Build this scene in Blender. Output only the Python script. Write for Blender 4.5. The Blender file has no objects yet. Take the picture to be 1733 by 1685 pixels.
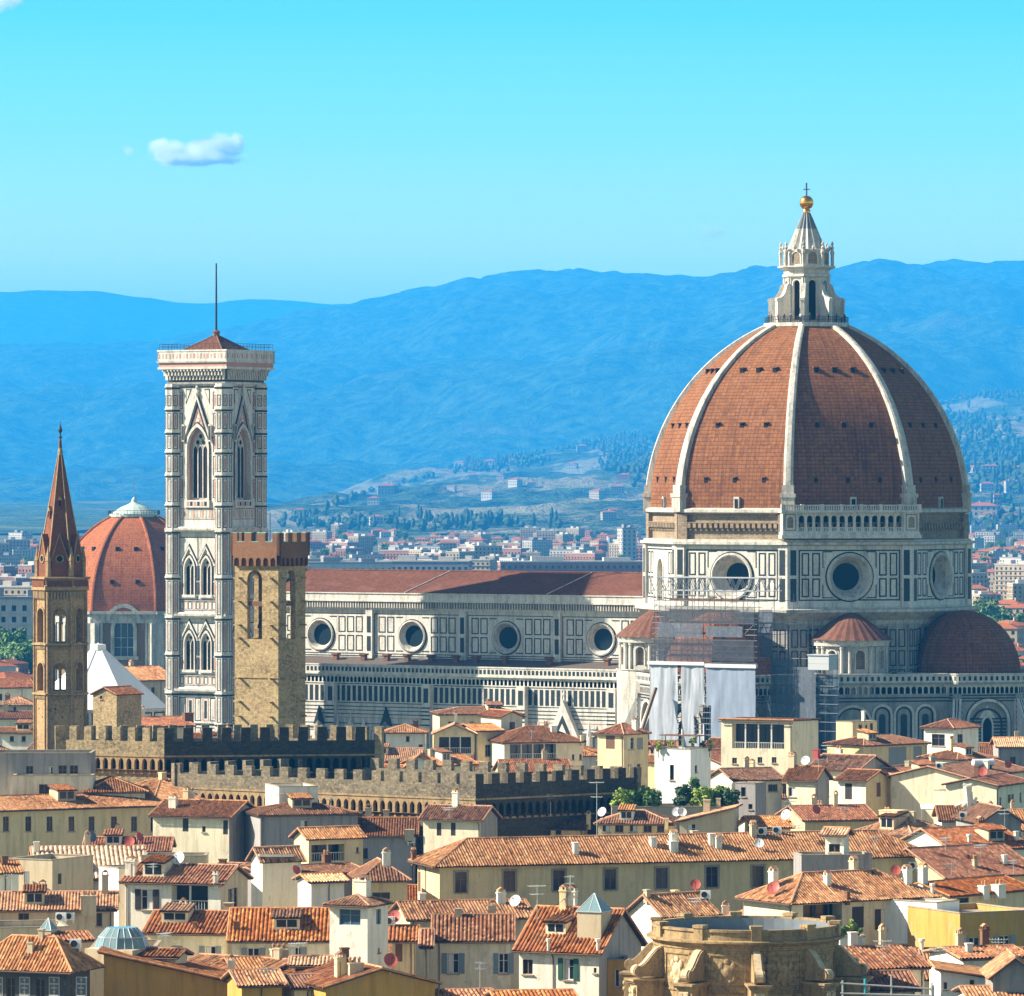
import bpy, math, random
import numpy as np
from mathutils import Vector, Matrix
R = math.radians
sin, cos, pi = math.sin, math.cos, math.pi
random.seed(11)
SC = bpy.context.scene
COL = SC.collection

# ------------------------------------------------------------------ camera
F, CX, HY, CAMZ = 9217.0, 866.5, 815.0, 60.0     # focal length in photo pixels, photo centre column, horizon row, eye height
W_, H_ = 1733, 1685
cam = bpy.data.cameras.new('camera')
cam.sensor_width = 36.0
cam.sensor_fit = 'HORIZONTAL'
cam.lens = 36.0 * F / W_
cam.shift_y = (HY - H_ / 2) / W_
cam.clip_start, cam.clip_end = 1.0, 140000.0
camo = bpy.data.objects.new('camera', cam)
camo.location = (0, 0, CAMZ)
camo.rotation_euler = (R(90), 0, 0)
COL.objects.link(camo)
SC.camera = camo

# ------------------------------------------------------------------ light
SUN_AZ, SUN_EL = 90.0, 35.0      # degrees left of the direction back to the camera, elevation
wd = bpy.data.worlds.new('World')
SC.world = wd
wd.use_nodes = True
nt = wd.node_tree
nt.nodes.clear()
sky = nt.nodes.new('ShaderNodeTexSky')
sky.sky_type = 'NISHITA'
sky.sun_disc = False
sky.sun_elevation = R(SUN_EL)
sky.sun_rotation = R(180 + SUN_AZ)
sky.altitude = 100
sky.air_density, sky.dust_density, sky.ozone_density = 1.0, 0.6, 1.5
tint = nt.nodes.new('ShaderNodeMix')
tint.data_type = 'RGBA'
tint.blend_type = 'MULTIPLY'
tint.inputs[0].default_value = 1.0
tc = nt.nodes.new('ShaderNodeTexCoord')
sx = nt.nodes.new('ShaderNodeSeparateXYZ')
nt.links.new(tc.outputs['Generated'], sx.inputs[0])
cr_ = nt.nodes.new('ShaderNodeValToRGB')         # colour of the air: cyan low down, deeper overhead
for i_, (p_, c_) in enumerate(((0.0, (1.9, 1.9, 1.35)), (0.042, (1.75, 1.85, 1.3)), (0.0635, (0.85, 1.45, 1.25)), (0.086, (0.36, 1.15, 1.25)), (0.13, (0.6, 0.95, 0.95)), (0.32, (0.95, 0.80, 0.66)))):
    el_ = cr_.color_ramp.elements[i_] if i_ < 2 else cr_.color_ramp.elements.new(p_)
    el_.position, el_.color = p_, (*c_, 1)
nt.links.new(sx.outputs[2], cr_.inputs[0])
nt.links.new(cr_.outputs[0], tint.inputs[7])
bg = nt.nodes.new('ShaderNodeBackground')
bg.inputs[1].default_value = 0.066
wo = nt.nodes.new('ShaderNodeOutputWorld')
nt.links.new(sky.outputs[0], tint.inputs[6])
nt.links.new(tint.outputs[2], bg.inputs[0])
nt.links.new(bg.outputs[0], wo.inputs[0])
sl = bpy.data.lights.new('sun', 'SUN')
sl.energy = 5.0
sl.angle = R(0.5)
sl.color = (1.0, 0.90, 0.77)
so = bpy.data.objects.new('sun', sl)
COL.objects.link(so)
so.rotation_euler = Vector((sin(R(SUN_AZ)) * cos(R(SUN_EL)), cos(R(SUN_AZ)) * cos(R(SUN_EL)), -sin(R(SUN_EL)))).to_track_quat('-Z', 'Y').to_euler()
SC.view_settings.view_transform = 'Standard'
SC.view_settings.look = 'None'
SC.view_settings.exposure = 1.38
SC.view_settings.gamma = 1.0
SC.render.engine = 'CYCLES'
SC.cycles.use_denoising = True
SC.cycles.max_bounces = 20
SC.cycles.diffuse_bounces = 3
SC.cycles.glossy_bounces = 3
SC.cycles.transparent_max_bounces = 8
SC.cycles.volume_bounces = 20
SC.cycles.sample_clamp_indirect = 5

# ------------------------------------------------------------------ helpers
def P(px, py, d):
    return Vector(((px - CX) / F * d, d, CAMZ - (py - HY) / F * d))
def PZ(px, py, z):
    return P(px, py, (CAMZ - z) * F / (py - HY))
def Y2Z(py, d):
    return CAMZ - (py - HY) / F * d

class MB:
    """collects faces and links them as ONE mesh object"""
    def __init__(s):
        s.V, s.F, s.M, s.U = [], [], [], []
    def add(s, vs, fs, m=0, uv=None):
        b = len(s.V)
        s.V += [tuple(v) for v in vs]
        for k, f in enumerate(fs):
            s.F.append(tuple(i + b for i in f))
            s.M.append(m)
            s.U.append(None if uv is None else [uv[i] for i in f])
    def box(s, x0, x1, y0, y1, z0, z1, m=0, xf=None):
        vs = [Vector((x, y, z)) for z in (z0, z1) for y in (y0, y1) for x in (x0, x1)]
        if xf: vs = [xf @ v for v in vs]
        s.add(vs, [(0, 2, 3, 1), (4, 5, 7, 6), (0, 1, 5, 4), (2, 6, 7, 3), (0, 4, 6, 2), (1, 3, 7, 5)], m)
    def poly(s, pts, m=0, uv=None):
        s.add(pts, [tuple(range(len(pts)))], m, uv)
    def prism(s, bot, top, m=0, cap=True):
        n = len(bot)
        fs = [(i, (i + 1) % n, n + (i + 1) % n, n + i) for i in range(n)]
        if cap: fs += [tuple(range(n - 1, -1, -1)), tuple(range(n, 2 * n))]
        s.add(list(bot) + list(top), fs, m)
    def lathe(s, prof, n=16, c=(0, 0), m=0, a0=0.0, a1=2 * pi, sx=1, cap=False):
        """prof = [(r, z)], bottom to top; angle 0 faces -y and runs towards +x"""
        full = abs(a1 - a0 - 2 * pi) < 1e-6
        k = n if full else n + 1
        vs = []
        for r, z in prof:
            for i in range(k):
                a = a0 + (a1 - a0) * i / n
                vs.append((c[0] + r * sin(a) * sx, c[1] - r * cos(a), z))
        fs = []
        for j in range(len(prof) - 1):
            for i in range(n):
                i2 = (i + 1) % k if full else i + 1
                fs.append((j * k + i, j * k + i2, (j + 1) * k + i2, (j + 1) * k + i))
        if cap:
            fs.append(tuple(range((len(prof) - 1) * k, len(prof) * k)))
        s.add(vs, fs, m)
    def tube(s, p, q, r, n=5, m=0, r2=None):
        p, q = Vector(p), Vector(q)
        d = (q - p).normalized()
        t = d.orthogonal().normalized()
        b = d.cross(t)
        r2 = r if r2 is None else r2
        vs = [p + (t * cos(2 * pi * i / n) + b * sin(2 * pi * i / n)) * r for i in range(n)] + \
             [q + (t * cos(2 * pi * i / n) + b * sin(2 * pi * i / n)) * r2 for i in range(n)]
        fs = [(i, (i + 1) % n, n + (i + 1) % n, n + i) for i in range(n)] + [tuple(range(n - 1, -1, -1)), tuple(range(n, 2 * n))]
        s.add(vs, fs, m)
    def build(s, name, mats, parent=None, smooth=False):
        me = bpy.data.meshes.new(name)
        me.from_pydata(s.V, [], s.F)
        if not isinstance(mats, (list, tuple)): mats = [mats]
        for m in mats: me.materials.append(m)
        np_ = len(me.polygons)
        if np_ and len(s.M) == np_:
            me.polygons.foreach_set('material_index', s.M)
        if smooth: me.polygons.foreach_set('use_smooth', [True] * np_)
        uvl = me.uv_layers.new(name='UVMap')
        nl = len(me.loops)
        co = np.zeros(len(me.vertices) * 3); me.vertices.foreach_get('co', co); co = co.reshape(-1, 3)
        no = np.zeros(np_ * 3); me.polygons.foreach_get('normal', no); no = no.reshape(-1, 3)
        li = np.zeros(nl, dtype=np.int32); me.loops.foreach_get('vertex_index', li)
        tot = np.zeros(np_, dtype=np.int32); me.polygons.foreach_get('loop_total', tot)
        lp = np.repeat(np.arange(np_), tot)
        t = np.stack([-no[:, 1], no[:, 0], np.zeros(np_)], 1)
        L = np.linalg.norm(t, axis=1)
        flat = L < 1e-3
        t[flat] = (1, 0, 0); L[flat] = 1
        t /= L[:, None]
        b = np.cross(no, t)
        p = co[li]
        uv = np.stack([(p * t[lp]).sum(1), (p * b[lp]).sum(1)], 1)
        st = np.concatenate([[0], np.cumsum(tot)])
        for k, u in enumerate(s.U):
            if u is not None:
                uv[st[k]:st[k + 1]] = u
        uvl.data.foreach_set('uv', uv.ravel())
        o = bpy.data.objects.new(name, me)
        COL.objects.link(o)
        if parent: o.parent = parent
        return o

def tag(o, label=None, cat=None, group=None, kind=None):
    if label: o['label'] = label
    if cat: o['category'] = cat
    if group: o['group'] = group
    if kind: o['kind'] = kind
    return o
def thing(name, label, cat, loc=(0, 0, 0), rz=0.0, group=None):
    o = bpy.data.objects.new(name, None)
    o.empty_display_size = 0.5
    COL.objects.link(o)
    o.location = loc
    o.rotation_euler = (0, 0, rz)
    return tag(o, label, cat, group)
def copy_tree(o, parent=None):
    c = o.copy()
    COL.objects.link(c)
    if parent: c.parent = parent
    for ch in list(KIDS.get(o.name, [])) or [x for x in o.children]:
        copy_tree(ch, c)
    return c
KIDS = {}

class PL:
    """a vertical working plane: a runs along it, z up, o outwards"""
    def __init__(s, O, ex, n):
        s.O, s.ex, s.n = Vector(O), Vector(ex).normalized(), Vector(n).normalized()
    def pt(s, a, z, o=0.0):
        return s.O + s.ex * a + Vector((0, 0, z)) + s.n * o
    def slab(s, mb, a0, a1, z0, z1, o0, o1, m=0):
        vs = [s.pt(a, z, o) for o in (o0, o1) for z in (z0, z1) for a in (a0, a1)]
        mb.add(vs, [(4, 5, 7, 6), (0, 4, 6, 2), (1, 3, 7, 5), (2, 6, 7, 3), (0, 1, 5, 4), (0, 2, 3, 1)], m)
    def frame(s, mb, a0, a1, z0, z1, w, o, m=1):
        s.slab(mb, a0, a1, z0, z0 + w, 0, o, m)
        s.slab(mb, a0, a1, z1 - w, z1, 0, o, m)
        s.slab(mb, a0, a0 + w, z0 + w, z1 - w, 0, o, m)
        s.slab(mb, a1 - w, a1, z0 + w, z1 - w, 0, o, m)
    def ext(s, mb, pts, o0, o1, m=0):
        """extrude a closed outline [(a, z)] (counter-clockwise seen from outside)"""
        mb.prism([s.pt(a, z, o0) for a, z in pts], [s.pt(a, z, o1) for a, z in pts], m)
    def rev(s, mb, ca, cz, prof, n=28, m=0):
        vs = [s.pt(ca + r * sin(2 * pi * i / n), cz + r * cos(2 * pi * i / n), o) for r, o in prof for i in range(n)]
        fs = [(j * n + i, (j + 1) * n + i, (j + 1) * n + (i + 1) % n, j * n + (i + 1) % n) for j in range(len(prof) - 1) for i in range(n)]
        mb.add(vs, fs, m)
    def disc(s, mb, ca, cz, r, o, n=28, m=0):
        mb.poly([s.pt(ca - r * sin(2 * pi * i / n), cz + r * cos(2 * pi * i / n), o) for i in range(n)], m)
    def hole(s, mb, a0, a1, z0, z1, pts, depth, m=0, mr=None, mp=None, ctr=None):
        """rectangle with a star-shaped hole, its reveal and (if mp is given) a back panel"""
        n = len(pts)
        ca, cz = ctr or (sum(p[0] for p in pts) / n, sum(p[1] for p in pts) / n)
        def outp(p):
            da, dz = p[0] - ca, p[1] - cz
            ta = ((a1 if da > 0 else a0) - ca) / da if abs(da) > 1e-9 else 1e9
            tz = ((z1 if dz > 0 else z0) - cz) / dz if abs(dz) > 1e-9 else 1e9
            t = min(ta, tz)
            return (ca + da * t, cz + dz * t)
        corners = [(a0, z0), (a1, z0), (a1, z1), (a0, z1)]
        def ang(p): return math.atan2(p[1] - cz, p[0] - ca)
        for i in range(n):
            p, q = pts[i], pts[(i + 1) % n]
            g0, g1 = ang(p), ang(q)
            dg = (g1 - g0) % (2 * pi)
            if dg > pi:
                continue
            cs = sorted(((ang(c) - g0) % (2 * pi), c) for c in corners if 1e-6 < (ang(c) - g0) % (2 * pi) < dg - 1e-6)
            ring = [p, outp(p)] + [c for _, c in cs] + [outp(q), q]
            mb.poly([s.pt(a, z, 0) for a, z in ring], m)
            mb.poly([s.pt(q[0], q[1], 0), s.pt(q[0], q[1], -depth), s.pt(p[0], p[1], -depth), s.pt(p[0], p[1], 0)], m if mr is None else mr)
        if mp is not None:
            mb.poly([s.pt(a, z, -depth) for a, z in pts], mp)

def arch(ca, z0, zs, hw, pointed=True, k=1.0, n=6):
    """opening outline, counter-clockwise: sill z0, spring zs, half width hw"""
    pts = [(ca - hw, z0), (ca + hw, z0)]
    if pointed:
        r = 2 * hw * k
        h = math.acos((r - hw) / r)
        right = [(ca + hw - r + r * cos(h * i / n), zs + r * sin(h * i / n)) for i in range(n + 1)]
        left = [(2 * ca - a, z) for a, z in reversed(right[:-1])]
        return pts + right + left
    return pts + [(ca + hw * cos(pi * i / (2 * n)), zs + hw * sin(pi * i / (2 * n))) for i in range(2 * n + 1)]
def arch_band(pl, mb, ca, z0, zs, hw, w, o0, o1, m=0, pointed=True, k=1.0, n=6):
    """the moulding round an arch"""
    ins, out = arch(ca, z0, zs, hw, pointed, k, n), arch(ca, z0, zs, hw + w, pointed, k, n)
    q = len(ins)
    for i in range(1, q):
        j = (i + 1) % q
        c = [ins[i], out[i], out[j], ins[j]]
        mb.prism([pl.pt(a, z, o0) for a, z in c], [pl.pt(a, z, o1) for a, z in c], m)

# ------------------------------------------------------------------ materials
MATS = {}
def newmat(name):
    m = bpy.data.materials.new(name)
    m.use_nodes = True
    return m, m.node_tree, m.node_tree.nodes['Principled BSDF']
def N(t, kind, **kw):
    n = t.nodes.new(kind)
    for k, v in kw.items():
        setattr(n, k, v)
    return n
def mixc(t, fac, a, b, mode='MIX'):
    n = N(t, 'ShaderNodeMix', data_type='RGBA', blend_type=mode)
    for sock, v in ((n.inputs[0], fac), (n.inputs[6], a), (n.inputs[7], b)):
        if isinstance(v, (int, float)): sock.default_value = v
        elif isinstance(v, tuple): sock.default_value = (*v, 1) if len(v) == 3 else v
        else: t.links.new(v, sock)
    return n.outputs[2]
def ramp(t, src, stops, interp='LINEAR'):
    r = N(t, 'ShaderNodeValToRGB')
    r.color_ramp.interpolation = interp
    e = r.color_ramp.elements
    while len(e) < len(stops): e.new(0.5)
    for el, (p, c) in zip(e, stops):
        el.position = p
        el.color = (*c, 1) if isinstance(c, tuple) else (c, c, c, 1)
    t.links.new(src, r.inputs[0])
    return r.outputs[0]
def noise(t, vec, scale, detail=4, rough=0.6, dim='3D'):
    n = N(t, 'ShaderNodeTexNoise', noise_dimensions=dim)
    n.inputs['Scale'].default_value = scale
    n.inputs['Detail'].default_value = detail
    n.inputs['Roughness'].default_value = rough
    if vec is not None: t.links.new(vec, n.inputs['Vector'])
    return n.outputs['Fac']
def mapping(t, vec, scale=(1, 1, 1), loc=(0, 0, 0)):
    n = N(t, 'ShaderNodeMapping')
    n.inputs['Scale'].default_value = scale
    n.inputs['Location'].default_value = loc
    t.links.new(vec, n.inputs['Vector'])
    return n.outputs[0]
def bump(t, b, h, strength, dist=0.05):
    n = N(t, 'ShaderNodeBump')
    n.inputs['Strength'].default_value = strength
    n.inputs['Distance'].default_value = dist
    t.links.new(h, n.inputs['Height'])
    t.links.new(n.outputs[0], b.inputs['Normal'])
def geo_pos(t): return N(t, 'ShaderNodeNewGeometry').outputs['Position']
def uvm(t): return N(t, 'ShaderNodeUVMap', uv_map='UVMap').outputs[0]

def plain(name, c, rough=0.6, metal=0.0, spec=0.3, var=0.0):
    m, t, b = newmat(name)
    b.inputs['Base Color'].default_value = (*c, 1)
    b.inputs['Roughness'].default_value = rough
    b.inputs['Metallic'].default_value = metal
    b.inputs['Specular IOR Level'].default_value = spec
    if var:
        f = noise(t, geo_pos(t), 1.3, 5)
        t.links.new(mixc(t, f, tuple(x * (1 - var) for x in c), tuple(min(1, x * (1 + var)) for x in c)), b.inputs['Base Color'])
    return m
def stucco(name, c, dirt=0.35, streak=0.8):
    """painted render with streaks, patches and grime"""
    m, t, b = newmat(name)
    g = geo_pos(t)
    big = noise(t, g, 0.35, 5, 0.6)
    st = noise(t, mapping(t, g, (1.6, 1.6, 0.16)), 1.0, 5, 0.65)
    fine = noise(t, g, 5.0, 4, 0.7)
    oi = N(t, 'ShaderNodeObjectInfo').outputs['Random']
    dk = tuple(x * (1 - dirt) * k for x, k in zip(c, (0.97, 0.93, 0.88)))
    lt = tuple(min(0.9, x * 1.12) for x in c)
    c1 = mixc(t, ramp(t, big, [(0.36, 0.0), (0.66, 1.0)]), c, lt)
    c2 = mixc(t, ramp(t, st, [(0.48, 0.0), (0.75, streak)]), c1, dk)
    c3 = mixc(t, ramp(t, fine, [(0.4, 0.16), (0.62, 0.0)]), c2, dk)
    pt = noise(t, mapping(t, g, (1, 1, 0.7), (31, 7, 3)), 0.55, 6, 0.68)
    c3 = mixc(t, ramp(t, pt, [(0.59, 0.0), (0.63, 0.38)]), c3, (0.36, 0.32, 0.26))
    c4 = mixc(t, ramp(t, oi, [(0.0, 0.18), (0.6, 0.0)]), c3, dk)
    t.links.new(c4, b.inputs['Base Color'])
    b.inputs['Roughness'].default_value = 0.9
    b.inputs['Specular IOR Level'].default_value = 0.15
    bump(t, b, fine, 0.25, 0.03)
    return m
def tiles(name, cols, course=0.42, rib=0.34, stain=0.4, stainc=(0.06, 0.05, 0.035), vary=True, lines=0.0):
    """every clay tile its own tint, with lichen patches"""
    m, t, b = newmat(name)
    u = uvm(t)
    cell = N(t, 'ShaderNodeVectorMath', operation='FLOOR')
    t.links.new(mapping(t, u, (1 / rib, 1 / course, 1), (0.5, 0, 0)), cell.inputs[0])
    wn = N(t, 'ShaderNodeTexWhiteNoise', noise_dimensions='3D')
    oi = N(t, 'ShaderNodeObjectInfo').outputs['Random']
    cmb = N(t, 'ShaderNodeVectorMath', operation='ADD')
    t.links.new(cell.outputs[0], cmb.inputs[0])
    t.links.new(oi, cmb.inputs[1])
    t.links.new(cmb.outputs[0], wn.inputs['Vector'])
    k = len(cols)
    base = ramp(t, wn.outputs['Value'], [(i / max(1, k - 1), c) for i, c in enumerate(cols)])
    g = geo_pos(t)
    lich = noise(t, g, 0.6, 6, 0.7)
    big = noise(t, g, 0.12, 3, 0.5)
    c1 = mixc(t, ramp(t, lich, [(0.5, 0.0), (0.72, stain)]), base, stainc)
    c2 = mixc(t, ramp(t, big, [(0.4, 0.0), (0.6, 0.25)]), c1, tuple(min(1, x * 1.25) for x in cols[k // 2]))
    pat = noise(t, mapping(t, g, (1, 1, 1), (13, 5, 9)), 0.28, 3, 0.5)
    c2 = mixc(t, ramp(t, pat, [(0.60, 0.0), (0.62, 0.45)]), c2, tuple(min(1, x * 1.3 + 0.03) for x in cols[-1]))
    dkn = noise(t, g, 2.2, 3, 0.6)
    c2 = mixc(t, ramp(t, dkn, [(0.52, 0.0), (0.66, 0.55)]), c2, (0.05, 0.03, 0.02))
    hs = N(t, 'ShaderNodeHueSaturation')
    mr1 = N(t, 'ShaderNodeMapRange'); t.links.new(oi, mr1.inputs[0]); mr1.inputs[3].default_value = 0.78; mr1.inputs[4].default_value = 1.28
    ml = N(t, 'ShaderNodeMath', operation='FRACT'); ml2 = N(t, 'ShaderNodeMath', operation='MULTIPLY'); t.links.new(oi, ml2.inputs[0]); ml2.inputs[1].default_value = 7.31; t.links.new(ml2.outputs[0], ml.inputs[0])
    mr2 = N(t, 'ShaderNodeMapRange'); t.links.new(ml.outputs[0], mr2.inputs[0]); mr2.inputs[3].default_value = 0.90; mr2.inputs[4].default_value = 1.12
    t.links.new(mr1.outputs[0], hs.inputs['Value']); t.links.new(mr2.outputs[0], hs.inputs['Saturation']); t.links.new(c2, hs.inputs['Color'])
    c3 = hs.outputs[0] if vary else c2
    if lines:
        sk = noise(t, mapping(t, u, (0.9, 0.045, 1)), 1.0, 5, 0.7)
        c3 = mixc(t, ramp(t, sk, [(0.52, 0.0), (0.7, 0.65)]), c3, tuple(x * 0.4 for x in cols[0]))
        fr0 = N(t, 'ShaderNodeVectorMath', operation='FRACTION')
        t.links.new(mapping(t, u, (1 / rib, 1 / course, 1), (0.5, 0, 0)), fr0.inputs[0])
        s0 = N(t, 'ShaderNodeSeparateXYZ'); t.links.new(fr0.outputs[0], s0.inputs[0])
        c3 = mixc(t, ramp(t, s0.outputs[1], [(0.0, lines), (0.16, lines), (0.26, 0.0)]), c3, tuple(x * 0.35 for x in cols[0]))
        c3 = mixc(t, ramp(t, s0.outputs[0], [(0.0, lines * 0.7), (0.12, lines * 0.7), (0.2, 0.0)]), c3, tuple(x * 0.35 for x in cols[0]))
    t.links.new(c3, b.inputs['Base Color'])
    b.inputs['Roughness'].default_value = 0.85
    b.inputs['Specular IOR Level'].default_value = 0.2
    fr = N(t, 'ShaderNodeVectorMath', operation='FRACTION')
    t.links.new(mapping(t, u, (1, 1 / course, 1)), fr.inputs[0])
    sp = N(t, 'ShaderNodeSeparateXYZ')
    t.links.new(fr.outputs[0], sp.inputs[0])
    bump(t, b, sp.outputs[1], 0.6, 0.05)
    return m
def masonry(name, c1, c2, mortar, bw=0.6, bh=0.28, rough=0.95, msize=0.02, blot=0.5, blotc=(0.05, 0.045, 0.035)):
    m, t, b = newmat(name)
    u = uvm(t)
    br = N(t, 'ShaderNodeTexBrick')
    br.inputs['Color1'].default_value = (*c1, 1)
    br.inputs['Color2'].default_value = (*c2, 1)
    br.inputs['Mortar'].default_value = (*mortar, 1)
    br.inputs['Scale'].default_value = 1.0
    br.inputs['Mortar Size'].default_value = msize
    br.inputs['Brick Width'].default_value = bw
    br.inputs['Row Height'].default_value = bh
    wob = N(t, 'ShaderNodeTexNoise')
    wob.inputs['Scale'].default_value = 1.5
    g = geo_pos(t)
    t.links.new(g, wob.inputs['Vector'])
    sub = N(t, 'ShaderNodeVectorMath', operation='MULTIPLY_ADD')
    t.links.new(wob.outputs['Color'], sub.inputs[0])
    sub.inputs[1].default_value = (0.12, 0.12, 0)
    t.links.new(u, sub.inputs[2])
    t.links.new(sub.outputs[0], br.inputs['Vector'])
    n1 = noise(t, g, 2.6, 5, 0.7)
    n2 = noise(t, g, 0.25, 4, 0.6)
    a = mixc(t, ramp(t, n1, [(0.38, blot), (0.56, 0.0)]), br.outputs['Color'], blotc)
    a = mixc(t, ramp(t, n2, [(0.4, 0.0), (0.65, 0.3)]), a, tuple(min(1, x * 1.35) for x in c1))
    t.links.new(a, b.inputs['Base Color'])
    b.inputs['Roughness'].default_value = rough
    b.inputs['Specular IOR Level'].default_value = 0.15
    bump(t, b, n1, 0.6, 0.08)
    return m
def marble(name, c, grime=(0.16, 0.14, 0.11), amt=0.5):
    m, t, b = newmat(name)
    g = geo_pos(t)
    st = noise(t, mapping(t, g, (1.2, 1.2, 0.22)), 0.8, 6, 0.7)
    blk = noise(t, g, 0.7, 5, 0.7)
    a = mixc(t, ramp(t, st, [(0.46, 0.0), (0.74, amt)]), c, grime)
    a = mixc(t, ramp(t, blk, [(0.5, 0.0), (0.8, amt * 0.6)]), a, tuple(x * 0.6 for x in c))
    fn = noise(t, g, 3.2, 5, 0.75)
    a = mixc(t, ramp(t, fn, [(0.50, 0.0), (0.68, amt * 0.7)]), a, tuple(x * 0.8 for x in grime))
    t.links.new(a, b.inputs['Base Color'])
    b.inputs['Roughness'].default_value = 0.7
    b.inputs['Specular IOR Level'].default_value = 0.25
    return m
def glass(name, c=(0.012, 0.017, 0.024), rough=0.12):
    return plain(name, c, rough, 0, 0.5)

M = MATS
M['white_marble'] = marble('white_marble', (0.66, 0.62, 0.54), (0.11, 0.105, 0.09), amt=0.7)
M['weathered_marble'] = marble('weathered_marble', (0.56, 0.525, 0.45), (0.10, 0.095, 0.08), amt=0.85)
M['shade_marble'] = marble('shade_marble', (0.36, 0.34, 0.30), (0.10, 0.10, 0.095), 0.8)  # marble darkened so the apse side's shade sits in the colour
M['oculus_glass'] = plain('oculus_glass', (0.008, 0.018, 0.026), 0.45, 0, 0.12)
M['green_marble'] = plain('green_marble', (0.018, 0.026, 0.026), 0.5, 0, 0.3, 0.35)
M['pink_marble'] = marble('pink_marble', (0.50, 0.27, 0.21), amt=0.3)
M['lead_grey'] = plain('lead_grey', (0.17, 0.19, 0.20), 0.6, 0, 0.3, 0.3)
M['gold'] = plain('gold', (0.85, 0.42, 0.07), 0.28, 1.0)
M['iron'] = plain('iron', (0.03, 0.03, 0.032), 0.6)
M['verdigris'] = plain('verdigris', (0.20, 0.42, 0.38), 0.6, 0, 0.3, 0.3)
M['dark_glass'] = glass('dark_glass')
M['blue_glass'] = glass('blue_glass', (0.05, 0.10, 0.15), 0.08)
M['dark_inside'] = plain('dark_inside', (0.012, 0.011, 0.010), 0.9)
M['dome_tile'] = tiles('dome_tile', [(0.17, 0.062, 0.021), (0.235, 0.089, 0.029), (0.265, 0.106, 0.036), (0.205, 0.075, 0.025)], 0.72, 0.8, 0.5, (0.06, 0.03, 0.014), False, 0.6)
M['far_tile'] = tiles('far_tile', [(0.30, 0.09, 0.032), (0.39, 0.125, 0.045), (0.34, 0.105, 0.037)], 0.7, 0.7, 0.3, (0.16, 0.07, 0.035), False, 0.4)
M['nave_tile'] = tiles('nave_tile', [(0.085, 0.032, 0.017), (0.15, 0.055, 0.028), (0.12, 0.042, 0.022)], 0.6, 0.5, 0.4, (0.05, 0.028, 0.018), False)
M['apse_tile'] = tiles('apse_tile', [(0.16, 0.056, 0.022), (0.25, 0.09, 0.036), (0.20, 0.07, 0.028)], 0.6, 0.6, 0.5, (0.05, 0.03, 0.02), False, 0.5)
M['raw_stone'] = masonry('raw_stone', (0.34, 0.26, 0.17), (0.24, 0.18, 0.115), (0.13, 0.10, 0.07), 0.9, 0.3)
M['tan_stone'] = masonry('tan_stone', (0.48, 0.36, 0.19), (0.30, 0.215, 0.11), (0.26, 0.19, 0.10), 0.5, 0.24, blot=0.7, blotc=(0.10, 0.065, 0.03))
M['dark_stone'] = masonry('dark_stone', (0.30, 0.245, 0.155), (0.14, 0.112, 0.072), (0.15, 0.12, 0.08), 0.5, 0.26, blot=0.8)
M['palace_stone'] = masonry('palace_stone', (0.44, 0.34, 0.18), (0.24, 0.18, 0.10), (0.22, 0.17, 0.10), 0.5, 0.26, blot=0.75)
M['shaded_stone'] = masonry('shaded_stone', (0.085, 0.07, 0.045), (0.045, 0.037, 0.026), (0.06, 0.048, 0.032), 0.5, 0.26, blot=0.6, blotc=(0.02, 0.018, 0.015))  # right-hand palace walls: their shade is painted into the stone
M['red_brick'] = masonry('red_brick', (0.24, 0.11, 0.055), (0.175, 0.078, 0.038), (0.17, 0.105, 0.062), 0.32, 0.1, blot=0.4)
M['brown_brick'] = masonry('brown_brick', (0.46, 0.30, 0.145), (0.33, 0.205, 0.10), (0.32, 0.22, 0.12), 0.4, 0.16, blot=0.6, blotc=(0.12, 0.07, 0.04))
M['spire_brick'] = masonry('spire_brick', (0.24, 0.085, 0.042), (0.18, 0.062, 0.032), (0.14, 0.06, 0.035), 0.4, 0.16, blot=0.5)
M['carved_stone'] = marble('carved_stone', (0.40, 0.275, 0.13), (0.09, 0.06, 0.035), 0.95)
M['carved_block'] = masonry('carved_block', (0.40, 0.28, 0.135), (0.32, 0.22, 0.105), (0.12, 0.08, 0.045), 1.3, 0.62, msize=0.018, blot=0.8, blotc=(0.10, 0.065, 0.035))
M['steel'] = plain('steel', (0.11, 0.125, 0.14), 0.5, 0.3)
M['tarp'] = stucco('tarp', (0.40, 0.43, 0.48), 0.4, 0.7)
M['plank'] = plain('plank', (0.16, 0.09, 0.055), 0.9, 0, 0.1, 0.3)

# ------------------------------------------------------------------ ground, hills, haze, cloud
from mathutils import noise as mn
def interp(tab, x):
    if x <= tab[0][0]: return tab[0][1]
    for (x0, y0), (x1, y1) in zip(tab, tab[1:]):
        if x <= x1:
            k = (x - x0) / (x1 - x0)
            k2 = k * k * (3 - 2 * k)
            return y0 + (y1 - y0) * (0.5 * k + 0.5 * k2)
    return tab[-1][1]

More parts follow.
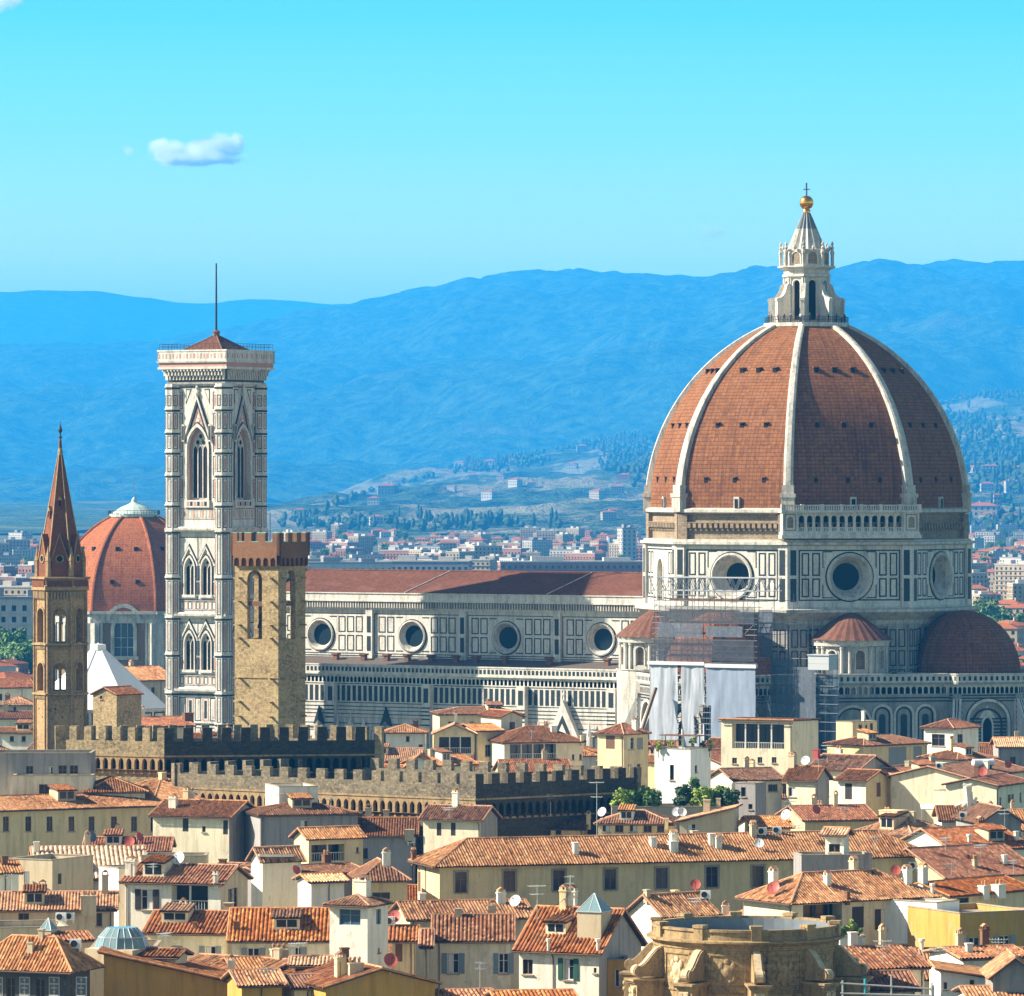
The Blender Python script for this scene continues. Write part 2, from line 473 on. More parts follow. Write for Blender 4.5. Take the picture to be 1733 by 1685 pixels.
def ground_mat():
    m, t, b = newmat('ground_earth')
    g = geo_pos(t)
    n1 = noise(t, g, 0.02, 6, 0.7)
    n2 = noise(t, g, 0.004, 4, 0.6)
    a = ramp(t, n1, [(0.3, (0.035, 0.045, 0.022)), (0.5, (0.07, 0.075, 0.035)), (0.62, (0.12, 0.105, 0.06)), (0.75, (0.05, 0.06, 0.03))])
    a = mixc(t, ramp(t, n2, [(0.45, 0.0), (0.6, 0.6)]), a, (0.03, 0.045, 0.02))
    t.links.new(a, b.inputs['Base Color'])
    b.inputs['Roughness'].default_value = 1.0
    return m
def hill_mat(name, forest, field, fmin, fscale, clear=0.5):
    m, t, b = newmat(name)
    g = geo_pos(t)
    n0 = noise(t, mapping(t, g, (1, 1, 1)), 0.016, 5, 0.75)
    n1 = noise(t, mapping(t, g, (1, 0.4, 1.6)), fscale, 6, 0.62)
    n2 = noise(t, mapping(t, g, (1, 1, 3)), fscale * 5, 5, 0.7)
    a = mixc(t, ramp(t, n0, [(0.36, 0.0), (0.62, 1.0)]), tuple(x * 0.3 for x in forest), tuple(x * 2.4 for x in forest))
    a = mixc(t, ramp(t, n1, [(fmin, 0.0), (fmin + 0.07, clear)]), a, field)
    a = mixc(t, ramp(t, n2, [(0.56, 0.0), (0.66, 0.5)]), a, tuple(x * 0.5 for x in forest))
    t.links.new(a, b.inputs['Base Color'])
    b.inputs['Roughness'].default_value = 1.0
    b.inputs['Specular IOR Level'].default_value = 0.0
    bump(t, b, n0, 1.0, 30.0)
    return m
mb = MB()
mb.poly([Vector(v) for v in ((-6800, -300, 0), (6800, -300, 0), (6800, 43000, 0), (-6800, 43000, 0))])
tag(mb.build('ground', ground_mat()), kind='structure')

HILLS = {}
def hill(name, tab, yr, y0, mat, nx, ny, x0p, x1p, amp, sc, pw=1.35, rough=1.0, back=0.25):
    """a ridge line given as (column, row) at distance yr; the slope starts at y0 on the plain"""
    xs = [((x0p + (x1p - x0p) * i / nx) - CX) / F * yr for i in range(nx + 1)]
    yend = yr + (yr - y0) * back
    ys = [y0 + (yend - y0) * j / ny for j in range(ny + 1)]
    vs = []
    for y in ys:
        for x in xs:
            px = x / yr * F + CX
            top = max(0.0, Y2Z(interp(tab, px), yr))
            if y <= yr:
                k = (y - y0) / (yr - y0)
                z = top * (0.25 * k + 0.75 * k ** pw)
                w = sin(pi * min(1, k * 1.0)) * 0.9 + 0.1
            else:
                k = (y - yr) / (yend - yr)
                z = top * (1 - 0.35 * k * k)
                w = 0.1
            nz = mn.fractal(Vector((x * sc, y * sc * 0.8, 3.1)), 0.9, 2.1, 5)
            nf = mn.fractal(Vector((x * sc * 14, y * sc * 14, 7.7)), 1.0, 2.0, 3)
            z += (nz * amp * w + nf * rough) * min(1.0, top / 60.0)
            vs.append((x, y, max(z, -0.6)))
    mb = MB()
    k = nx + 1
    mb.V = vs
    mb.F = [(j * k + i, j * k + i + 1, (j + 1) * k + i + 1, (j + 1) * k + i) for j in range(ny) for i in range(nx)]
    mb.M = [0] * len(mb.F); mb.U = [None] * len(mb.F)
    o = mb.build(name, mat, smooth=True)
    HILLS[name] = o
    return tag(o, kind='structure')
far_tab = [(-300, 505), (0, 495), (60, 492), (170, 493), (240, 503), (300, 512), (350, 513), (420, 506), (480, 508), (560, 516), (640, 512), (760, 520), (900, 530), (1800, 530)]
main_tab = [(-300, 610), (0, 595), (120, 592), (260, 590), (380, 566), (470, 545), (560, 526), (640, 511), (720, 492), (800, 472), (880, 461), (960, 458), (1060, 464), (1160, 468), (1280, 465), (1330, 464), (1420, 450), (1500, 444), (1600, 439), (1700, 441), (1800, 438), (2000, 460)]
near_tab = [(380, 914), (440, 905), (500, 880), (560, 856), (640, 826), (720, 806), (780, 790), (830, 782), (880, 772), (960, 756), (1020, 745), (1080, 742), (1140, 738), (1250, 715), (1400, 700), (1580, 682), (1640, 670), (1733, 664), (1900, 655)]
hill('distant_ridge', far_tab, 36000, 28000, hill_mat('ridge_forest', (0.035, 0.06, 0.04), (0.10, 0.10, 0.07), 0.62, 0.0009), 130, 40, -160, 1000, 150, 0.0005, 1.2, 7)
hill('mountain_ridge', main_tab, 26000, 14500, hill_mat('mountain_forest', (0.030, 0.052, 0.026), (0.15, 0.15, 0.11), 0.63, 0.0016, 0.45), 420, 230, -160, 1900, 330, 0.00042, 1.25, 26)
foot_tab = [(-300, 846), (0, 851), (200, 847), (380, 852), (520, 862), (700, 880)]
hill('foothills', foot_tab, 12600, 6300, hill_mat('foothill_forest', (0.05, 0.075, 0.035), (0.20, 0.19, 0.11), 0.55, 0.004, 0.7), 160, 60, -200, 700, 14, 0.0016, 1.1, 5)
hill('village_hill', near_tab, 16000, 6100, hill_mat('terraced_hill', (0.032, 0.05, 0.026), (0.24, 0.22, 0.14), 0.48, 0.0042, 0.8), 420, 200, 340, 1900, 55, 0.0014, 1.1, 5)

# air between here and the mountains
mb = MB()
mb.box(-7000, 7000, -320, 43500, -1.0, 1190)
hm = bpy.data.materials.new('haze_air')
hm.use_nodes = True
hm.node_tree.nodes.clear()
pv = hm.node_tree.nodes.new('ShaderNodeVolumePrincipled')
pv.inputs['Color'].default_value = (0.035, 0.45, 1.15, 1)
pv.inputs['Density'].default_value = 6.0e-5
pv.inputs['Anisotropy'].default_value = 0.0
ho = hm.node_tree.nodes.new('ShaderNodeOutputMaterial')
hm.node_tree.links.new(pv.outputs[0], ho.inputs['Volume'])
tag(mb.build('haze', hm), kind='stuff')

def cloud(px, py, wpx, hpx, dens, seed, label, puffs):
    d = 30000.0
    c = P(px, py, d)
    k = d / F
    w, h = wpx * k / 2, hpx * k / 2
    mb = MB()
    mb.lathe([(w * sin(pi * i / 10), -h * cos(pi * i / 10)) for i in range(11)], 20)
    m = bpy.data.materials.new('cloud_vapour')
    m.use_nodes = True
    t = m.node_tree
    t.nodes.clear()
    pv = t.nodes.new('ShaderNodeVolumePrincipled')
    pv.inputs['Color'].default_value = (1, 1, 1, 1)
    tc = N(t, 'ShaderNodeTexCoord').outputs['Object']
    acc = None
    for (cx_, cz_, rx, rz_) in puffs:          # soft puffs, joined by taking the nearest
        mp = mapping(t, tc, (1 / (rx * w), 1 / (rx * w), 1 / (rz_ * h)), (-cx_ / rx, 0, -cz_ / rz_))
        ln = N(t, 'ShaderNodeVectorMath', operation='LENGTH'); t.links.new(mp, ln.inputs[0])
        if acc is None: acc = ln.outputs['Value']
        else:
            mn_ = N(t, 'ShaderNodeMath', operation='MINIMUM'); t.links.new(acc, mn_.inputs[0]); t.links.new(ln.outputs['Value'], mn_.inputs[1]); acc = mn_.outputs[0]
    ns = N(t, 'ShaderNodeTexNoise'); ns.inputs['Scale'].default_value = 3.4; ns.inputs['Detail'].default_value = 6; ns.inputs['Roughness'].default_value = 0.62
    t.links.new(mapping(t, tc, (1 / w, 1 / w, 0.6 / h), (seed, seed * 1.7, 0)), ns.inputs['Vector'])
    ad = N(t, 'ShaderNodeMath', operation='MULTIPLY_ADD'); t.links.new(acc, ad.inputs[0]); ad.inputs[1].default_value = -0.46; t.links.new(ns.outputs['Fac'], ad.inputs[2])
    mr = N(t, 'ShaderNodeMapRange'); mr.inputs[1].default_value = 0.03; mr.inputs[2].default_value = 0.44; mr.inputs[3].default_value = 0; mr.inputs[4].default_value = dens
    t.links.new(ad.outputs[0], mr.inputs[0])
    t.links.new(mr.outputs[0], pv.inputs['Density'])
    out = t.nodes.new('ShaderNodeOutputMaterial')
    t.links.new(pv.outputs[0], out.inputs['Volume'])
    o = mb.build('cloud', m)
    o.location = c
    return tag(o, label, 'cloud', kind='thing')
cloud(318, 256, 270, 110, 0.05, 1.3, 'small bright white cloud alone in the sky above the bell tower', [(-0.2, -0.02, 0.26, 0.36), (0.16, -0.06, 0.36, 0.38), (0.48, 0.1, 0.22, 0.42), (0.62, 0.34, 0.12, 0.3), (-0.34, 0.2, 0.14, 0.25), (0.1, -0.22, 0.55, 0.22), (-0.76, 0.05, 0.1, 0.2)])
cloud(1204, 392, 84, 40, 0.012, 4.1, 'faint thin wisp of cloud in the sky beside the dome lantern', [(0, 0, 0.7, 0.6)])
cloud(12, 2, 90, 60, 0.02, 7.7, 'pale scrap of cloud cut by the upper left corner of the photo', [(-0.2, 0, 0.6, 0.6), (0.3, 0.1, 0.4, 0.4)])

# ------------------------------------------------------------------ cathedral
ROT = R(-32)
DC = Vector(((1365 - CX) / F * 1000, 1000.0, 0))          # foot of the dome axis
def c_u(px, v, pz=None):
    """cathedral coordinate u of photo column px on the plane v"""
    k = (px - CX) / F
    # x = DC.x + u c + v s ; y = DC.y - u s + v c
    c, s = cos(R(32)), sin(R(32))
    return (k * (DC.y + v * c) - DC.x - v * s) / (c + k * s)
def c_d(u, v):
    return DC.y - u * sin(R(32)) + v * cos(R(32))
cath = thing('cathedral', 'marble cathedral with long striped nave and huge ribbed brick dome topped by a white lantern', 'cathedral', DC, ROT)
WM, GM, PM, DG, DI = M['white_marble'], M['green_marble'], M['pink_marble'], M['dark_glass'], M['dark_inside']
STONE = [WM, GM, PM, DG, DI, M['weathered_marble'], M['raw_stone'], WM]
APSE = [M['shade_marble'], GM, PM, DG, DI, M['shade_marble'], M['raw_stone'], WM]
# slots: 0 white 1 green 2 pink 3 glass 4 dark 5 weathered 6 raw; APSE: marble slots toned down for shade

def octo(r, k, off=22.5):
    a = R(45 * k - off)
    return Vector((r * sin(a), -r * cos(a), 0))
def octo_pl(r, k):
    """working plane of face k (0 = south, 1 = south-east ...), a from 0 to face width"""
    A, B = octo(r, k), octo(r, k + 1)
    n = (A + B)
    return PL(A, B - A, n), (B - A).length

# ---- dome shell, ribs
ZD0, ZD1, RD0, RD1 = 55.2, 88.6, 29.2, 7.4
def dome_r(z):
    h = z - ZD0
    return -6.95 + math.sqrt(max(0, 36.2 ** 2 - h * h))
NZ = 26
# equal steps of arc
TH = math.asin((ZD1 - ZD0) / 36.2)
prof = [(-6.95 + 36.2 * cos(TH * i / NZ), ZD0 + 36.2 * sin(TH * i / NZ), 36.2 * TH * i / NZ) for i in range(NZ + 1)]
mb = MB()
for k in range(8):
    for i in range(NZ):
        r0, z0, l0 = prof[i]; r1, z1, l1 = prof[i + 1]
        A, B, C, D = octo(r0, k), octo(r0, k + 1), octo(r1, k + 1), octo(r1, k)
        w0, w1 = (B - A).length / 2, (C - D).length / 2
        vz = [A + Vector((0, 0, z0)), B + Vector((0, 0, z0)), C + Vector((0, 0, z1)), D + Vector((0, 0, z1))]
        mb.add(vz, [(0, 1, 2, 3)], 0, [(-w0 + 60 * k, l0), (w0 + 60 * k, l0), (w1 + 60 * k, l1), (-w1 + 60 * k, l1)])
dome = mb.build('dome', [M['dome_tile']], cath)
for k in range(8):
    a = R(45 * k - 22.5)
    er = Vector((sin(a), -cos(a), 0)); et = Vector((cos(a), sin(a), 0))
    mb = MB()
    cs = []
    for i in range(NZ + 1):
        r, z, l = prof[i]
        f = i / NZ
        hw = 0.92 * (1 - f) + 0.52 * f
        pr = 0.75 * (1 - f) + 0.5 * f
        th = TH * i / NZ
        nrm = er * cos(th) + Vector((0, 0, sin(th)))
        c = er * r + Vector((0, 0, z))
        cs.append([c - et * hw - nrm * 0.5, c - et * hw + nrm * pr * 0.72, c - et * hw * 0.5 + nrm * pr, c + et * hw * 0.5 + nrm * pr, c + et * hw + nrm * pr * 0.72, c + et * hw - nrm * 0.5])
    vs = [v for q in cs for v in q]
    mb.add(vs, [(i * 6 + j, i * 6 + j + 1, (i + 1) * 6 + j + 1, (i + 1) * 6 + j) for i in range(NZ) for j in range(5)], 0)
    # foot of the rib
    for z0, z1, hw, o in ((54.6, 57.2, 1.2, 0.9), (57.2, 57.9, 1.4, 1.1), (57.9, 59.4, 1.05, 0.85)):
        mb.prism([er * (28.2 if s2 < 0 else dome_r(max(z0, ZD0)) + o) + et * hw * s1 + Vector((0, 0, z0)) for s1, s2 in ((-1, 1), (1, 1), (1, -1), (-1, -1))],
                 [er * (28.2 if s2 < 0 else dome_r(max(z0, ZD0)) + o) + et * hw * s1 + Vector((0, 0, z1)) for s1, s2 in ((-1, 1), (1, 1), (1, -1), (-1, -1))], 0)
    mb.build('rib', [M['weathered_marble']], dome)
# small openings in three rows on each visible face
for k in (-1, 0, 1, 2):
    a = R(45 * k)
    n0 = Vector((sin(a), -cos(a), 0)); et = Vector((cos(a), sin(a), 0))
    for z, fr in ((60.2, 0.27), (70.0, 0.25), (80.0, 0.23)):
        r = dome_r(z) * cos(R(22.5)); hw = dome_r(z) * sin(R(22.5))
        for q in (-1, 0, 1):
            mb = MB()
            pl = PL(n0 * r + et * (q * hw * 2 * fr), et, n0)
            zz = 0.32 if z < 65 else 0.38
            pl.slab(mb, -zz, zz, z - 0.35, z + 0.55, -1.2, 0.12 if z < 75 else 0.25, 0)
            pl.slab(mb, -zz - 0.14, zz + 0.14, z + 0.55, z + 0.72, -1.6, 0.42, 1)
            mb.build('vent', [DI, M['dome_tile']], dome)
    # little doors at the foot of each face
    mb = MB()
    pl = PL(n0 * (dome_r(56.5) * cos(R(22.5))) + et * 0.8, et, n0)
    pl.slab(mb, -0.55, 0.55, 55.3, 57.3, -0.4, 0.5, 1)
    pl.slab(mb, -0.35, 0.35, 55.3, 56.9, 0.5, 0.53, 0)
    mb.build('vent', [DI, M['weathered_marble']], dome)

# ---- lantern
lan = MB()
lan.lathe([(7.0, 87.6), (7.7, 88.3), (7.9, 88.4), (7.9, 89.1), (0.1, 89.1)], 8, a0=R(-22.5), a1=R(337.5))
lant = lan.build('lantern', [WM], cath)
mb = MB()
rl = 4.05
for k in range(8):
    pl, w = octo_pl(rl, k)
    pl.hole(mb, 0, w, 89.1, 98.2, arch(w / 2, 89.6, 96.2, 0.72, False), 0.5, 0, None, 1)
    arch_band(pl, mb, w / 2, 89.6, 96.2, 0.72, 0.22, 0, 0.14, 0, False)
    pl.slab(mb, -0.3, 0.45, 89.1, 97.4, 0, 0.22, 0)
    pl.slab(mb, w - 0.45, w + 0.3, 89.1, 97.4, 0, 0.22, 0)
mb.build('lantern_wall', [WM, DI], lant)
mb = MB()
for pr in ([(4.0, 97.4), (4.5, 97.6), (4.5, 98.0), (4.2, 98.1), (4.25, 98.8), (5.2, 99.2), (5.35, 99.3), (5.35, 99.55), (4.2, 99.6)],):
    mb.lathe(pr, 8, a0=R(-22.5), a1=R(337.5))
mb.lathe([(4.15, 99.55), (4.15, 102.2), (4.35, 102.3), (4.35, 102.6), (3.2, 102.7)], 8, a0=R(-22.5), a1=R(337.5))
for k in range(8):
    pl, w = octo_pl(4.2, k)
    arch_band(pl, mb, w / 2, 99.9, 101.2, 0.85, 0.2, 0, 0.16, 0, False)
    pl.ext(mb, arch(w / 2, 99.9, 101.2, 0.85, False), 0.0, 0.03, 1)
mb.build('entablature', [WM, M['raw_stone']], lant)
for k in range(8):       # scrolled buttresses round the lantern
    a = R(45 * k - 22.5)
    er = Vector((sin(a), -cos(a), 0)); et = Vector((cos(a), sin(a), 0))
    out = [(3.9, 89.1), (7.0, 89.1), (7.0, 93.0), (7.15, 93.1), (7.15, 93.5), (6.7, 93.7), (6.2, 93.75), (5.7, 94.1), (5.2, 94.8), (4.9, 95.7), (4.75, 96.1), (4.4, 96.3), (3.9, 96.3)]
    mb = MB()
    mb.prism([er * r + Vector((0, 0, z)) - et * 0.38 for r, z in out], [er * r + Vector((0, 0, z)) + et * 0.38 for r, z in out], 0)
    mb.build('buttress', [WM], lant)
    mb = MB()
    for s in (0, 22.5):
        if s and k % 1: continue
        aa = a + R(s)
        rr = 4.75 if not s else 4.45
        p = Vector((rr * sin(aa), -rr * cos(aa), 0))
        mb.lathe([(0.32, 99.5), (0.32, 101.7), (0.42, 101.8), (0.36, 102.2), (0.2, 102.5), (0.34, 102.9), (0.14, 103.2), (0.26, 103.6), (0.0, 104.2)] if not s else
                 [(0.2, 102.5), (0.3, 102.9), (0.12, 103.2), (0.0, 103.6)], 6, (p.x, p.y))
    mb.build('pinnacle', [M['weathered_marble']], lant)
mb = MB()
n = 16
vs, pf = [], [(3.55, 102.6), (2.9, 104.2), (2.0, 106.4), (1.15, 108.4), (0.55, 109.7)]
for r, z in pf:
    for i in range(n * 2):
        rr = r * (1.0 if i % 2 else 0.84)
        vs.append((rr * sin(pi * i / n), -rr * cos(pi * i / n), z))
mb.add(vs, [(j * 2 * n + i, j * 2 * n + (i + 1) % (2 * n), (j + 1) * 2 * n + (i + 1) % (2 * n), (j + 1) * 2 * n + i) for j in range(len(pf) - 1) for i in range(2 * n)], 0)
for f in mb.F[-2 * n * 2:]: pass
mb.M = [1 if i >= 2 * n * 2 else 0 for i in range(len(mb.F))]
mb.build('spire', [M['weathered_marble'], M['lead_grey']], lant)
mb = MB()
mb.lathe([(0.7, 109.4), (0.75, 109.9), (0.45, 110.1)], 14)
mb.lathe([(1.3 * sin(pi * i / 12), 111.25 - 1.3 * cos(pi * i / 12)) for i in range(13)], 20)
ball = mb.build('gilded_ball', [M['gold']], lant, smooth=True)
mb = MB()
mb.box(-0.1, 0.1, -0.1, 0.1, 112.5, 114.9)
mb.box(-0.62, -0.1, -0.1, 0.1, 113.6, 113.8)
mb.box(0.1, 0.62, -0.1, 0.1, 113.6, 113.8)
mb.build('cross', [M['iron']], lant)
mb = MB()
for k in range(8):
    pl, w = octo_pl(7.75, k)
    for z in (89.6, 90.15):
        pl.slab(mb, 0, w, z, z + 0.07, -0.06, 0, 0)
    for i in range(12):
        pl.slab(mb, w * i / 12 - 0.03, w * i / 12 + 0.03, 89.1, 90.15, -0.05, 0, 0)
mb.build('railing', [M['iron']], lant)

# ---- drum
RDR = 29.9
drum = None
mb = MB()
oc = []
for k in range(8):
    pl, w = octo_pl(RDR, k)
    z0, z1 = 37.6, 48.6
    cz = 43.0
    hole = [(w / 2 + 3.75 * cos(2 * pi * i / 32), cz + 3.75 * sin(2 * pi * i / 32)) for i in range(32)]
    if k == 6:
        pl.slab(mb, 0, w, z0, z1, -0.5, 0, 0)
        continue
    if k == 7:    # south-west face: tall blind niche
        pl.hole(mb, 0, w, z0, z1, arch(w / 2, 38.4, 44.0, 2.0, False), 0.8, 0, 0, 5)
        arch_band(pl, mb, w / 2, 38.4, 44.0, 2.0, 0.4, 0, 0.2, 0, False)
    else:
        pl.hole(mb, 0, w, z0, z1, hole, 0.05, 0)
        oc.append(k)
    # panels
    pl.frame(mb, 2.0, w - 2.0, z0 + 1.15, z1 - 0.75, 0.24, 0.05, 1)
    cols = [(2.55, 3.95), (4.5, 5.95), (w - 5.95, w - 4.5), (w - 3.95, w - 2.55)]
    for a0, a1 in cols:
        for q0, q1 in ((39.4, 42.75), (43.2, 47.3)):
            pl.frame(mb, a0, a1, q0, q1, 0.25, 0.05, 1)
    if k != 7:    # clipped panels beside the oculus
        for s in (-1, 1):
            for q0, q1, cut in ((39.2, 41.6, 1), (44.6, 47.4, 2)):
                a_out = w / 2 + s * 4.95; a_in = w / 2 + s * 3.15
                lo, hi = min(a_out, a_in), max(a_out, a_in)
                zo = q0 if cut == 1 else q1
                pl.slab(mb, lo, hi, min(zo, zo), zo + 0.18, 0, 0.05, 1)
                pl.slab(mb, a_out - 0.09, a_out + 0.09, q0, q1, 0, 0.05, 1)
    # corner pilasters
    for a0, a1 in ((-0.15, 1.75), (w - 1.75, w + 0.15)):
        pl.slab(mb, a0, a1, z0, z1, 0, 0.45, 0)
        for q0, q1 in ((38.6, 42.7), (43.3, 47.8)):
            if a0 < 0: pl.slab(mb, a0 + 0.5, a1 - 0.3, q0, q1, 0.45, 0.5, 1)
            else: pl.slab(mb, a0 + 0.3, a1 - 0.5, q0, q1, 0.45, 0.5, 1)
drum = mb.build('drum', STONE, cath)
mb = MB()
mb.lathe([(30.0, 48.6), (30.9, 48.75), (30.9, 49.2), (30.2, 49.3), (30.2, 49.6), (28.6, 49.7)], 8, m=5, a0=R(-22.5), a1=R(337.5))
mb.lathe([(29.0, 34.4), (29.3, 35.2), (31.6, 36.6), (31.9, 36.7), (31.9, 37.2), (30.4, 37.35), (30.4, 37.6), (29.7, 37.65)], 8, m=5, a0=R(-22.5), a1=R(337.5))
mb.build('cornice', STONE, drum)
for k in oc:
    pl, w = octo_pl(RDR, k)
    mb = MB()
    pl.rev(mb, w / 2, 43.0, [(4.25, 0.02), (4.25, 0.3), (3.95, 0.42), (3.7, 0.3), (2.45, -2.3), (2.35, -2.35)], 40, 0)
    pl.rev(mb, w / 2, 43.0, [(4.5, 0.0), (4.5, 0.08), (4.25, 0.08)], 40, 2)
    pl.disc(mb, w / 2, 43.0, 2.45, -2.3, 40, 1)
    mb.build('oculus', [M['weathered_marble'], M['oculus_glass'], GM], drum)
# bare masonry band below the dome
mb = MB()
for k in range(8):
    pl, w = octo_pl(29.0, k)
    pl.slab(mb, 0, w, 49.6, 54.3, -1.0, 0, 6)
    if k in (6,): continue
    for i in range(17):
        a = 2.2 + (w - 4.4) * i / 16
        pl.slab(mb, a - 0.32, a + 0.32, 51.7, 52.5, 0, 0.9, 6)
        pl.slab(mb, a - 0.32, a + 0.32, 51.2, 51.7, 0, 0.45, 6)
    pl.slab(mb, 1.6, w - 1.6, 52.55, 52.75, 0, 0.7, 6)
    for a0, a1 in ((-0.2, 1.7), (w - 1.7, w + 0.2)):
        pl.slab(mb, a0, a1, 49.6, 54.2, 0, 0.75, 6)
mb.lathe([(29.1, 54.2), (30.2, 54.5), (30.2, 55.0), (29.3, 55.3), (28.6, 55.35)], 8, m=5, a0=R(-22.5), a1=R(337.5))
mb.build('masonry_band', STONE, drum)
# arcaded gallery on the south-east face only
pl, w = octo_pl(30.6, 1)
mb = MB()
pl.slab(mb, -1.3, w + 1.3, 49.9, 50.5, -1.4, 0.9, 0)
pl.slab(mb, -1.1, w + 1.1, 50.5, 51.0, -1.4, 0.65, 0)
na = 13
a0, a1 = 1.9, w - 1.9
st = (a1 - a0) / na
for i in range(na):
    b0 = a0 + st * i
    pl.hole(mb, b0, b0 + st, 51.0, 54.5, arch(b0 + st / 2, 51.9, 53.45, 0.52, False), 0.6, 0, 0)
    pl.slab(mb, b0 + st / 2 - 0.52, b0 + st / 2 + 0.52, 51.75, 51.9, -0.6, 0.1, 0)
    for q in (-0.3, 0, 0.3):
        pl.slab(mb, b0 + st / 2 + q - 0.05, b0 + st / 2 + q + 0.05, 51.2, 51.75, 0, 0.04, 1)
for b0 in (-1.0, w - 1.9 + 0.0):
    b1 = b0 + 2.9
    pl.slab(mb, b0, b1, 51.0, 54.5, -1.2, 0.35, 0)
    pl.ext(mb, arch((b0 + b1) / 2, 51.8, 53.2, 0.55, False), 0.35, 0.38, 6)
    pl.frame(mb, b0 + 0.4, b1 - 0.4, 51.3, 54.2, 0.1, 0.4, 1)
pl.slab(mb, a0, a1, 51.0, 54.5, -1.45, -1.3, 4)
pl.slab(mb, -1.3, w + 1.3, 54.5, 54.9, -1.4, 0.8, 0)
pl.slab(mb, -1.1, w + 1.1, 55.7, 55.9, 0.25, 0.6, 0)
for i in range(60):
    a = -1.0 + (w + 2.0) * i / 59
    pl.slab(mb, a - 0.1, a + 0.1, 54.9, 55.7, 0.3, 0.55, 0)
for i in range(8):
    a = -1.0 + (w + 2.0) * i / 7
    pl.slab(mb, a - 0.3, a + 0.3, 54.9, 56.0, 0.2, 0.7, 0)
mb.build('arcade_gallery', STONE, drum)

# ---- body below the drum
mb = MB()
for k in range(8):
    pl, w = octo_pl(28.6, k)
    pl.slab(mb, 0, w, 0, 34.9, -1.0, 0, 5)
    if k in (0, 1, 2, 7):
        for a0, a1 in ((0.0, 3.6), (w - 3.6, w)):
            pl.slab(mb, a0, a1, 20, 34.6, 0, 0.5, 0)
            for q0, q1 in ((27.0, 29.8), (30.4, 33.6), (23.4, 26.4)):
                pl.frame(mb, a0 + 0.35, a0 + 1.6, q0, q1, 0.2, 0.55, 1)
                pl.frame(mb, a1 - 1.6, a1 - 0.35, q0, q1, 0.2, 0.55, 1)
            for z in [20.3 + 0.75 * i for i in range(4)]:
                pl.slab(mb, a0, a1, z, z + 0.3, 0.5, 0.55, 1)
        for i in range(5):
            a = 4.6 + i * (w - 9.2) / 4 - 0.8
            pl.frame(mb, a, a + 1.7, 26.9, 29.8, 0.3, 0.06, 1)
            pl.frame(mb, a, a + 1.7, 30.5, 33.7, 0.3, 0.06, 1)
        pl.slab(mb, 3.6, w - 3.6, 30.0, 30.25, 0, 0.3, 1)
        pl.slab(mb, 3.6, w - 3.6, 34.0, 34.4, 0, 0.3, 0)
mb.build('transept_wall', APSE, cath)

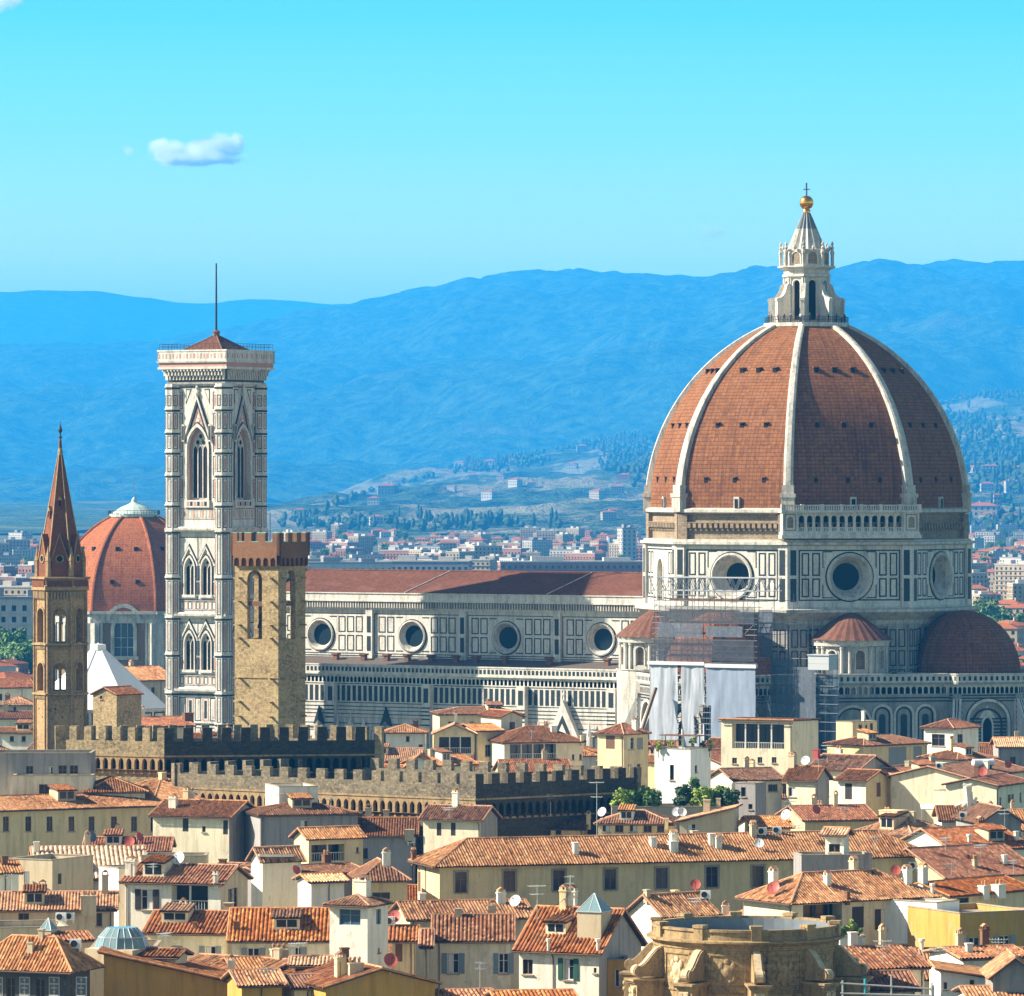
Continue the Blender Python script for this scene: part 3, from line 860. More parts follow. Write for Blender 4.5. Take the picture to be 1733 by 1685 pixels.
def tribune(k, dist, rb, rd, detailed=True):
    """polygonal apse with half dome and gallery, in front of face k"""
    a = R(45 * k)
    c = Vector((sin(a), -cos(a), 0)) * dist
    def oc_(r, j):
        b = a + R(45 * j - 22.5)
        return c + Vector((r * sin(b), -r * cos(b), 0))
    mb = MB()
    for j in range(-3, 4):
        A, B = oc_(rb, j), oc_(rb, j + 1)
        pl = PL(A, B - A, (A + B) / 2 - c)
        w = (B - A).length
        pl.slab(mb, 0, w, 0, 12, -0.8, 0, 0)
        for i in range(9):
            aa = w * (i + 0.5) / 9
            pl.frame(mb, aa - w / 18 + 0.08, aa + w / 18 - 0.08, 4.5, 10.6, 0.22, 0.05, 1)
        pl.slab(mb, -0.2, w + 0.2, 12, 12.35, -0.8, 0.3, 0)
        # one big arch with a window, or three small ones
        zA, zB = 12.35, 22.3
        if j % 2 == 0 or not detailed or True:
            pl.hole(mb, 0, w, zA, zB, arch(w / 2, 12.6, 17.3, 3.6, False), 0.7, 0, 0, 5)
            inn = PL(pl.pt(0, 0, -0.7), pl.ex, pl.n)
            for z in [12.7 + 0.62 * i for i in range(9)]:
                inn.slab(mb, w / 2 - 3.55, w / 2 + 3.55, z, z + 0.3, 0, 0.05, 1)
            arch_band(pl, mb, w / 2, 12.6, 17.3, 3.6, 0.5, 0, 0.25, 7, False)
            arch_band(pl, mb, w / 2, 12.6, 17.3, 4.05, 0.25, 0, 0.08, 1, False)
            arch_band(inn, mb, w / 2, 12.6, 16.8, 2.55, 0.35, 0, 0.2, 1, False)
            # the window in it
            inn.ext(mb, arch(w / 2, 12.6, 16.6, 0.85), 0.0, 0.12, 4)
            arch_band(inn, mb, w / 2, 12.6, 16.6, 0.85, 0.3, 0, 0.35, 7)
            inn.ext(mb, [(w / 2 - 1.5, 17.9), (w / 2 + 1.5, 17.9), (w / 2, 20.2)], 0, 0.15, 7)
        for s in (0.0, w):
            pl.slab(mb, s - 0.65, s + 0.65, 12.35, 22.2, 0, 0.6, 0)
            for z in [12.8 + 1.0 * i for i in range(9)]:
                pl.slab(mb, s - 0.66, s + 0.66, z, z + 0.35, 0.6, 0.64, 1)
        for z in (20.9, 21.4, 21.9):
            pl.slab(mb, 0.65, w - 0.65, z, z + 0.22, 0, 0.06, 1)
        # corbelled gallery
        nC = 13
        for i in range(nC):
            aa = w * (i + 0.5) / nC
            q = w / nC
            pl.hole(mb, aa - q / 2, aa + q / 2, 22.3, 24.0, arch(aa, 22.3 + 0.02, 23.2, q * 0.36, False, n=3), 0.9, 7, 4, 4)
        pl2 = PL(pl.pt(-0.4, 0, 0.5), pl.ex, pl.n)
        w2 = w + 0.8
        pl2.slab(mb, 0, w2, 24.0, 24.35, -1.6, 0.1, 0)
        pl2.slab(mb, 0, w2, 24.35, 25.7, -0.3, 0, 7)
        for i in range(12):
            aa = w2 * (i + 0.5) / 12
            pl2.slab(mb, aa - 0.24, aa + 0.24, 24.65, 25.4, 0, 0.04, 1)
        pl2.slab(mb, 0, w2, 25.7, 25.9, -0.4, 0.1, 7)
    mb.poly([oc_(rb, j) + Vector((0, 0, 24.1)) for j in range(8)], 5)
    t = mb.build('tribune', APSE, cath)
    mb = MB()
    Hh = 11.6
    n = 9
    for j in range(8):
        for i in range(n):
            f0, f1 = i / n * pi / 2, (i + 1) / n * pi / 2
            q = lambda f: (rd * cos(f), 25.2 + Hh * sin(f))
            (r0, z0), (r1, z1) = q(f0), q(f1)
            vs = [oc_(r0, j) + Vector((0, 0, z0)), oc_(r0, j + 1) + Vector((0, 0, z0)), oc_(r1, j + 1) + Vector((0, 0, z1)), oc_(r1, j) + Vector((0, 0, z1))]
            wv = [(vs[1] - vs[0]).length / 2, (vs[2] - vs[3]).length / 2]
            if i == n - 1: mb.add(vs[:3], [(0, 1, 2)], 0, [(-wv[0], f0 * rd), (wv[0], f0 * rd), (0, f1 * rd)])
            else: mb.add(vs, [(0, 1, 2, 3)], 0, [(-wv[0], f0 * rd), (wv[0], f0 * rd), (wv[1], f1 * rd), (-wv[1], f1 * rd)])
    mb.build('half_dome', [M['apse_tile']], t)
    mb = MB()      # sloping buttress ramps at the corners
    for j in range(-2, 4):
        b = a + R(45 * j - 22.5)
        er = Vector((sin(b), -cos(b), 0)); et = Vector((cos(b), sin(b), 0))
        out = [(rb - 0.3, 3), (rb + 6.2, 3), (rb + 6.2, 9.0), (rb + 0.6, 21.4), (rb - 0.3, 21.4)]
        for o0, o1, mm in ((-0.75, -0.35, 0), (-0.35, -0.12, 1), (-0.12, 0.12, 0), (0.12, 0.35, 1), (0.35, 0.75, 0)):
            mb.prism([c + er * r + et * o0 + Vector((0, 0, z)) for r, z in out], [c + er * r + et * o1 + Vector((0, 0, z)) for r, z in out], mm)
    mb.build('buttress', STONE, t)
    return t
tribune(2, 32.5, 14.9, 10.2)
tribune(0, 32.5, 14.2, 9.8, False)

def exedra(k, dist=28.2, r=6.3, zb=26.0):
    a = R(45 * k)
    c = Vector((sin(a), -cos(a), 0)) * dist
    mb = MB()
    ni = 9
    for i in range(ni):
        b0, b1 = a + R(-108 + 216 * i / ni), a + R(-108 + 216 * (i + 1) / ni)
        A = c + Vector((r * sin(b0), -r * cos(b0), 0)); B = c + Vector((r * sin(b1), -r * cos(b1), 0))
        pl = PL(A, B - A, (A + B) / 2 - c)
        w = (B - A).length
        if i % 2 == 0:
            pl.hole(mb, 0, w, zb - 0.4, 31.2, arch(w / 2, zb + 0.7, 29.2, 0.85, False), 0.9, 5, 5, 6)
            arch_band(pl, mb, w / 2, zb + 0.7, 29.2, 0.85, 0.22, 0, 0.15, 0, False)
        else:
            pl.slab(mb, 0, w, zb - 0.4, 31.2, -0.4, 0, 5)
            for q in (0.22, 0.78):
                p = pl.pt(w * q, 0, 0.25)
                mb.lathe([(0.3, zb), (0.27, 30.2), (0.4, 30.4), (0.4, 30.7)], 8, (p.x, p.y), 0)
    mb.lathe([(r, 30.7), (r + 0.6, 30.8), (r + 0.7, 31.3), (r + 0.9, 31.6), (r + 0.9, 31.9)], 26, c, 0)
    mb.lathe([(r + 0.8, 0), (r + 0.8, zb - 0.3), (r + 1.0, zb - 0.2), (r + 1.0, zb)], 26, c, 5)
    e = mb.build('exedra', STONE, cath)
    mb = MB()
    n = 52
    vs = []
    L = math.hypot(r + 1.0, 5.2)
    for t_, rr, z in ((0, r + 1.15, 31.8), (0.5, (r + 1) * 0.55, 34.6), (1, 0.25, 37.2)):
        for i in range(n + 1):
            q = rr * (1.0 + (0.015 if i % 2 else -0.015))
            vs.append((c.x + q * sin(2 * pi * i / n), c.y - q * cos(2 * pi * i / n), z))
    for j in range(2):
        for i in range(n):
            mb.add([vs[j * (n + 1) + i], vs[j * (n + 1) + i + 1], vs[(j + 1) * (n + 1) + i + 1], vs[(j + 1) * (n + 1) + i]], [(0, 1, 2, 3)], 0,
                   [(i * 0.5, j * L / 2), (i * 0.5 + 0.5, j * L / 2), (i * 0.5 + 0.5, (j + 1) * L / 2), (i * 0.5, (j + 1) * L / 2)])
    mb.lathe([(0.5, 36.9), (0.55, 37.3), (0.1, 37.8)], 8, c, 1)
    mb.build('cone_roof', [tiles('exedra_tile', [(0.11, 0.046, 0.026), (0.165, 0.071, 0.04), (0.135, 0.056, 0.032)], 0.55, 0.5, 0.45, (0.05, 0.03, 0.02), False), M['weathered_marble']], e)
exedra(1)
exedra(-1, 28.6, 6.3)
# sacristy wall that links the apses below the exedra
pl, w = octo_pl(38.6, 1)
mb = MB()
pl.slab(mb, -2, w + 2, 0, 22.3, -3, 0, 0)
for i, (aa, hw) in enumerate(((3.2, 1.5), (7.4, 1.5), (13.0, 3.2), (18.4, 1.5), (22.4, 1.5), (26.4, 1.5))):
    pl.ext(mb, arch(aa, 12.6, 18.6 if hw < 2 else 16.8, hw, False), 0, 0.05, 1)
    pl.ext(mb, arch(aa, 12.6, 18.6 if hw < 2 else 16.8, hw - 0.35, False), 0.05, 0.1, 5)
    arch_band(pl, mb, aa, 12.6, 18.6 if hw < 2 else 16.8, hw, 0.45, 0, 0.3, 7, False)
    pl.ext(mb, arch(aa, 12.6, 18.2 if hw < 2 else 16.2, hw * 0.4, False), 0.1, 0.15, 1)
for z in [4 + 0.9 * i for i in range(10)]:
    pl.slab(mb, -2, w + 2, z, z + 0.35, 0, 0.05, 1)
for z in (20.9, 21.5):
    pl.slab(mb, -2, w + 2, z, z + 0.25, 0, 0.05, 1)
nC = 30
for i in range(nC):
    q = (w + 4) / nC
    aa = -2 + q * (i + 0.5)
    pl.hole(mb, aa - q / 2, aa + q / 2, 22.3, 24.0, arch(aa, 22.32, 23.2, q * 0.36, False, n=3), 0.9, 7, 4, 4)
pl.slab(mb, -2.4, w + 2.4, 24.0, 24.35, -3.6, 0.6, 0)
pl.slab(mb, -2.4, w + 2.4, 24.35, 25.7, 0.2, 0.5, 7)
for i in range(30):
    aa = -2.2 + (w + 4.4) * (i + 0.5) / 30
    pl.slab(mb, aa - 0.24, aa + 0.24, 24.65, 25.4, 0.5, 0.54, 1)
pl.slab(mb, -2.4, w + 2.4, 25.7, 25.9, 0.1, 0.6, 7)
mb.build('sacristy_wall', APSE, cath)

# ---- nave
UW, UE = -112.0, -24.0
VC, VA = -10.5, -21.5
pc = PL((0, VC, 0), (1, 0, 0), (0, -1, 0))
piers = [c_u(px, VC) for px in (627, 785, 945)]
winu = [c_u(px, VC) for px in (543, 698, 857, 1018)]
bounds = [UW] + piers + [UE]
mb = MB()
for i, cu in enumerate(winu):
    b0, b1 = bounds[i], bounds[i + 1]
    if i == 3: b1 = UE
    hole = [(cu + 2.75 * cos(2 * pi * q / 32), 30.7 + 2.75 * sin(2 * pi * q / 32)) for q in range(32)]
    pc.hole(mb, b0, b1, 26.0, 35.6, hole, 0.05, 0)
    pc.frame(mb, b0 + 0.9, b1 - 0.9, 27.2, 34.9, 0.14, 0.05, 1)
    # panels in two rows, clear of the oculus
    step = 1.98
    a = b0 + 1.5
    nn = int((b1 - b0 - 3.0) / step)
    a += ((b1 - b0 - 3.0) - nn * step) / 2
    for q in range(nn):
        p0, p1 = a + q * step + 0.2, a + (q + 1) * step - 0.2
        far_ = min(abs(p0 - cu), abs(p1 - cu)) if not (p0 < cu < p1) else 0
        if far_ > 3.4:
            pc.frame(mb, p0, p1, 27.75, 30.75, 0.2, 0.05, 1)
            pc.frame(mb, p0, p1, 31.3, 34.35, 0.2, 0.05, 1)
        elif far_ > 1.2:
            pc.slab(mb, p0, p1, 34.15, 34.35, 0, 0.05, 1)
            pc.slab(mb, p0, p1, 27.75, 27.95, 0, 0.05, 1)
    # pier at the east end of the bay
    pc.slab(mb, b1 - 0.75, b1 + 0.75, 26.0, 35.6, 0, 0.6, 0)
    pc.slab(mb, b1 - 0.42, b1 + 0.42, 27.8, 30.6, 0.6, 0.65, 1)
    pc.slab(mb, b1 - 0.42, b1 + 0.42, 31.3, 34.4, 0.6, 0.65, 1)
for z in (26.4, 26.75):
    pc.slab(mb, UW, UE, z, z + 0.16, 0, 0.06, 1)
# corbelled eaves gallery
pc.slab(mb, UW, UE, 35.6, 36.0, -0.5, 0.5, 0)
pc.slab(mb, UW, UE, 36.0, 37.2, -0.5, 0.3, 1)  # dark band painted in for the shade behind the corbels
nb = 150
for i in range(nb):
    a = UW + (UE - UW) * (i + 0.5) / nb
    pc.slab(mb, a - 0.12, a + 0.12, 36.0, 37.2, 0.3, 1.0, 5)
pc.slab(mb, UW, UE, 37.2, 37.5, -0.5, 1.25, 0)
pc.slab(mb, UW, UE, 37.5, 38.7, -0.5, 1.1, 0)
pc.slab(mb, UW, UE, 38.7, 38.9, -0.6, 1.3, 0)
mb.box(UW, UE, -9.4, 10.4, 0, 38.6, 5)
nave = mb.build('nave_wall', STONE, cath)
for cu in winu:
    mb = MB()
    pc.rev(mb, cu, 30.7, [(3.05, 0.02), (3.05, 0.3), (2.8, 0.4), (2.65, 0.28), (2.05, -0.7), (1.95, -0.72)], 32, 0)
    pc.rev(mb, cu, 30.7, [(3.25, 0.0), (3.25, 0.08), (3.05, 0.08)], 32, 2)
    pc.disc(mb, cu, 30.7, 2.05, -0.7, 32, 1)
    mb.build('oculus', [M['weathered_marble'], M['oculus_glass'], GM], nave)
mb = MB()
nr = 120
for s in (-1, 1):
    for i in range(nr):
        u0, u1 = UW + (UE - UW) * i / nr, UW + (UE - UW) * (i + 1) / nr
        y0, y1 = s * 11.6, 0
        pts = [Vector((u0, y0, 38.9)), Vector((u1, y0, 38.9)), Vector((u1, 0, 42.9)), Vector((u0, 0, 42.9))]
        if s > 0: pts = [pts[1], pts[0], pts[3], pts[2]]
        mb.add(pts, [(0, 1, 2, 3)], 0, [(u0, 0), (u1, 0), (u1, 12), (u0, 12)])
mb.tube((UW, 0, 42.9), (UE, 0, 42.9), 0.22, 6, 0)
for px in (690, 930):
    u = c_u(px, VC)
    p0, p1 = Vector((u, -11.6, 39.0)), Vector((u + 3.0, 0, 43.0))
    mb.tube(p0, p1, 0.1, 4, 1)
mb.build('nave_roof', [M['nave_tile'], M['weathered_marble']], cath)
# facade end
mb = MB()
mb.prism([Vector((UW - 1.5, y, z)) for y, z in ((-11.5, 0), (11.5, 0), (11.5, 40), (0, 44.5), (-11.5, 40))], [Vector((UW, y, z)) for y, z in ((-11.5, 0), (11.5, 0), (11.5, 40), (0, 44.5), (-11.5, 40))], 0)
mb.build('facade', STONE, cath)

# ---- south aisle
pa = PL((0, VA, 0), (1, 0, 0), (0, -1, 0))
AE = -27.5
mb = MB()
pa.slab(mb, UW, AE, 0, 22.2, -2.0, 0, 0)
ab = [UW, c_u(565, VA), c_u(727, VA), c_u(887, VA), c_u(1040, VA)]
# niche-like strip of narrow dark panels
u = UW + 0.6
while u < AE - 0.8:
    pa.slab(mb, u, u + 0.72, 18.7, 21.6, 0, 0.05, 1)
    u += 1.22
pa.frame(mb, UW + 0.2, AE - 0.2, 18.3, 22.0, 0.14, 0.05, 1)
for i, z in enumerate((17.6, 16.9, 16.2, 15.5, 14.4)):
    pa.slab(mb, UW, AE, z, z + 0.15, 0, 0.06, 1 if i != 3 else 2)
pa.slab(mb, UW, AE, 13.8, 14.1, 0, 0.35, 0)
u = UW + 0.6
while u < AE - 1.5:
    pa.frame(mb, u, u + 1.3, 7.0, 13.2, 0.13, 0.05, 1)
    u += 1.75
for b in ab[1:]:
    pa.slab(mb, b - 0.9, b + 0.9, 0, 22.2, 0, 1.3, 0)
    for z in (14.4, 15.5, 16.2, 16.9, 17.6):
        pa.slab(mb, b - 0.92, b + 0.92, z, z + 0.26, 1.3, 1.35, 1)
    pa.slab(mb, b - 0.5, b + 0.5, 18.7, 21.4, 1.3, 1.35, 1)
    pa.frame(mb, b - 0.6, b + 0.6, 7, 13.2, 0.22, 1.35, 1)
nC = 96
q = (AE - UW) / nC
for i in range(nC):
    aa = UW + q * (i + 0.5)
    pa.hole(mb, aa - q / 2, aa + q / 2, 22.2, 23.7, arch(aa, 22.22, 23.0, q * 0.34, False, n=3), 0.7, 0, 4, 4)
pa.slab(mb, UW, AE, 23.7, 24.0, -1.5, 0.55, 0)
pa.slab(mb, UW, AE, 24.0, 25.4, 0.1, 0.4, 0)
for i in range(nC):
    aa = UW + q * (i + 0.5)
    pa.slab(mb, aa - 0.24, aa + 0.24, 24.3, 25.1, 0.4, 0.45, 1)
pa.slab(mb, UW, AE, 25.4, 25.65, 0.0, 0.5, 0)
aisle = mb.build('aisle_wall', STONE, cath)
mb = MB()
mb.add([(UW, VA + 0.2, 24.1), (AE, VA + 0.2, 24.1), (AE, VC, 26.5), (UW, VC, 26.5)], [(0, 1, 2, 3)], 0)
ar = mb.build('aisle_roof', [plain('aisle_lead', (0.11, 0.085, 0.07), 0.8, 0, 0.2, 0.3)], cath)
for px in (569, 616, 655, 690, 730, 772, 806, 855, 930, 1028):
    u = c_u(px, VC - 2)
    mb = MB()
    mb.box(u - 0.45, u + 0.45, VC - 2.5, VC - 1.5, 25.4, 27.0, 0)
    mb.box(u - 0.65, u + 0.65, VC - 2.7, VC - 1.3, 27.0, 27.3, 0)
    mb.build('chimney', [M['red_brick']], ar)
# lancets, pinnacles and the gabled portal low on the aisle wall
for px in (542, 655):
    u = c_u(px, VA)
    mb = MB()
    pa.ext(mb, arch(u, 6, 13.0, 0.75), 0.05, 0.3, 1)
    arch_band(pa, mb, u, 6, 13.0, 0.75, 0.4, 0, 0.6, 0)
    pa.ext(mb, [(u - 1.2, 14.2), (u + 1.2, 14.2), (u, 17.6)], 0.1, 0.6, 1)
    mb.build('window', STONE, aisle)
for px, s in ((597, 0.7), (958, 1.3)):
    u = c_u(px, VA)
    mb = MB()
    pa.ext(mb, [(u - 3.6 * s, 10.2), (u + 3.6 * s, 10.2), (u, 10.2 + 7.4 * s)], 0.1, 1.3, 0)
    pa.ext(mb, [(u - 2.4 * s, 10.8), (u + 2.4 * s, 10.8), (u, 10.8 + 4.8 * s)], 1.3, 1.36, 1)
    pa.ext(mb, [(u - 1.7 * s, 11.1), (u + 1.7 * s, 11.1), (u, 11.1 + 3.4 * s)], 1.36, 1.42, 0)
    pa.slab(mb, u - 3.8 * s, u + 3.8 * s, 0, 10.2, 0, 1.2, 0)
    pa.ext(mb, arch(u, 0, 7.4, 1.9 * s, False), 1.2, 1.25, 4)
    for q in (-4.2 * s, 4.2 * s):
        pa.slab(mb, u + q - 0.35, u + q + 0.35, 0, 13.4 * 0.5 + 6.5, 0, 1.3, 0)
        p = pa.pt(u + q, 0, 0.8)
        mb.lathe([(0.5, 13.2), (0.0, 16.4)], 6, (p.x, p.y), 0)
    p = pa.pt(u, 0, 0.7)
    mb.lathe([(0.35, 10.2 + 7.0 * s), (0.15, 10.2 + 7.9 * s), (0.3, 10.2 + 8.2 * s), (0.0, 10.2 + 9.0 * s)], 6, (p.x, p.y), 0)
    mb.build('portal', STONE, aisle)

# ------------------------------------------------------------------ bell tower
TU = None
VT = -40.0
TU = c_u(366, VT)
cr = Matrix.Rotation(ROT, 4, 'Z')
def c_world(u, v, z=0): return DC + cr @ Vector((u, v, z))
camp = thing('bell_tower', 'tall square bell tower of white, pink and green marble with flagpole', 'bell tower', c_world(TU, VT), ROT)
camp.scale = (0.85, 0.85, 1)
TB = [WM, GM, PM, DI, M['weathered_marble']]
hL = 7.0
def face(k, h=hL):
    a = R(90 * k)
    n = Vector((sin(a), -cos(a), 0)); ex = Vector((cos(a), sin(a), 0))
    return PL(n * h - ex * h, ex, n)
def lancets(pl, mb, c, z0, zs, hw, nl, o=0.0):
    """traceried opening inside a pointed arch: nl lights, colonnettes, roundel"""
    lw = 2 * hw / nl
    for i in range(nl):
        a = c - hw + lw * (i + 0.5)
        pl.ext(mb, arch(a, z0, zs - 0.35, lw * 0.5 - 0.11, True, 1.0, 4), o, o + 0.03, 3)
        arch_band(pl, mb, a, zs - 0.4, zs - 0.35, lw * 0.5 - 0.11, 0.11, o, o + 0.16, 0, True, 1.0, 4)
    for i in range(nl + 1):
        a = c - hw + lw * i
        pl.slab(mb, a - 0.1, a + 0.1, z0, zs - 0.3, o, o + 0.2, 0)
zs1, zs2, zs3 = 21.6, 35.6, 51.6
w = 2 * hL
mb = MB()
for k in range(4):
    pl = face(k)
    # plinth and lowest storey
    pl.slab(mb, 0, w, 0, 20.6, -0.6, 0, 0)
    for z in (4.5, 9.5, 14.6, 20.1):
        pl.slab(mb, 0, w, z, z + 0.35, 0, 0.08, 1)
    for i in range(5):
        a = 1.9 + i * (w - 3.8) / 5
        for q0, q1 in ((15.4, 19.7), (10.2, 14.2), (5.2, 9.1)):
            pl.frame(mb, a + 0.2, a + (w - 3.8) / 5 - 0.2, q0, q1, 0.16, 0.05, 2 if i % 2 else 1)
            pl.slab(mb, a + 0.7, a + (w - 3.8) / 5 - 0.7, q0 + 0.5, q1 - 0.5, 0, 0.05, 1 if i in (1, 3) else 4)
    # two storeys with paired two-light windows
    for zb, zt in ((zs1, 34.6), (zs2, 50.6)):
        cs = (4.75, w - 4.75)
        zsill, zspr = zb + 3.3, zb + 8.1
        ztop = zt
        for j, c in enumerate(cs):
            a0, a1 = (0, w / 2) if j == 0 else (w / 2, w)
            pl.hole(mb, a0, a1, zb, ztop, arch(c, zsill, zspr, 1.28, True, 0.95), 0.55, 0, 0, 4)
            inn = PL(pl.pt(0, 0, -0.55), pl.ex, pl.n)
            lancets(inn, mb, c, zsill, zspr + 0.2, 1.24, 2)
            inn.disc(mb, c, zspr + 1.2, 0.3, 0.06, 10, 3)
            arch_band(pl, mb, c, zsill, zspr, 1.28, 0.28, 0, 0.22, 0, True, 0.95)
            arch_band(pl, mb, c, zsill, zspr, 1.62, 0.16, 0, 0.1, 1, True, 0.95)
            # gable over it
            g0, g1 = zspr + 1.3, zspr + 4.4
            for s in (-1, 1):
                pl.ext(mb, [(c + s * 2.15, g0), (c + s * 1.8, g0), (c, g1 - 0.55), (c, g1)] if s > 0 else [(c - 1.8, g0), (c - 2.15, g0), (c, g1), (c, g1 - 0.55)], 0, 0.3, 0)
                pl.ext(mb, [(c + s * 2.4, g0), (c + s * 2.15, g0), (c, g1), (c, g1 + 0.4)] if s > 0 else [(c - 2.15, g0), (c - 2.4, g0), (c, g1 + 0.4), (c, g1)], 0, 0.1, 1)
            pl.slab(mb, c - 1.75, c + 1.75, zsill - 0.5, zsill, 0, 0.4, 0)
            for s in (-1, 1):      # small panels beside
                pl.frame(mb, c + s * 2.25 - 0.32, c + s * 2.25 + 0.32, zsill + 0.1, zsill + 2.3, 0.1, 0.05, 1)
                pl.slab(mb, c + s * 2.25 - 0.16, c + s * 2.25 + 0.16, zsill + 0.35, zsill + 2.0, 0, 0.05, 2)
                pl.frame(mb, c + s * 2.25 - 0.32, c + s * 2.25 + 0.32, zsill + 2.7, zspr + 0.6, 0.1, 0.05, 1)
        pl.frame(mb, 2.0, w - 2.0, zb + 2.3, zt - 0.9, 0.16, 0.06, 1)
        pl.slab(mb, w / 2 - 0.07, w / 2 + 0.07, zb + 2.5, zt - 1.1, 0, 0.07, 1)
        for i in range(9):
            a = 2.2 + i * (w - 4.4) / 9
            pl.frame(mb, a + 0.1, a + (w - 4.4) / 9 - 0.1, zb + 0.6, zb + 2.0, 0.1, 0.05, 2 if i % 2 else 1)
        pl.frame(mb, 2.0, w - 2.0, zb + 0.35, zb + 2.15, 0.08, 0.06, 1)
    # bell stage with one great three-light window
    zb, zt = zs3 - 0.2, 78.2
    c = w / 2
    zsill, zspr = 56.6, 66.0
    pl.hole(mb, 0, w, zb, zt, arch(c, zsill, zspr, 2.75, True, 0.85, 8), 1.1, 0, 0, 4)
    inn = PL(pl.pt(0, 0, -1.1), pl.ex, pl.n)
    lancets(inn, mb, c, zsill + 0.4, zspr + 0.1, 2.0, 3)
    for q in (-0.75, 0.75): inn.disc(mb, c + q, zspr + 1.35, 0.42, 0.08, 12, 3)
    inn.disc(mb, c, zspr + 2.5, 0.4, 0.08, 12, 3)
    arch_band(pl, mb, c, zsill, zspr, 2.75, 0.42, 0, 0.35, 0, True, 0.85, 8)
    arch_band(pl, mb, c, zsill, zspr, 3.17, 0.2, 0, 0.16, 1, True, 0.85, 8)
    arch_band(inn, mb, c, zsill, zspr, 2.3, 0.3, 0, 0.35, 2, True, 0.85, 8)
    pl.slab(mb, c - 3.3, c + 3.3, zsill - 1.4, zsill, 0, 0.5, 0)
    for i in range(6):
        pl.slab(mb, c - 2.7 + i * 0.95, c - 2.05 + i * 0.95, zsill - 1.1, zsill - 0.3, 0.5, 0.54, 1 if i % 2 else 2)
    g0, g1 = zspr + 2.0, 76.2
    for s in (-1, 1):
        def tri(b0, b1, t0, t1):
            q = [(c + s * b1, g0), (c, t1), (c, t0), (c + s * b0, g0)]
            return q if s > 0 else q[::-1]
        pl.ext(mb, tri(3.3, 3.75, g1 - 0.7, g1), 0, 0.55, 0)
        pl.ext(mb, tri(3.75, 4.05, g1, g1 + 0.45), 0, 0.2, 1)
        pl.ext(mb, tri(2.7, 2.95, g1 - 1.9, g1 - 1.4), 0, 0.2, 1)
        pl.ext(mb, tri(2.1, 2.5, g1 - 2.9, g1 - 2.2), 0, 0.12, 2)
        pl.slab(mb, c + s * 3.55 - 0.28, c + s * 3.55 + 0.28, g0 - 0.5, g0 + 2.7, 0.2, 0.75, 0)
        pl.slab(mb, c + s * 3.55 - 0.2, c + s * 3.55 + 0.2, g0 - 0.2, g0 + 2.4, 0.75, 0.79, 1)
        # triangular panels above the gable
        p_ = [(c + s * 1.7, 77.3), (c + s * 3.2, 77.3), (c + s * 3.2, 74.4)]
        pl.ext(mb, p_ if s < 0 else p_[::-1], 0, 0.05, 1)
        p_ = [(c + s * 2.0, 77.1), (c + s * 3.0, 77.1), (c + s * 3.0, 75.0)]
        pl.ext(mb, p_ if s < 0 else p_[::-1], 0.05, 0.09, 0)
        for q0, q1, mm in ((57.0, 60.4, 2), (61.2, 64.8, 1), (65.6, 68.4, 2), (69.2, 72.8, 1), (73.6, 76.8, 2)):
            x0 = c + s * 4.55
            pl.frame(mb, x0 - 0.5, x0 + 0.5, q0, q1, 0.12, 0.06, 1)
            pl.slab(mb, x0 - 0.24, x0 + 0.24, q0 + 0.4, q1 - 0.4, 0, 0.05, mm if mm == 2 else 4)
    inn2 = PL(pl.pt(0, 0, 0.02), pl.ex, pl.n)
    inn2.disc(mb, c, g0 + 3.4, 0.62, 0.05, 14, 2)
    inn2.disc(mb, c, g0 + 3.4, 0.36, 0.09, 14, 0)
    p = pl.pt(c, 0, 0.3)
    mb.lathe([(0.3, g1 - 0.3), (0.45, g1 + 0.3), (0.15, g1 + 0.9), (0.35, g1 + 1.4), (0.0, g1 + 2.4)], 6, (p.x, p.y), 0)
    pl.slab(mb, 2.0, w - 2.0, 77.6, 77.8, 0, 0.08, 1)
    pl.frame(mb, 1.9, w - 1.9, 53.0, 55.0, 0.1, 0.06, 1)
    for i in range(12):
        a = 2.1 + i * (w - 4.2) / 12
        pl.slab(mb, a + 0.14, a + (w - 4.2) / 12 - 0.14, 53.3, 54.7, 0, 0.05, 2 if i % 3 == 1 else 4)
tw = mb.build('wall', TB, camp)
for sx, sy in ((-1, -1), (1, -1), (1, 1), (-1, 1)):     # octagonal corner buttresses
    mb = MB()
    c = (sx * (hL - 0.35), sy * (hL - 0.35))
    mb.lathe([(1.95, 0), (1.95, 78.3)], 8, c, 0, R(22.5), R(382.5))
    for z in (4.5, 9.5, 14.6, 20.2, 27.4, 34.3, 41.8, 50.4, 55.3, 60.9, 65.2, 68.9, 73.2, 77.4):
        mb.lathe([(1.96, z - 0.12), (2.06, z - 0.1), (2.06, z + 0.22), (1.96, z + 0.24)], 8, c, 1, R(22.5), R(382.5))
        mb.lathe([(1.96, z + 0.24), (2.14, z + 0.26), (2.14, z + 0.5), (1.96, z + 0.52)], 8, c, 0, R(22.5), R(382.5))
    for i in range(8):
        a = R(45 * i)
        n = Vector((sin(a), -cos(a), 0)); ex = Vector((cos(a), sin(a), 0))
        pl = PL(Vector((*c, 0)) + n * (1.95 * cos(R(22.5))), ex, n)
        zz = [5.2, 9.9, 15.0, 20.9, 28.1, 35.0, 42.5, 51.2, 56.0, 61.6, 65.9, 69.6, 73.9, 77.2]
        for z0_, z1_ in zip(zz, zz[1:]):
            if z1_ - z0_ < 2.6: continue
            pl.frame(mb, -0.5, 0.5, z0_ + 0.25, z1_ - 1.0, 0.13, 0.05, 1)
            pl.slab(mb, -0.2, 0.2, z0_ + 0.7, z1_ - 1.5, 0, 0.04, 2 if i % 2 else 4)
    mb.build('corner_buttress', TB, camp)
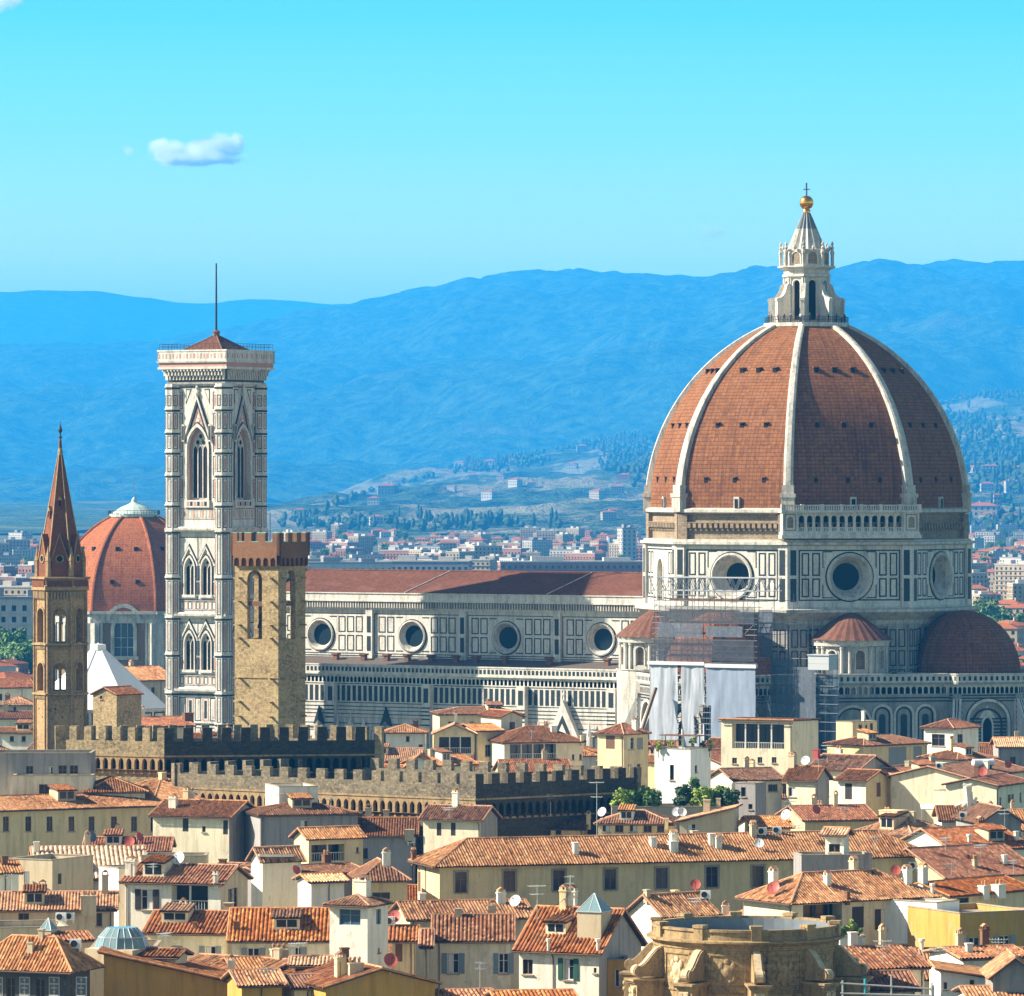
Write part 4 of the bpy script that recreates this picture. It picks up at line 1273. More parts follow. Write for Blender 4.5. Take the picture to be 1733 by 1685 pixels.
def sq(h, z): return [Vector((h * sx, h * sy, z)) for sx, sy in ((-1, -1), (1, -1), (1, 1), (-1, 1))]
for z in (20.6, 34.6, 50.6):
    mb = MB()
    mb.prism(sq(hL + 0.7, z), sq(hL + 0.95, z + 0.35), 0)
    mb.prism(sq(hL + 1.2, z + 0.35), sq(hL + 1.25, z + 0.75), 4)
    mb.prism(sq(hL + 0.8, z + 0.75), sq(hL + 0.6, z + 1.0), 0)
    mb.build('cornice', TB, camp)
mb = MB()
mb.prism(sq(hL + 0.7, 78.2), sq(hL + 0.9, 78.6), 0)
mb.prism(sq(hL + 0.55, 78.6), sq(hL + 0.55, 81.0), 1)
hT = hL + 2.25
for k in range(4):
    pl = face(k, hL + 0.55)
    ww = 2 * (hL + 0.55)
    for i in range(17):
        a = ww * (i + 0.5) / 17
        pl.ext(mb, arch(a, 79.2, 80.2, 0.26, True, 1, 3), 0, 0.1, 3)
        b0 = a + ww / 34
        pl.slab(mb, b0 - 0.16, b0 + 0.16, 79.0, 79.8, 0, 0.7, 0)
        pl.slab(mb, b0 - 0.16, b0 + 0.16, 79.8, 80.6, 0, 1.2, 0)
        pl.slab(mb, b0 - 0.16, b0 + 0.16, 80.6, 81.0, 0, 1.6, 0)
mb.prism(sq(hT, 81.0), sq(hT, 81.4), 0)
mb.prism(sq(hT - 0.2, 81.4), sq(hT - 0.2, 82.2), 2)
mb.prism(sq(hT + 0.15, 82.2), sq(hT + 0.25, 82.5), 0)
for k in range(4):
    pl = face(k, hT)
    ww = 2 * hT
    pl.slab(mb, 0, ww, 82.5, 84.3, -0.35, 0.0, 0)
    for i in range(20):
        a = ww * (i + 0.5) / 20
        pl.slab(mb, a - 0.22, a + 0.22, 83.0, 83.9, 0, 0.04, 4 if i % 2 else 2)
    pl.slab(mb, -0.1, ww + 0.1, 84.3, 84.6, -0.45, 0.12, 0)
mb.build('parapet', TB, camp)
mb = MB()
A = sq(hL - 0.6, 84.0)
T = Vector((0, 0, 87.6))
for i in range(4):
    mb.add([A[i], A[(i + 1) % 4], T], [(0, 1, 2)], 0)
    mb.tube(A[i], T, 0.14, 5, 1)
mb.prism(sq(hL - 0.6, 82.6), sq(hL - 0.6, 84.0), 2, cap=False)
mb.lathe([(0.75, 86.9), (0.75, 88.0), (0.95, 88.1), (0.5, 88.4)], 8, (0, 0), 1)
mb.build('roof', [M['nave_tile'], M['red_brick'], M['weathered_marble']], camp)
mb = MB()
mb.tube((0, 0, 88.2), (0, 0, 101.0), 0.26, 8, 0, 0.16)
mb.build('flagpole', [M['iron']], camp)
mb = MB()
for k in range(4):
    pl = face(k, hT - 0.3)
    ww = 2 * (hT - 0.3)
    for z in (85.2, 85.7):
        pl.slab(mb, 0, ww, z, z + 0.06, -0.05, 0.0, 0)
    for i in range(17):
        a = ww * i / 16
        pl.slab(mb, a - 0.03, a + 0.03, 84.6, 85.75, -0.05, 0, 0)
mb.build('railing', [M['iron']], camp)

# ------------------------------------------------------------------ fortress palace: stone tower and two crenellated blocks
def tower_frame(pxl, pxe, pxr, d):
    """square block whose near vertical edge is at pxe: rotation, side lengths"""
    wl, wr = (pxe - pxl) / F * d, (pxr - pxe) / F * d
    return wl, wr
dB = 712.0
rotB = R(-29.5)
E = P(471, HY, dB); E.z = 0
sB = 6.75
st = thing('stone_tower', 'tan rubble stone tower with red brick battlements and tall arched belfry openings', 'tower', E, rotB)
# local frame: x right-away, near edge at the origin; left face runs from (-s,0) to (0,0), right face from (0,0) to (0,s)
BT = [M['tan_stone'], M['red_brick'], M['dark_inside'], M['verdigris'], M['plank']]
z_ = lambda py: Y2Z(py, dB)
faces4 = [PL((-sB, 0, 0), (1, 0, 0), (0, -1, 0)), PL((0, 0, 0), (0, 1, 0), (1, 0, 0)), PL((0, sB, 0), (-1, 0, 0), (0, 1, 0)), PL((-sB, sB, 0), (0, -1, 0), (-1, 0, 0))]
mb = MB()
for pl in faces4:
    pl.hole(mb, 0, sB, 0, z_(958), arch(sB * 0.46, z_(1082), z_(980), 1.14, False), 0.7, 0, 0)
    inn = PL(pl.pt(0, 0, -0.7), -pl.ex, -pl.n)
    # inner skin, so the belfry is hollow and one sees through
    inn.hole(mb, -sB, 0, z_(1100), z_(958), [(-a, z) for a, z in arch(sB * 0.46, z_(1082), z_(980), 1.14, False)][::-1], 0.02, 0)
    for i in range(7):
        for j in range(2):
            a = (0.9, sB - 1.0)[j]
            zz = z_((980, 1082, 1150, 1190, 1060, 1020, 1215)[i])
            pl.slab(mb, a - 0.14, a + 0.14, zz, zz + 0.22, 0, 0.75, 0)
    pl.slab(mb, -0.12, sB + 0.12, z_(1148), z_(1146), 0, 0.12, 0)
mb.poly([Vector((-sB, 0, z_(1095))), Vector((0, 0, z_(1095))), Vector((0, sB, z_(1095))), Vector((-sB, sB, z_(1095)))], 2)
mb.poly([Vector((-sB, 0, z_(956))), Vector((0, 0, z_(956))), Vector((0, sB, z_(956))), Vector((-sB, sB, z_(956)))], 2)
mb.build('wall', BT, st)
mb = MB()
for pl in faces4[:2]:
    pl.slab(mb, sB * 0.46 - 1.0, sB * 0.46 + 1.0, z_(1026), z_(1018), -0.6, -0.3, 0)
mb.build('crossbeam', [M['plank']], st)
mb = MB()
mb.lathe([(0.75, z_(1064)), (0.7, z_(1062)), (0.5, z_(1050)), (0.42, z_(1040)), (0.1, z_(1036)), (0.08, z_(1022))], 14, (-sB * 0.54, sB * 0.3))
mb.build('bell', [M['iron']], st)
mb = MB()
ov = 0.42
for q, pl in enumerate(faces4):
    nC = 6
    for i in range(nC):
        a = sB * (i + 0.5) / nC
        b = sB / nC
        p2 = PL(pl.pt(0, 0, ov), pl.ex, pl.n)
        p2.hole(mb, a - b / 2, a + b / 2, z_(958), z_(940), arch(a, z_(958) + 0.01, z_(949), b * 0.34, False, n=4), ov - 0.02, 1, 1, 1)
    p2 = PL(pl.pt(-ov, 0, ov), pl.ex, pl.n)
    ww = sB + 2 * ov
    p2.slab(mb, 0, ww, z_(940), z_(917), -0.4, 0, 1)
    nM = 4 if q % 2 == 0 else 4
    mw = ww / (nM * 2 - 1)
    for i in range(nM):
        p2.slab(mb, 2 * i * mw, (2 * i + 1) * mw, z_(917), z_(902), -0.4, 0, 1)
        p2.slab(mb, 2 * i * mw - 0.02, (2 * i + 1) * mw + 0.02, z_(902), z_(901), -0.42, 0.02, 3)
    for i in range(nM - 1):
        p2.slab(mb, (2 * i + 1) * mw, (2 * i + 2) * mw, z_(917), z_(916), -0.42, 0.02, 3)
mb.build('battlement', BT, st)
mb = MB()
mb.tube((-sB * 0.5, sB * 0.5, z_(917)), (-sB * 0.5, sB * 0.5, z_(868)), 0.05, 4)
mb.build('lightning_rod', [M['iron']], st)

def crenel_run(mb, pl, a0, a1, ztop, zcren, mer, gap, th, m, coping=None):
    """merlons along a wall top"""
    n = max(2, round((a1 - a0 + gap) / (mer + gap)))
    k = (a1 - a0 + gap) / (n * (mer + gap))
    mer, gap = mer * k, gap * k
    for i in range(n):
        b = a0 + i * (mer + gap)
        pl.slab(mb, b, b + mer, zcren, ztop, -th, 0, m)
        if coping is not None:
            pl.slab(mb, b - 0.04, b + mer + 0.04, ztop, ztop + 0.1, -th - 0.04, 0.04, coping)
def block(name, label, xl, xe, xr, yl, ye, yr, ztop, merl, cren, strip, mats, arches=True, depthr=None):
    """crenellated block: left wall xl..xe (lit), right wall xe..xr (shaded); the tops lie at height ztop"""
    A, E, B = PZ(xl, yl, ztop), PZ(xe, ye, ztop), PZ(xr, yr, ztop)
    t = thing(name, label, 'palace wall', (E.x, E.y, 0), 0)
    mbw = MB()
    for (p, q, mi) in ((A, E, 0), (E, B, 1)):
        p0 = Vector((p.x - E.x, p.y - E.y, 0)); q0 = Vector((q.x - E.x, q.y - E.y, 0))
        ex = (q0 - p0); L = ex.length; ex.normalize()
        n = Vector((ex.y, -ex.x, 0))
        pl = PL(p0, ex, n)
        zc = ztop - cren
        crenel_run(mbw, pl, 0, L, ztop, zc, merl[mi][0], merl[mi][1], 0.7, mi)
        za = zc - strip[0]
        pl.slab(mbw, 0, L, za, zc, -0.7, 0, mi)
        pl2 = PL(pl.pt(0, 0, -0.55), ex, n)
        if arches:
            zb = za - strip[1]
            q_ = 1.12
            nA = round(L / q_)
            q_ = L / nA
            pl.slab(mbw, 0, L, za - 0.22, za - 0.002, -0.5, 0.1, 2)
            for i in range(nA):
                a = q_ * (i + 0.5)
                pl.hole(mbw, a - q_ / 2, a + q_ / 2, zb, za - 0.22, arch(a, zb + 0.02, zb + 0.9, q_ * 0.32, True, 0.9, 4), 0.55, 2 if mi == 0 else 1, 2 if mi == 0 else 1, 3)
                pl2.slab(mbw, a + q_ / 2 - 0.14, a + q_ / 2 + 0.14, zb - 0.5, zb, 0, 0.3, 2 if mi == 0 else 1)
            pl2.slab(mbw, 0, L, zb - 0.55, zb - 0.3, 0, 0.12, 2)
            pl2.slab(mbw, 0, L, 0, zb, -0.6, 0, mi)
        else:
            pl2.slab(mbw, 0, L, 0, za, -0.6, 0.5, mi)
    # the far returns of the block
    back = Vector((A.x - E.x + B.x - E.x, A.y - E.y + B.y - E.y, 0))
    for p, q in ((B - E, back), (back, A - E)):
        p0, q0 = Vector((p.x, p.y, 0)), Vector((q.x, q.y, 0))
        ex = q0 - p0; L = ex.length; ex.normalize()
        pl = PL(p0, ex, Vector((ex.y, -ex.x, 0)))
        pl.slab(mbw, 0, L, 0, ztop - cren, -0.7, 0, 0)
        crenel_run(mbw, pl, 0, L, ztop, ztop - cren, merl[0][0], merl[0][1], 0.7, 0)
    mbw.build('wall', mats, t)
    return t, A, E, B, back
CAST = [M['dark_stone'], M['shaded_stone'], M['carved_stone'], M['dark_inside']]
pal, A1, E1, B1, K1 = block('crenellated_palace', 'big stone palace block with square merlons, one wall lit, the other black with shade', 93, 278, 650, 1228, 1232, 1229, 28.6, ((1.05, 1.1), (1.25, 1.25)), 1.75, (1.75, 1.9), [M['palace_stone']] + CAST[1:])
pal2, A2, E2, B2, K2 = block('crenellated_wing', 'lower crenellated palace wing with a frieze of small pointed arches, below the higher block', 290, 805, 1085, 1291, 1310, 1298, 24.6, ((1.35, 1.45), (1.3, 1.3)), 1.25, (1.7, 2.1), CAST)

# ------------------------------------------------------------------ abbey tower with spire
dA = 790.0
ab = thing('abbey_tower', 'slender hexagonal brown stone tower with a sharp brick spire and gabled dormers', 'tower', Vector(((102 - CX) / F * dA, dA, 0)), 0)
za = lambda py: Y2Z(py, dA)
AB = [M['brown_brick'], M['carved_stone'], M['spire_brick'], M['dark_inside']]
rA = 3.62
def hexp(r, j, z=0):
    a = R(-27 + 60 * j)
    return Vector((r * sin(a), -r * cos(a), z))
def hex_pl(r, j):
    A, B = hexp(r, j), hexp(r, j + 1)
    return PL(A, B - A, (A + B)), (B - A).length
mb = MB()
lev = [(0, 1178), (1174, 1094), (1090, 1000)]
for j in range(6):
    pl, w = hex_pl(rA, j)
    pl.slab(mb, 0, w, 0, za(1174), -0.5, 0, 0)
    for y0, y1, ys, yt in ((1174, 1090, 1168, 1132), (1090, 1000, 1090 - 2, 1040)):
        c = w / 2
        hw = 0.98
        pl.hole(mb, 0, w, za(y0), za(y1), arch(c, za(ys), za(yt), hw, False), 0.6, 0, 0)
        arch_band(pl, mb, c, za(ys), za(yt), hw, 0.25, 0, 0.14, 0, False)
        inn = PL(pl.pt(0, 0, -0.6), pl.ex, pl.n)
        inn.hole(mb, c - hw, c, za(ys), za(yt) + hw, arch(c - hw / 2 + 0.02, za(ys) + 0.05, za(yt) - 0.3, 0.36, False, n=4), 0.3, 1, 1)
        inn.hole(mb, c, c + hw, za(ys), za(yt) + hw, arch(c + hw / 2 - 0.02, za(ys) + 0.05, za(yt) - 0.3, 0.36, False, n=4), 0.3, 1, 1)
    for s in (0, w):
        pl.slab(mb, s - 0.35, s + 0.35, 0, za(1000), 0, 0.16, 0)
    for y in (1176, 1092):
        for i in range(11):
            a = w * (i + 0.5) / 11
            pl.slab(mb, a - 0.09, a + 0.09, za(y) - 0.45, za(y), 0, 0.22, 1)
    nC = 8
    for i in range(nC):
        a = w * (i + 0.5) / nC
        pl.slab(mb, a - 0.12, a + 0.12, za(1012), za(1000), 0, 0.4, 1)
        pl.slab(mb, a - 0.2, a + 0.2, za(992), za(982), 0.3, 0.55, 2)
    pl.slab(mb, w * .3, w * .34, za(1200), za(1196), 0, 0.02, 3)
    pl.slab(mb, w * .6, w * .64, za(1214), za(1210), 0, 0.02, 3)
for y in (1176, 1092):
    mb.lathe([(rA + 0.05, za(y)), (rA + 0.5, za(y) + 0.12), (rA + 0.5, za(y) + 0.35), (rA, za(y) + 0.5)], 6, m=1, a0=R(-27), a1=R(333))
mb.lathe([(rA, za(1000)), (rA + 0.55, za(998)), (rA + 0.55, za(990)), (rA + 0.35, za(989)), (rA + 0.35, za(981)), (rA + 0.75, za(979)), (rA + 0.75, za(976)), (rA - 0.4, za(975)), (rA - 0.4, za(962))], 6, m=0, a0=R(-27), a1=R(333))
mb.build('wall', AB, ab)
mb = MB()
sp = [(rA - 0.38, za(962)), (rA - 0.5, za(955)), (0.32, za(768)), (0.16, za(742))]
mb.lathe(sp, 6, m=0, a0=R(-27), a1=R(333))
for j in range(6):
    mb.tube(hexp(rA - 0.45, j, za(955)), hexp(0.3, j, za(768)), 0.13, 5, 1, 0.08)
mb.lathe([(0.34, za(770)), (0.38, za(764)), (0.2, za(756)), (0.15, za(742))], 8, m=1)
spire = mb.build('spire', [M['spire_brick'], M['carved_stone']], ab)
for j in range(6):
    pl, w = hex_pl(rA - 0.4, j)
    mb = MB()
    c = w / 2
    pl.slab(mb, c - 1.15, c + 1.15, za(975), za(948), -1.2, 0.12, 0)
    pl.ext(mb, [(c - 1.3, za(948)), (c + 1.3, za(948)), (c, za(903))], -1.6, 0.12, 0)
    pl.rev(mb, c, za(945), [(0.62, 0.12), (0.62, 0.25), (0.46, 0.25)], 16, 1)
    for da, dz in ((0, 0.24), (0, -0.24), (0.24, 0), (-0.24, 0)):
        pl.disc(mb, c + da, za(945) + dz, 0.22, 0.14 + 0.002 * (da + 2 * dz), 10, 2)
    for s in (-1, 1):
        q = [(c + s * 1.34, za(948)), (c + s * 1.2, za(948)), (c, za(906)), (c, za(901))]
        pl.ext(mb, q if s < 0 else q[::-1], 0.12, 0.25, 1)
    mb.build('gable', [M['spire_brick'], M['carved_stone'], M['dark_inside']], spire)
    mb = MB()
    p = hexp(rA - 0.3, j)
    mb.lathe([(0.42, za(975)), (0.42, za(950)), (0.5, za(948)), (0.0, za(922))], 6, (p.x, p.y), 0)
    mb.build('pinnacle', [M['brown_brick']], spire)
for j, y in ((0, 852), (5, 870)):
    mb = MB()
    r = np.interp(y, [768, 955], [0.32, rA - 0.5])
    pl, w = hex_pl(r, j)
    pl.slab(mb, w / 2 - 0.28, w / 2 + 0.28, za(y + 6), za(y - 6), -0.3, 0.3, 0)
    pl.ext(mb, [(w / 2 - 0.36, za(y - 6)), (w / 2 + 0.36, za(y - 6)), (w / 2, za(y - 14))], -0.4, 0.34, 1)
    pl.slab(mb, w / 2 - 0.14, w / 2 + 0.14, za(y + 4), za(y - 5), 0.3, 0.32, 2)
    mb.build('dormer', [M['spire_brick'], M['carved_stone'], M['dark_inside']], spire)
mb = MB()
mb.lathe([(0.12, za(742)), (0.3, za(740)), (0.12, za(737)), (0.09, za(733)), (0.26, za(730)), (0.3, za(727)), (0.16, za(722)), (0.05, za(718)), (0.03, za(712))], 8)
mb.build('finial', [M['iron']], ab)

# ------------------------------------------------------------------ princes' chapel with red dome
dS = 1350.0
sl_ = thing('red_dome_chapel', 'domed chapel with smooth orange-red octagonal dome and pale green cap, behind the slender spire', 'chapel', Vector(((227 - CX) / F * dS, dS, 0)), R(0))
zs = lambda py: Y2Z(py, dS)
A_OFF = -26.0
rS = 20.4
def o8(r, j, z=0):
    a = R(A_OFF + 45 * j)
    return Vector((r * sin(a), -r * cos(a), z))
mb = MB()
zb0, zt0 = zs(1031), zs(874)
n = 16
rt = 5.8
# pointed profile through (rS, zb0) and (rt, zt0)
hh = zt0 - zb0
cc = (rt * rt + hh * hh - rS * rS) / (2 * (rS - rt))
cc = (hh * hh + rt * rt - rS * rS) / (2 * (rS - rt))
rr_ = rS + cc
thm = math.asin(hh / rr_)
pf = [(-cc + rr_ * cos(thm * i / n), zb0 + rr_ * sin(thm * i / n), rr_ * thm * i / n) for i in range(n + 1)]
for j in range(8):
    for i in range(n):
        r0, z0, l0 = pf[i]; r1, z1, l1 = pf[i + 1]
        vs = [o8(r0, j, z0), o8(r0, j + 1, z0), o8(r1, j + 1, z1), o8(r1, j, z1)]
        w0, w1 = (vs[1] - vs[0]).length / 2, (vs[2] - vs[3]).length / 2
        mb.add(vs, [(0, 1, 2, 3)], 0, [(-w0 + 50 * j, l0), (w0 + 50 * j, l0), (w1 + 50 * j, l1), (-w1 + 50 * j, l1)])
dome2 = mb.build('dome', [M['far_tile']], sl_)
for j in range(8):
    mb = MB()
    for i in range(n):
        mb.tube(o8(pf[i][0] + 0.05, j, pf[i][1]), o8(pf[i + 1][0] + 0.05, j, pf[i + 1][1]), 0.42, 6, 0)
    mb.build('rib', [M['far_tile']], dome2)
for j in (7, 0, 1):
    A, B = o8(1, j), o8(1, j + 1)
    nn_ = (A + B).normalized(); ex = (B - A).normalized()
    for f, q in ((0.3, 0.26), (0.62, 0.24)):
        i = int(n * f)
        r, z, l = pf[i]
        for s in (-1, 1):
            mb = MB()
            pl = PL(nn_ * (r * cos(R(22.5))) + ex * (s * q * r * 0.62), ex, nn_)
            pl.slab(mb, -0.42, 0.42, z - 0.4, z + 0.55, -1.5, 0.35, 0)
            mb.build('vent', [DI], dome2)
mb = MB()
mb.lathe([(5.5, zt0 - 0.3), (6.1, zt0), (6.1, zt0 + 0.7), (5.4, zt0 + 0.75), (5.2, zt0 + 1.1), (3.2, zt0 + 2.4), (1.5, zt0 + 3.1), (0.7, zt0 + 3.6), (0.6, zt0 + 4.3), (0.0, zt0 + 5.0)], 16)
mb.tube((0, 0, zt0 + 4.5), (0, 0, zt0 + 9.5), 0.09, 4)
mb.build('cap', [plain('pale_copper', (0.42, 0.52, 0.46), 0.6, 0, 0.3, 0.2)], sl_)
mb = MB()
for j in range(8):
    A, B = o8(6.6, j, zt0 + 0.5), o8(6.6, j + 1, zt0 + 0.5)
    mb.tube(A + Vector((0, 0, 1)), B + Vector((0, 0, 1)), 0.08, 4)
    for i in range(6):
        p = A.lerp(B, i / 6)
        mb.tube(p, p + Vector((0, 0, 1)), 0.06, 4)
mb.build('railing', [M['iron']], sl_)
mb = MB()
SL = [M['weathered_marble'], stucco('chapel_brown', (0.24, 0.16, 0.09)), M['blue_glass'], M['nave_tile']]
for j in range(8):
    A, B = o8(rS + 0.3, j), o8(rS + 0.3, j + 1)
    pl = PL(A, B - A, A + B)
    w = (B - A).length
    zc = zs(1036)
    c = w * 0.5
    pl.hole(mb, 0, w, 0, zc - 2.2, arch(c, zs(1106), zs(1060), 2.35, False), 0.9, 1, 0, 2)
    arch_band(pl, mb, c, zs(1106), zs(1060), 2.35, 0.85, 0, 0.5, 0, False)
    inn = PL(pl.pt(0, 0, -0.85), pl.ex, pl.n)
    for q in (-0.8, 0.8): inn.slab(mb, c + q - 0.09, c + q + 0.09, zs(1106), zs(1050), 0, 0.12, 0)
    for y in (1092, 1076): inn.slab(mb, c - 2.3, c + 2.3, zs(y), zs(y) + 0.16, 0, 0.12, 0)
    pl.slab(mb, c - 3.6, c + 3.6, zs(1112), zs(1106), 0, 0.8, 0)
    for s in (0, w): pl.slab(mb, s - 1.9, s + 1.9, 0, zc - 2.2, 0, 0.6, 0)
    for s in (2.4, w - 2.4): pl.slab(mb, s - 0.3, s + 0.3, 0, zc - 2.2, 0, 0.3, 0)
    pl.slab(mb, -0.3, w + 0.3, zc - 2.2, zc - 1.2, -1, 0.6, 0)
    pl.slab(mb, -0.3, w + 0.3, zc - 1.2, zc, -1, 0.3, 0)
    pl.slab(mb, -0.6, w + 0.6, zc, zc + 0.7, -1.5, 1.1, 0)
    arch_band(pl, mb, c, zs(1050), zs(1048), 3.4, 0.9, 0, 0.9, 0, False)
mb.build('drum', SL, sl_)

# ------------------------------------------------------------------ baptistery roof
dP = 1075.0
bp = thing('baptistery', 'octagonal baptistery under a smooth white marble pyramid roof, behind the slender tower', 'baptistery', Vector(((166 - CX) / F * dP, dP, 0)), 0)
zp = lambda py: Y2Z(py, dP)
rP = 14.6
def b8(r, j, z=0):
    a = R(-17 + 45 * j)
    return Vector((r * sin(a), -r * cos(a), z))
mb = MB()
for j in range(8):
    mb.add([b8(rP, j, zp(1196)), b8(rP, j + 1, zp(1196)), Vector((0, 0, zp(1088)))], [(0, 1, 2)], 0)
    mb.tube(b8(rP, j, zp(1196)), Vector((0, 0, zp(1088))), 0.12, 4, 0)
mb.lathe([(1.6, zp(1100)), (1.5, zp(1090)), (0.0, zp(1089))], 8)
mb.build('roof', [marble('roof_marble', (0.80, 0.79, 0.75), (0.45, 0.44, 0.42), 0.25)], bp)
mb = MB()
for j in range(8):
    A, B = b8(rP - 0.4, j), b8(rP - 0.4, j + 1)
    pl = PL(A, B - A, A + B); w = (B - A).length
    pl.slab(mb, 0, w, 0, zp(1196), -0.5, 0, 0)
    for i in range(3):
        pl.frame(mb, w * i / 3 + 0.3, w * (i + 1) / 3 - 0.3, zp(1230), zp(1202), 0.3, 0.06, 1)
    pl.slab(mb, 0, w, zp(1199), zp(1197), 0, 0.5, 0)
mb.build('wall', STONE, bp)

# ------------------------------------------------------------------ scaffolding round the south apse
sa = R(0)
scf = thing('scaffolding', 'steel scaffolding with white sheets and dark netting around an apse of the cathedral', 'scaffolding', DC, ROT)
SP = lambda px, py, v: (c_u(px, v), Y2Z(py, c_d(c_u(px, v), v)))
net = None
def net_mat(name, c, alpha):
    m, t, b = newmat(name)
    tr = N(t, 'ShaderNodeBsdfTransparent')
    ms = N(t, 'ShaderNodeMixShader')
    g = geo_pos(t)
    f = noise(t, g, 0.5, 4)
    ch = N(t, 'ShaderNodeTexBrick')
    ch.offset = 0.0
    for nm, v in (('Scale', 1.0), ('Mortar Size', 0.09), ('Brick Width', 1.9), ('Row Height', 1.95)): ch.inputs[nm].default_value = v
    ch.inputs['Color1'].default_value = ch.inputs['Color2'].default_value = (*c, 1)
    ch.inputs['Mortar'].default_value = (*[min(1, x * 1.8) for x in c], 1)
    t.links.new(uvm(t), ch.inputs['Vector'])
    t.links.new(mixc(t, f, ch.outputs['Color'], tuple(x * 0.8 for x in c)), b.inputs['Base Color'])
    b.inputs['Roughness'].default_value = 0.9
    ms.inputs[0].default_value = alpha
    t.links.new(tr.outputs[0], ms.inputs[1])
    t.links.new(b.outputs[0], ms.inputs[2])
    t.links.new(ms.outputs[0], t.nodes['Material Output'].inputs['Surface'])
    return m
NET = net_mat('netting', (0.07, 0.11, 0.15), 0.8)
NETL = net_mat('pale_netting', (0.11, 0.13, 0.16), 0.85)
# cage: standards on a three-sided plan; nodes given as (u, v)
v0 = -52.0
uL, uM, uR = c_u(1108, v0), c_u(1196, v0), c_u(1296, v0 + 4)
zt = Y2Z(1002, c_d(uM, v0))
plan = []
nS = 9
for i in range(nS + 1):
    plan.append((uL + (uR - uL) * i / nS, v0))
zl = [6 + 1.95 * i for i in range(18) if 6 + 1.95 * i < zt]
def tubeobj(name, p, q, r=0.055):
    mb = MB(); mb.tube(p, q, r, 5)
    return mb.build(name, [M['steel']], scf)
for i, (u, v) in enumerate(plan):
    for vv in (v, v + 1.6):
        tubeobj('standard', (u, vv, 0), (u, vv, zt + (0.5 if i % 2 else -0.3)))
for v in (v0 + 7, v0 + 14, v0 + 21):
    for u in (uL, uR):
        tubeobj('standard', (u, v, 0), (u, v, zt - 0.4))
for z in zl:
    for vv in (v0, v0 + 1.6):
        for dz in (0, 1.0):
            if z + dz < zt: tubeobj('ledger', (uL - 0.5, vv, z + dz), (uR + 0.5, vv, z + dz), 0.05)
    for u in (uL, uR):
        tubeobj('ledger', (u, v0, z), (u, v0 + 21, z), 0.05)
for i in range(0, nS, 2):
    for j in range(8, len(zl) - 1, 2):
        tubeobj('brace', (plan[i][0], v0 - 0.05, zl[j]), (plan[i + 1][0], v0 - 0.05, zl[j + 1]), 0.045)
for j, z in enumerate(zl[5:]):
    mb = MB()
    mb.box(uL, uR, v0 + 0.1, v0 + 1.5, z + 0.05, z + 0.12)
    if z > 25: mb.box(uL + 3, uR - 3, v0 + 0.02, v0 + 0.08, z + 0.15, z + 0.45)
    mb.build('deck', [M['plank']], scf)
# zigzag roof truss on top of the cage
mb = MB()
zt2 = zt + 0.2
for vv in (v0 - 0.1, v0 + 4, v0 + 8):
    mb.tube((uL - 1, vv, zt2), (uR + 1, vv, zt2), 0.07, 5)
    mb.tube((uL - 1, vv, zt2 + 2.3), (uR + 1, vv, zt2 + 2.3), 0.07, 5)
    k = 22
    for i in range(k):
        a, b = uL - 1 + (uR - uL + 2) * i / k, uL - 1 + (uR - uL + 2) * (i + 1) / k
        mb.tube((a, vv, zt2 + (0 if i % 2 else 2.3)), (b, vv, zt2 + (2.3 if i % 2 else 0)), 0.06, 4)
mb.build('roof_truss', [M['steel']], scf)
# sheets on the lower lifts
def sheet(name, u0, u1, z0, z1, v, mat, wav=0.18, cut=None):
    mb = MB()
    nx, nz = 30, 14
    vs = []
    for j in range(nz + 1):
        for i in range(nx + 1):
            u = u0 + (u1 - u0) * i / nx; z = z0 + (z1 - z0) * j / nz
            o = wav * mn.noise(Vector((u * 0.6, z * 0.25, v))) + 0.5 * wav * mn.noise(Vector((u * 1.8, z * 0.5, v)))
            vs.append((u, v - 0.12 + o, z))
    fs = []
    for j in range(nz):
        for i in range(nx):
            if cut and cut((i + 0.5) / nx, (j + 0.5) / nz): continue
            a = j * (nx + 1) + i
            fs.append((a, a + 1, a + nx + 2, a + nx + 1))
    mb.add(vs, fs, 0)
    return mb.build(name, [mat], scf, smooth=True)
zA = Y2Z(1126, c_d(uM, v0))
uS = c_u(1152, v0)
sheet('sheet', uL - 1.0, uS - 0.5, 4, zA, v0 - 0.1, M['tarp'], 0.3)
sheet('sheet', uS + 0.3, uM - 0.4, 4, zA, v0 - 0.1, M['tarp'], 0.3, lambda a, b: a > 0.55 and 0.55 < b + 0.25 * (1 - a) < 0.74)
sheet('sheet', uM, uR + 0.3, 4, zA - 0.2, v0 - 0.12, stucco('tarp_shaded', (0.26, 0.31, 0.40), 0.35, 0.6), 0.15, lambda a, b: (a < 0.1 and 0.45 < b < 0.7) or (a > 0.9 and b < 0.62 + (0.9 - a)))  # same white sheeting, the shade on its right part painted blue-grey
mb = MB()
mb.box(uL - 1.2, uM - 0.2, v0 - 0.6, v0 + 0.1, zA, zA + 0.6)
mb.box(uM - 0.1, uR + 0.6, v0 - 0.6, v0 + 0.1, zA - 0.3, zA + 0.35)
mb.build('sheet_rail', [plain('white_rail', (0.6, 0.6, 0.6), 0.5)], scf)
zC = Y2Z(1058, c_d(uM, v0))
sheet('sheet', c_u(1114, v0), c_u(1190, v0), zC - 2.2, zC + 0.3, v0 - 0.15, NETL, 0.1)
sheet('sheet', c_u(1196, v0), c_u(1258, v0), zC - 2.0, zC - 0.1, v0 - 0.15, NETL, 0.1)
sheet('netting', uL, uR, zA + 0.8, zC - 2.4, v0 - 0.14, net_mat('thin_netting', (0.05, 0.06, 0.075), 0.66), 0.12)
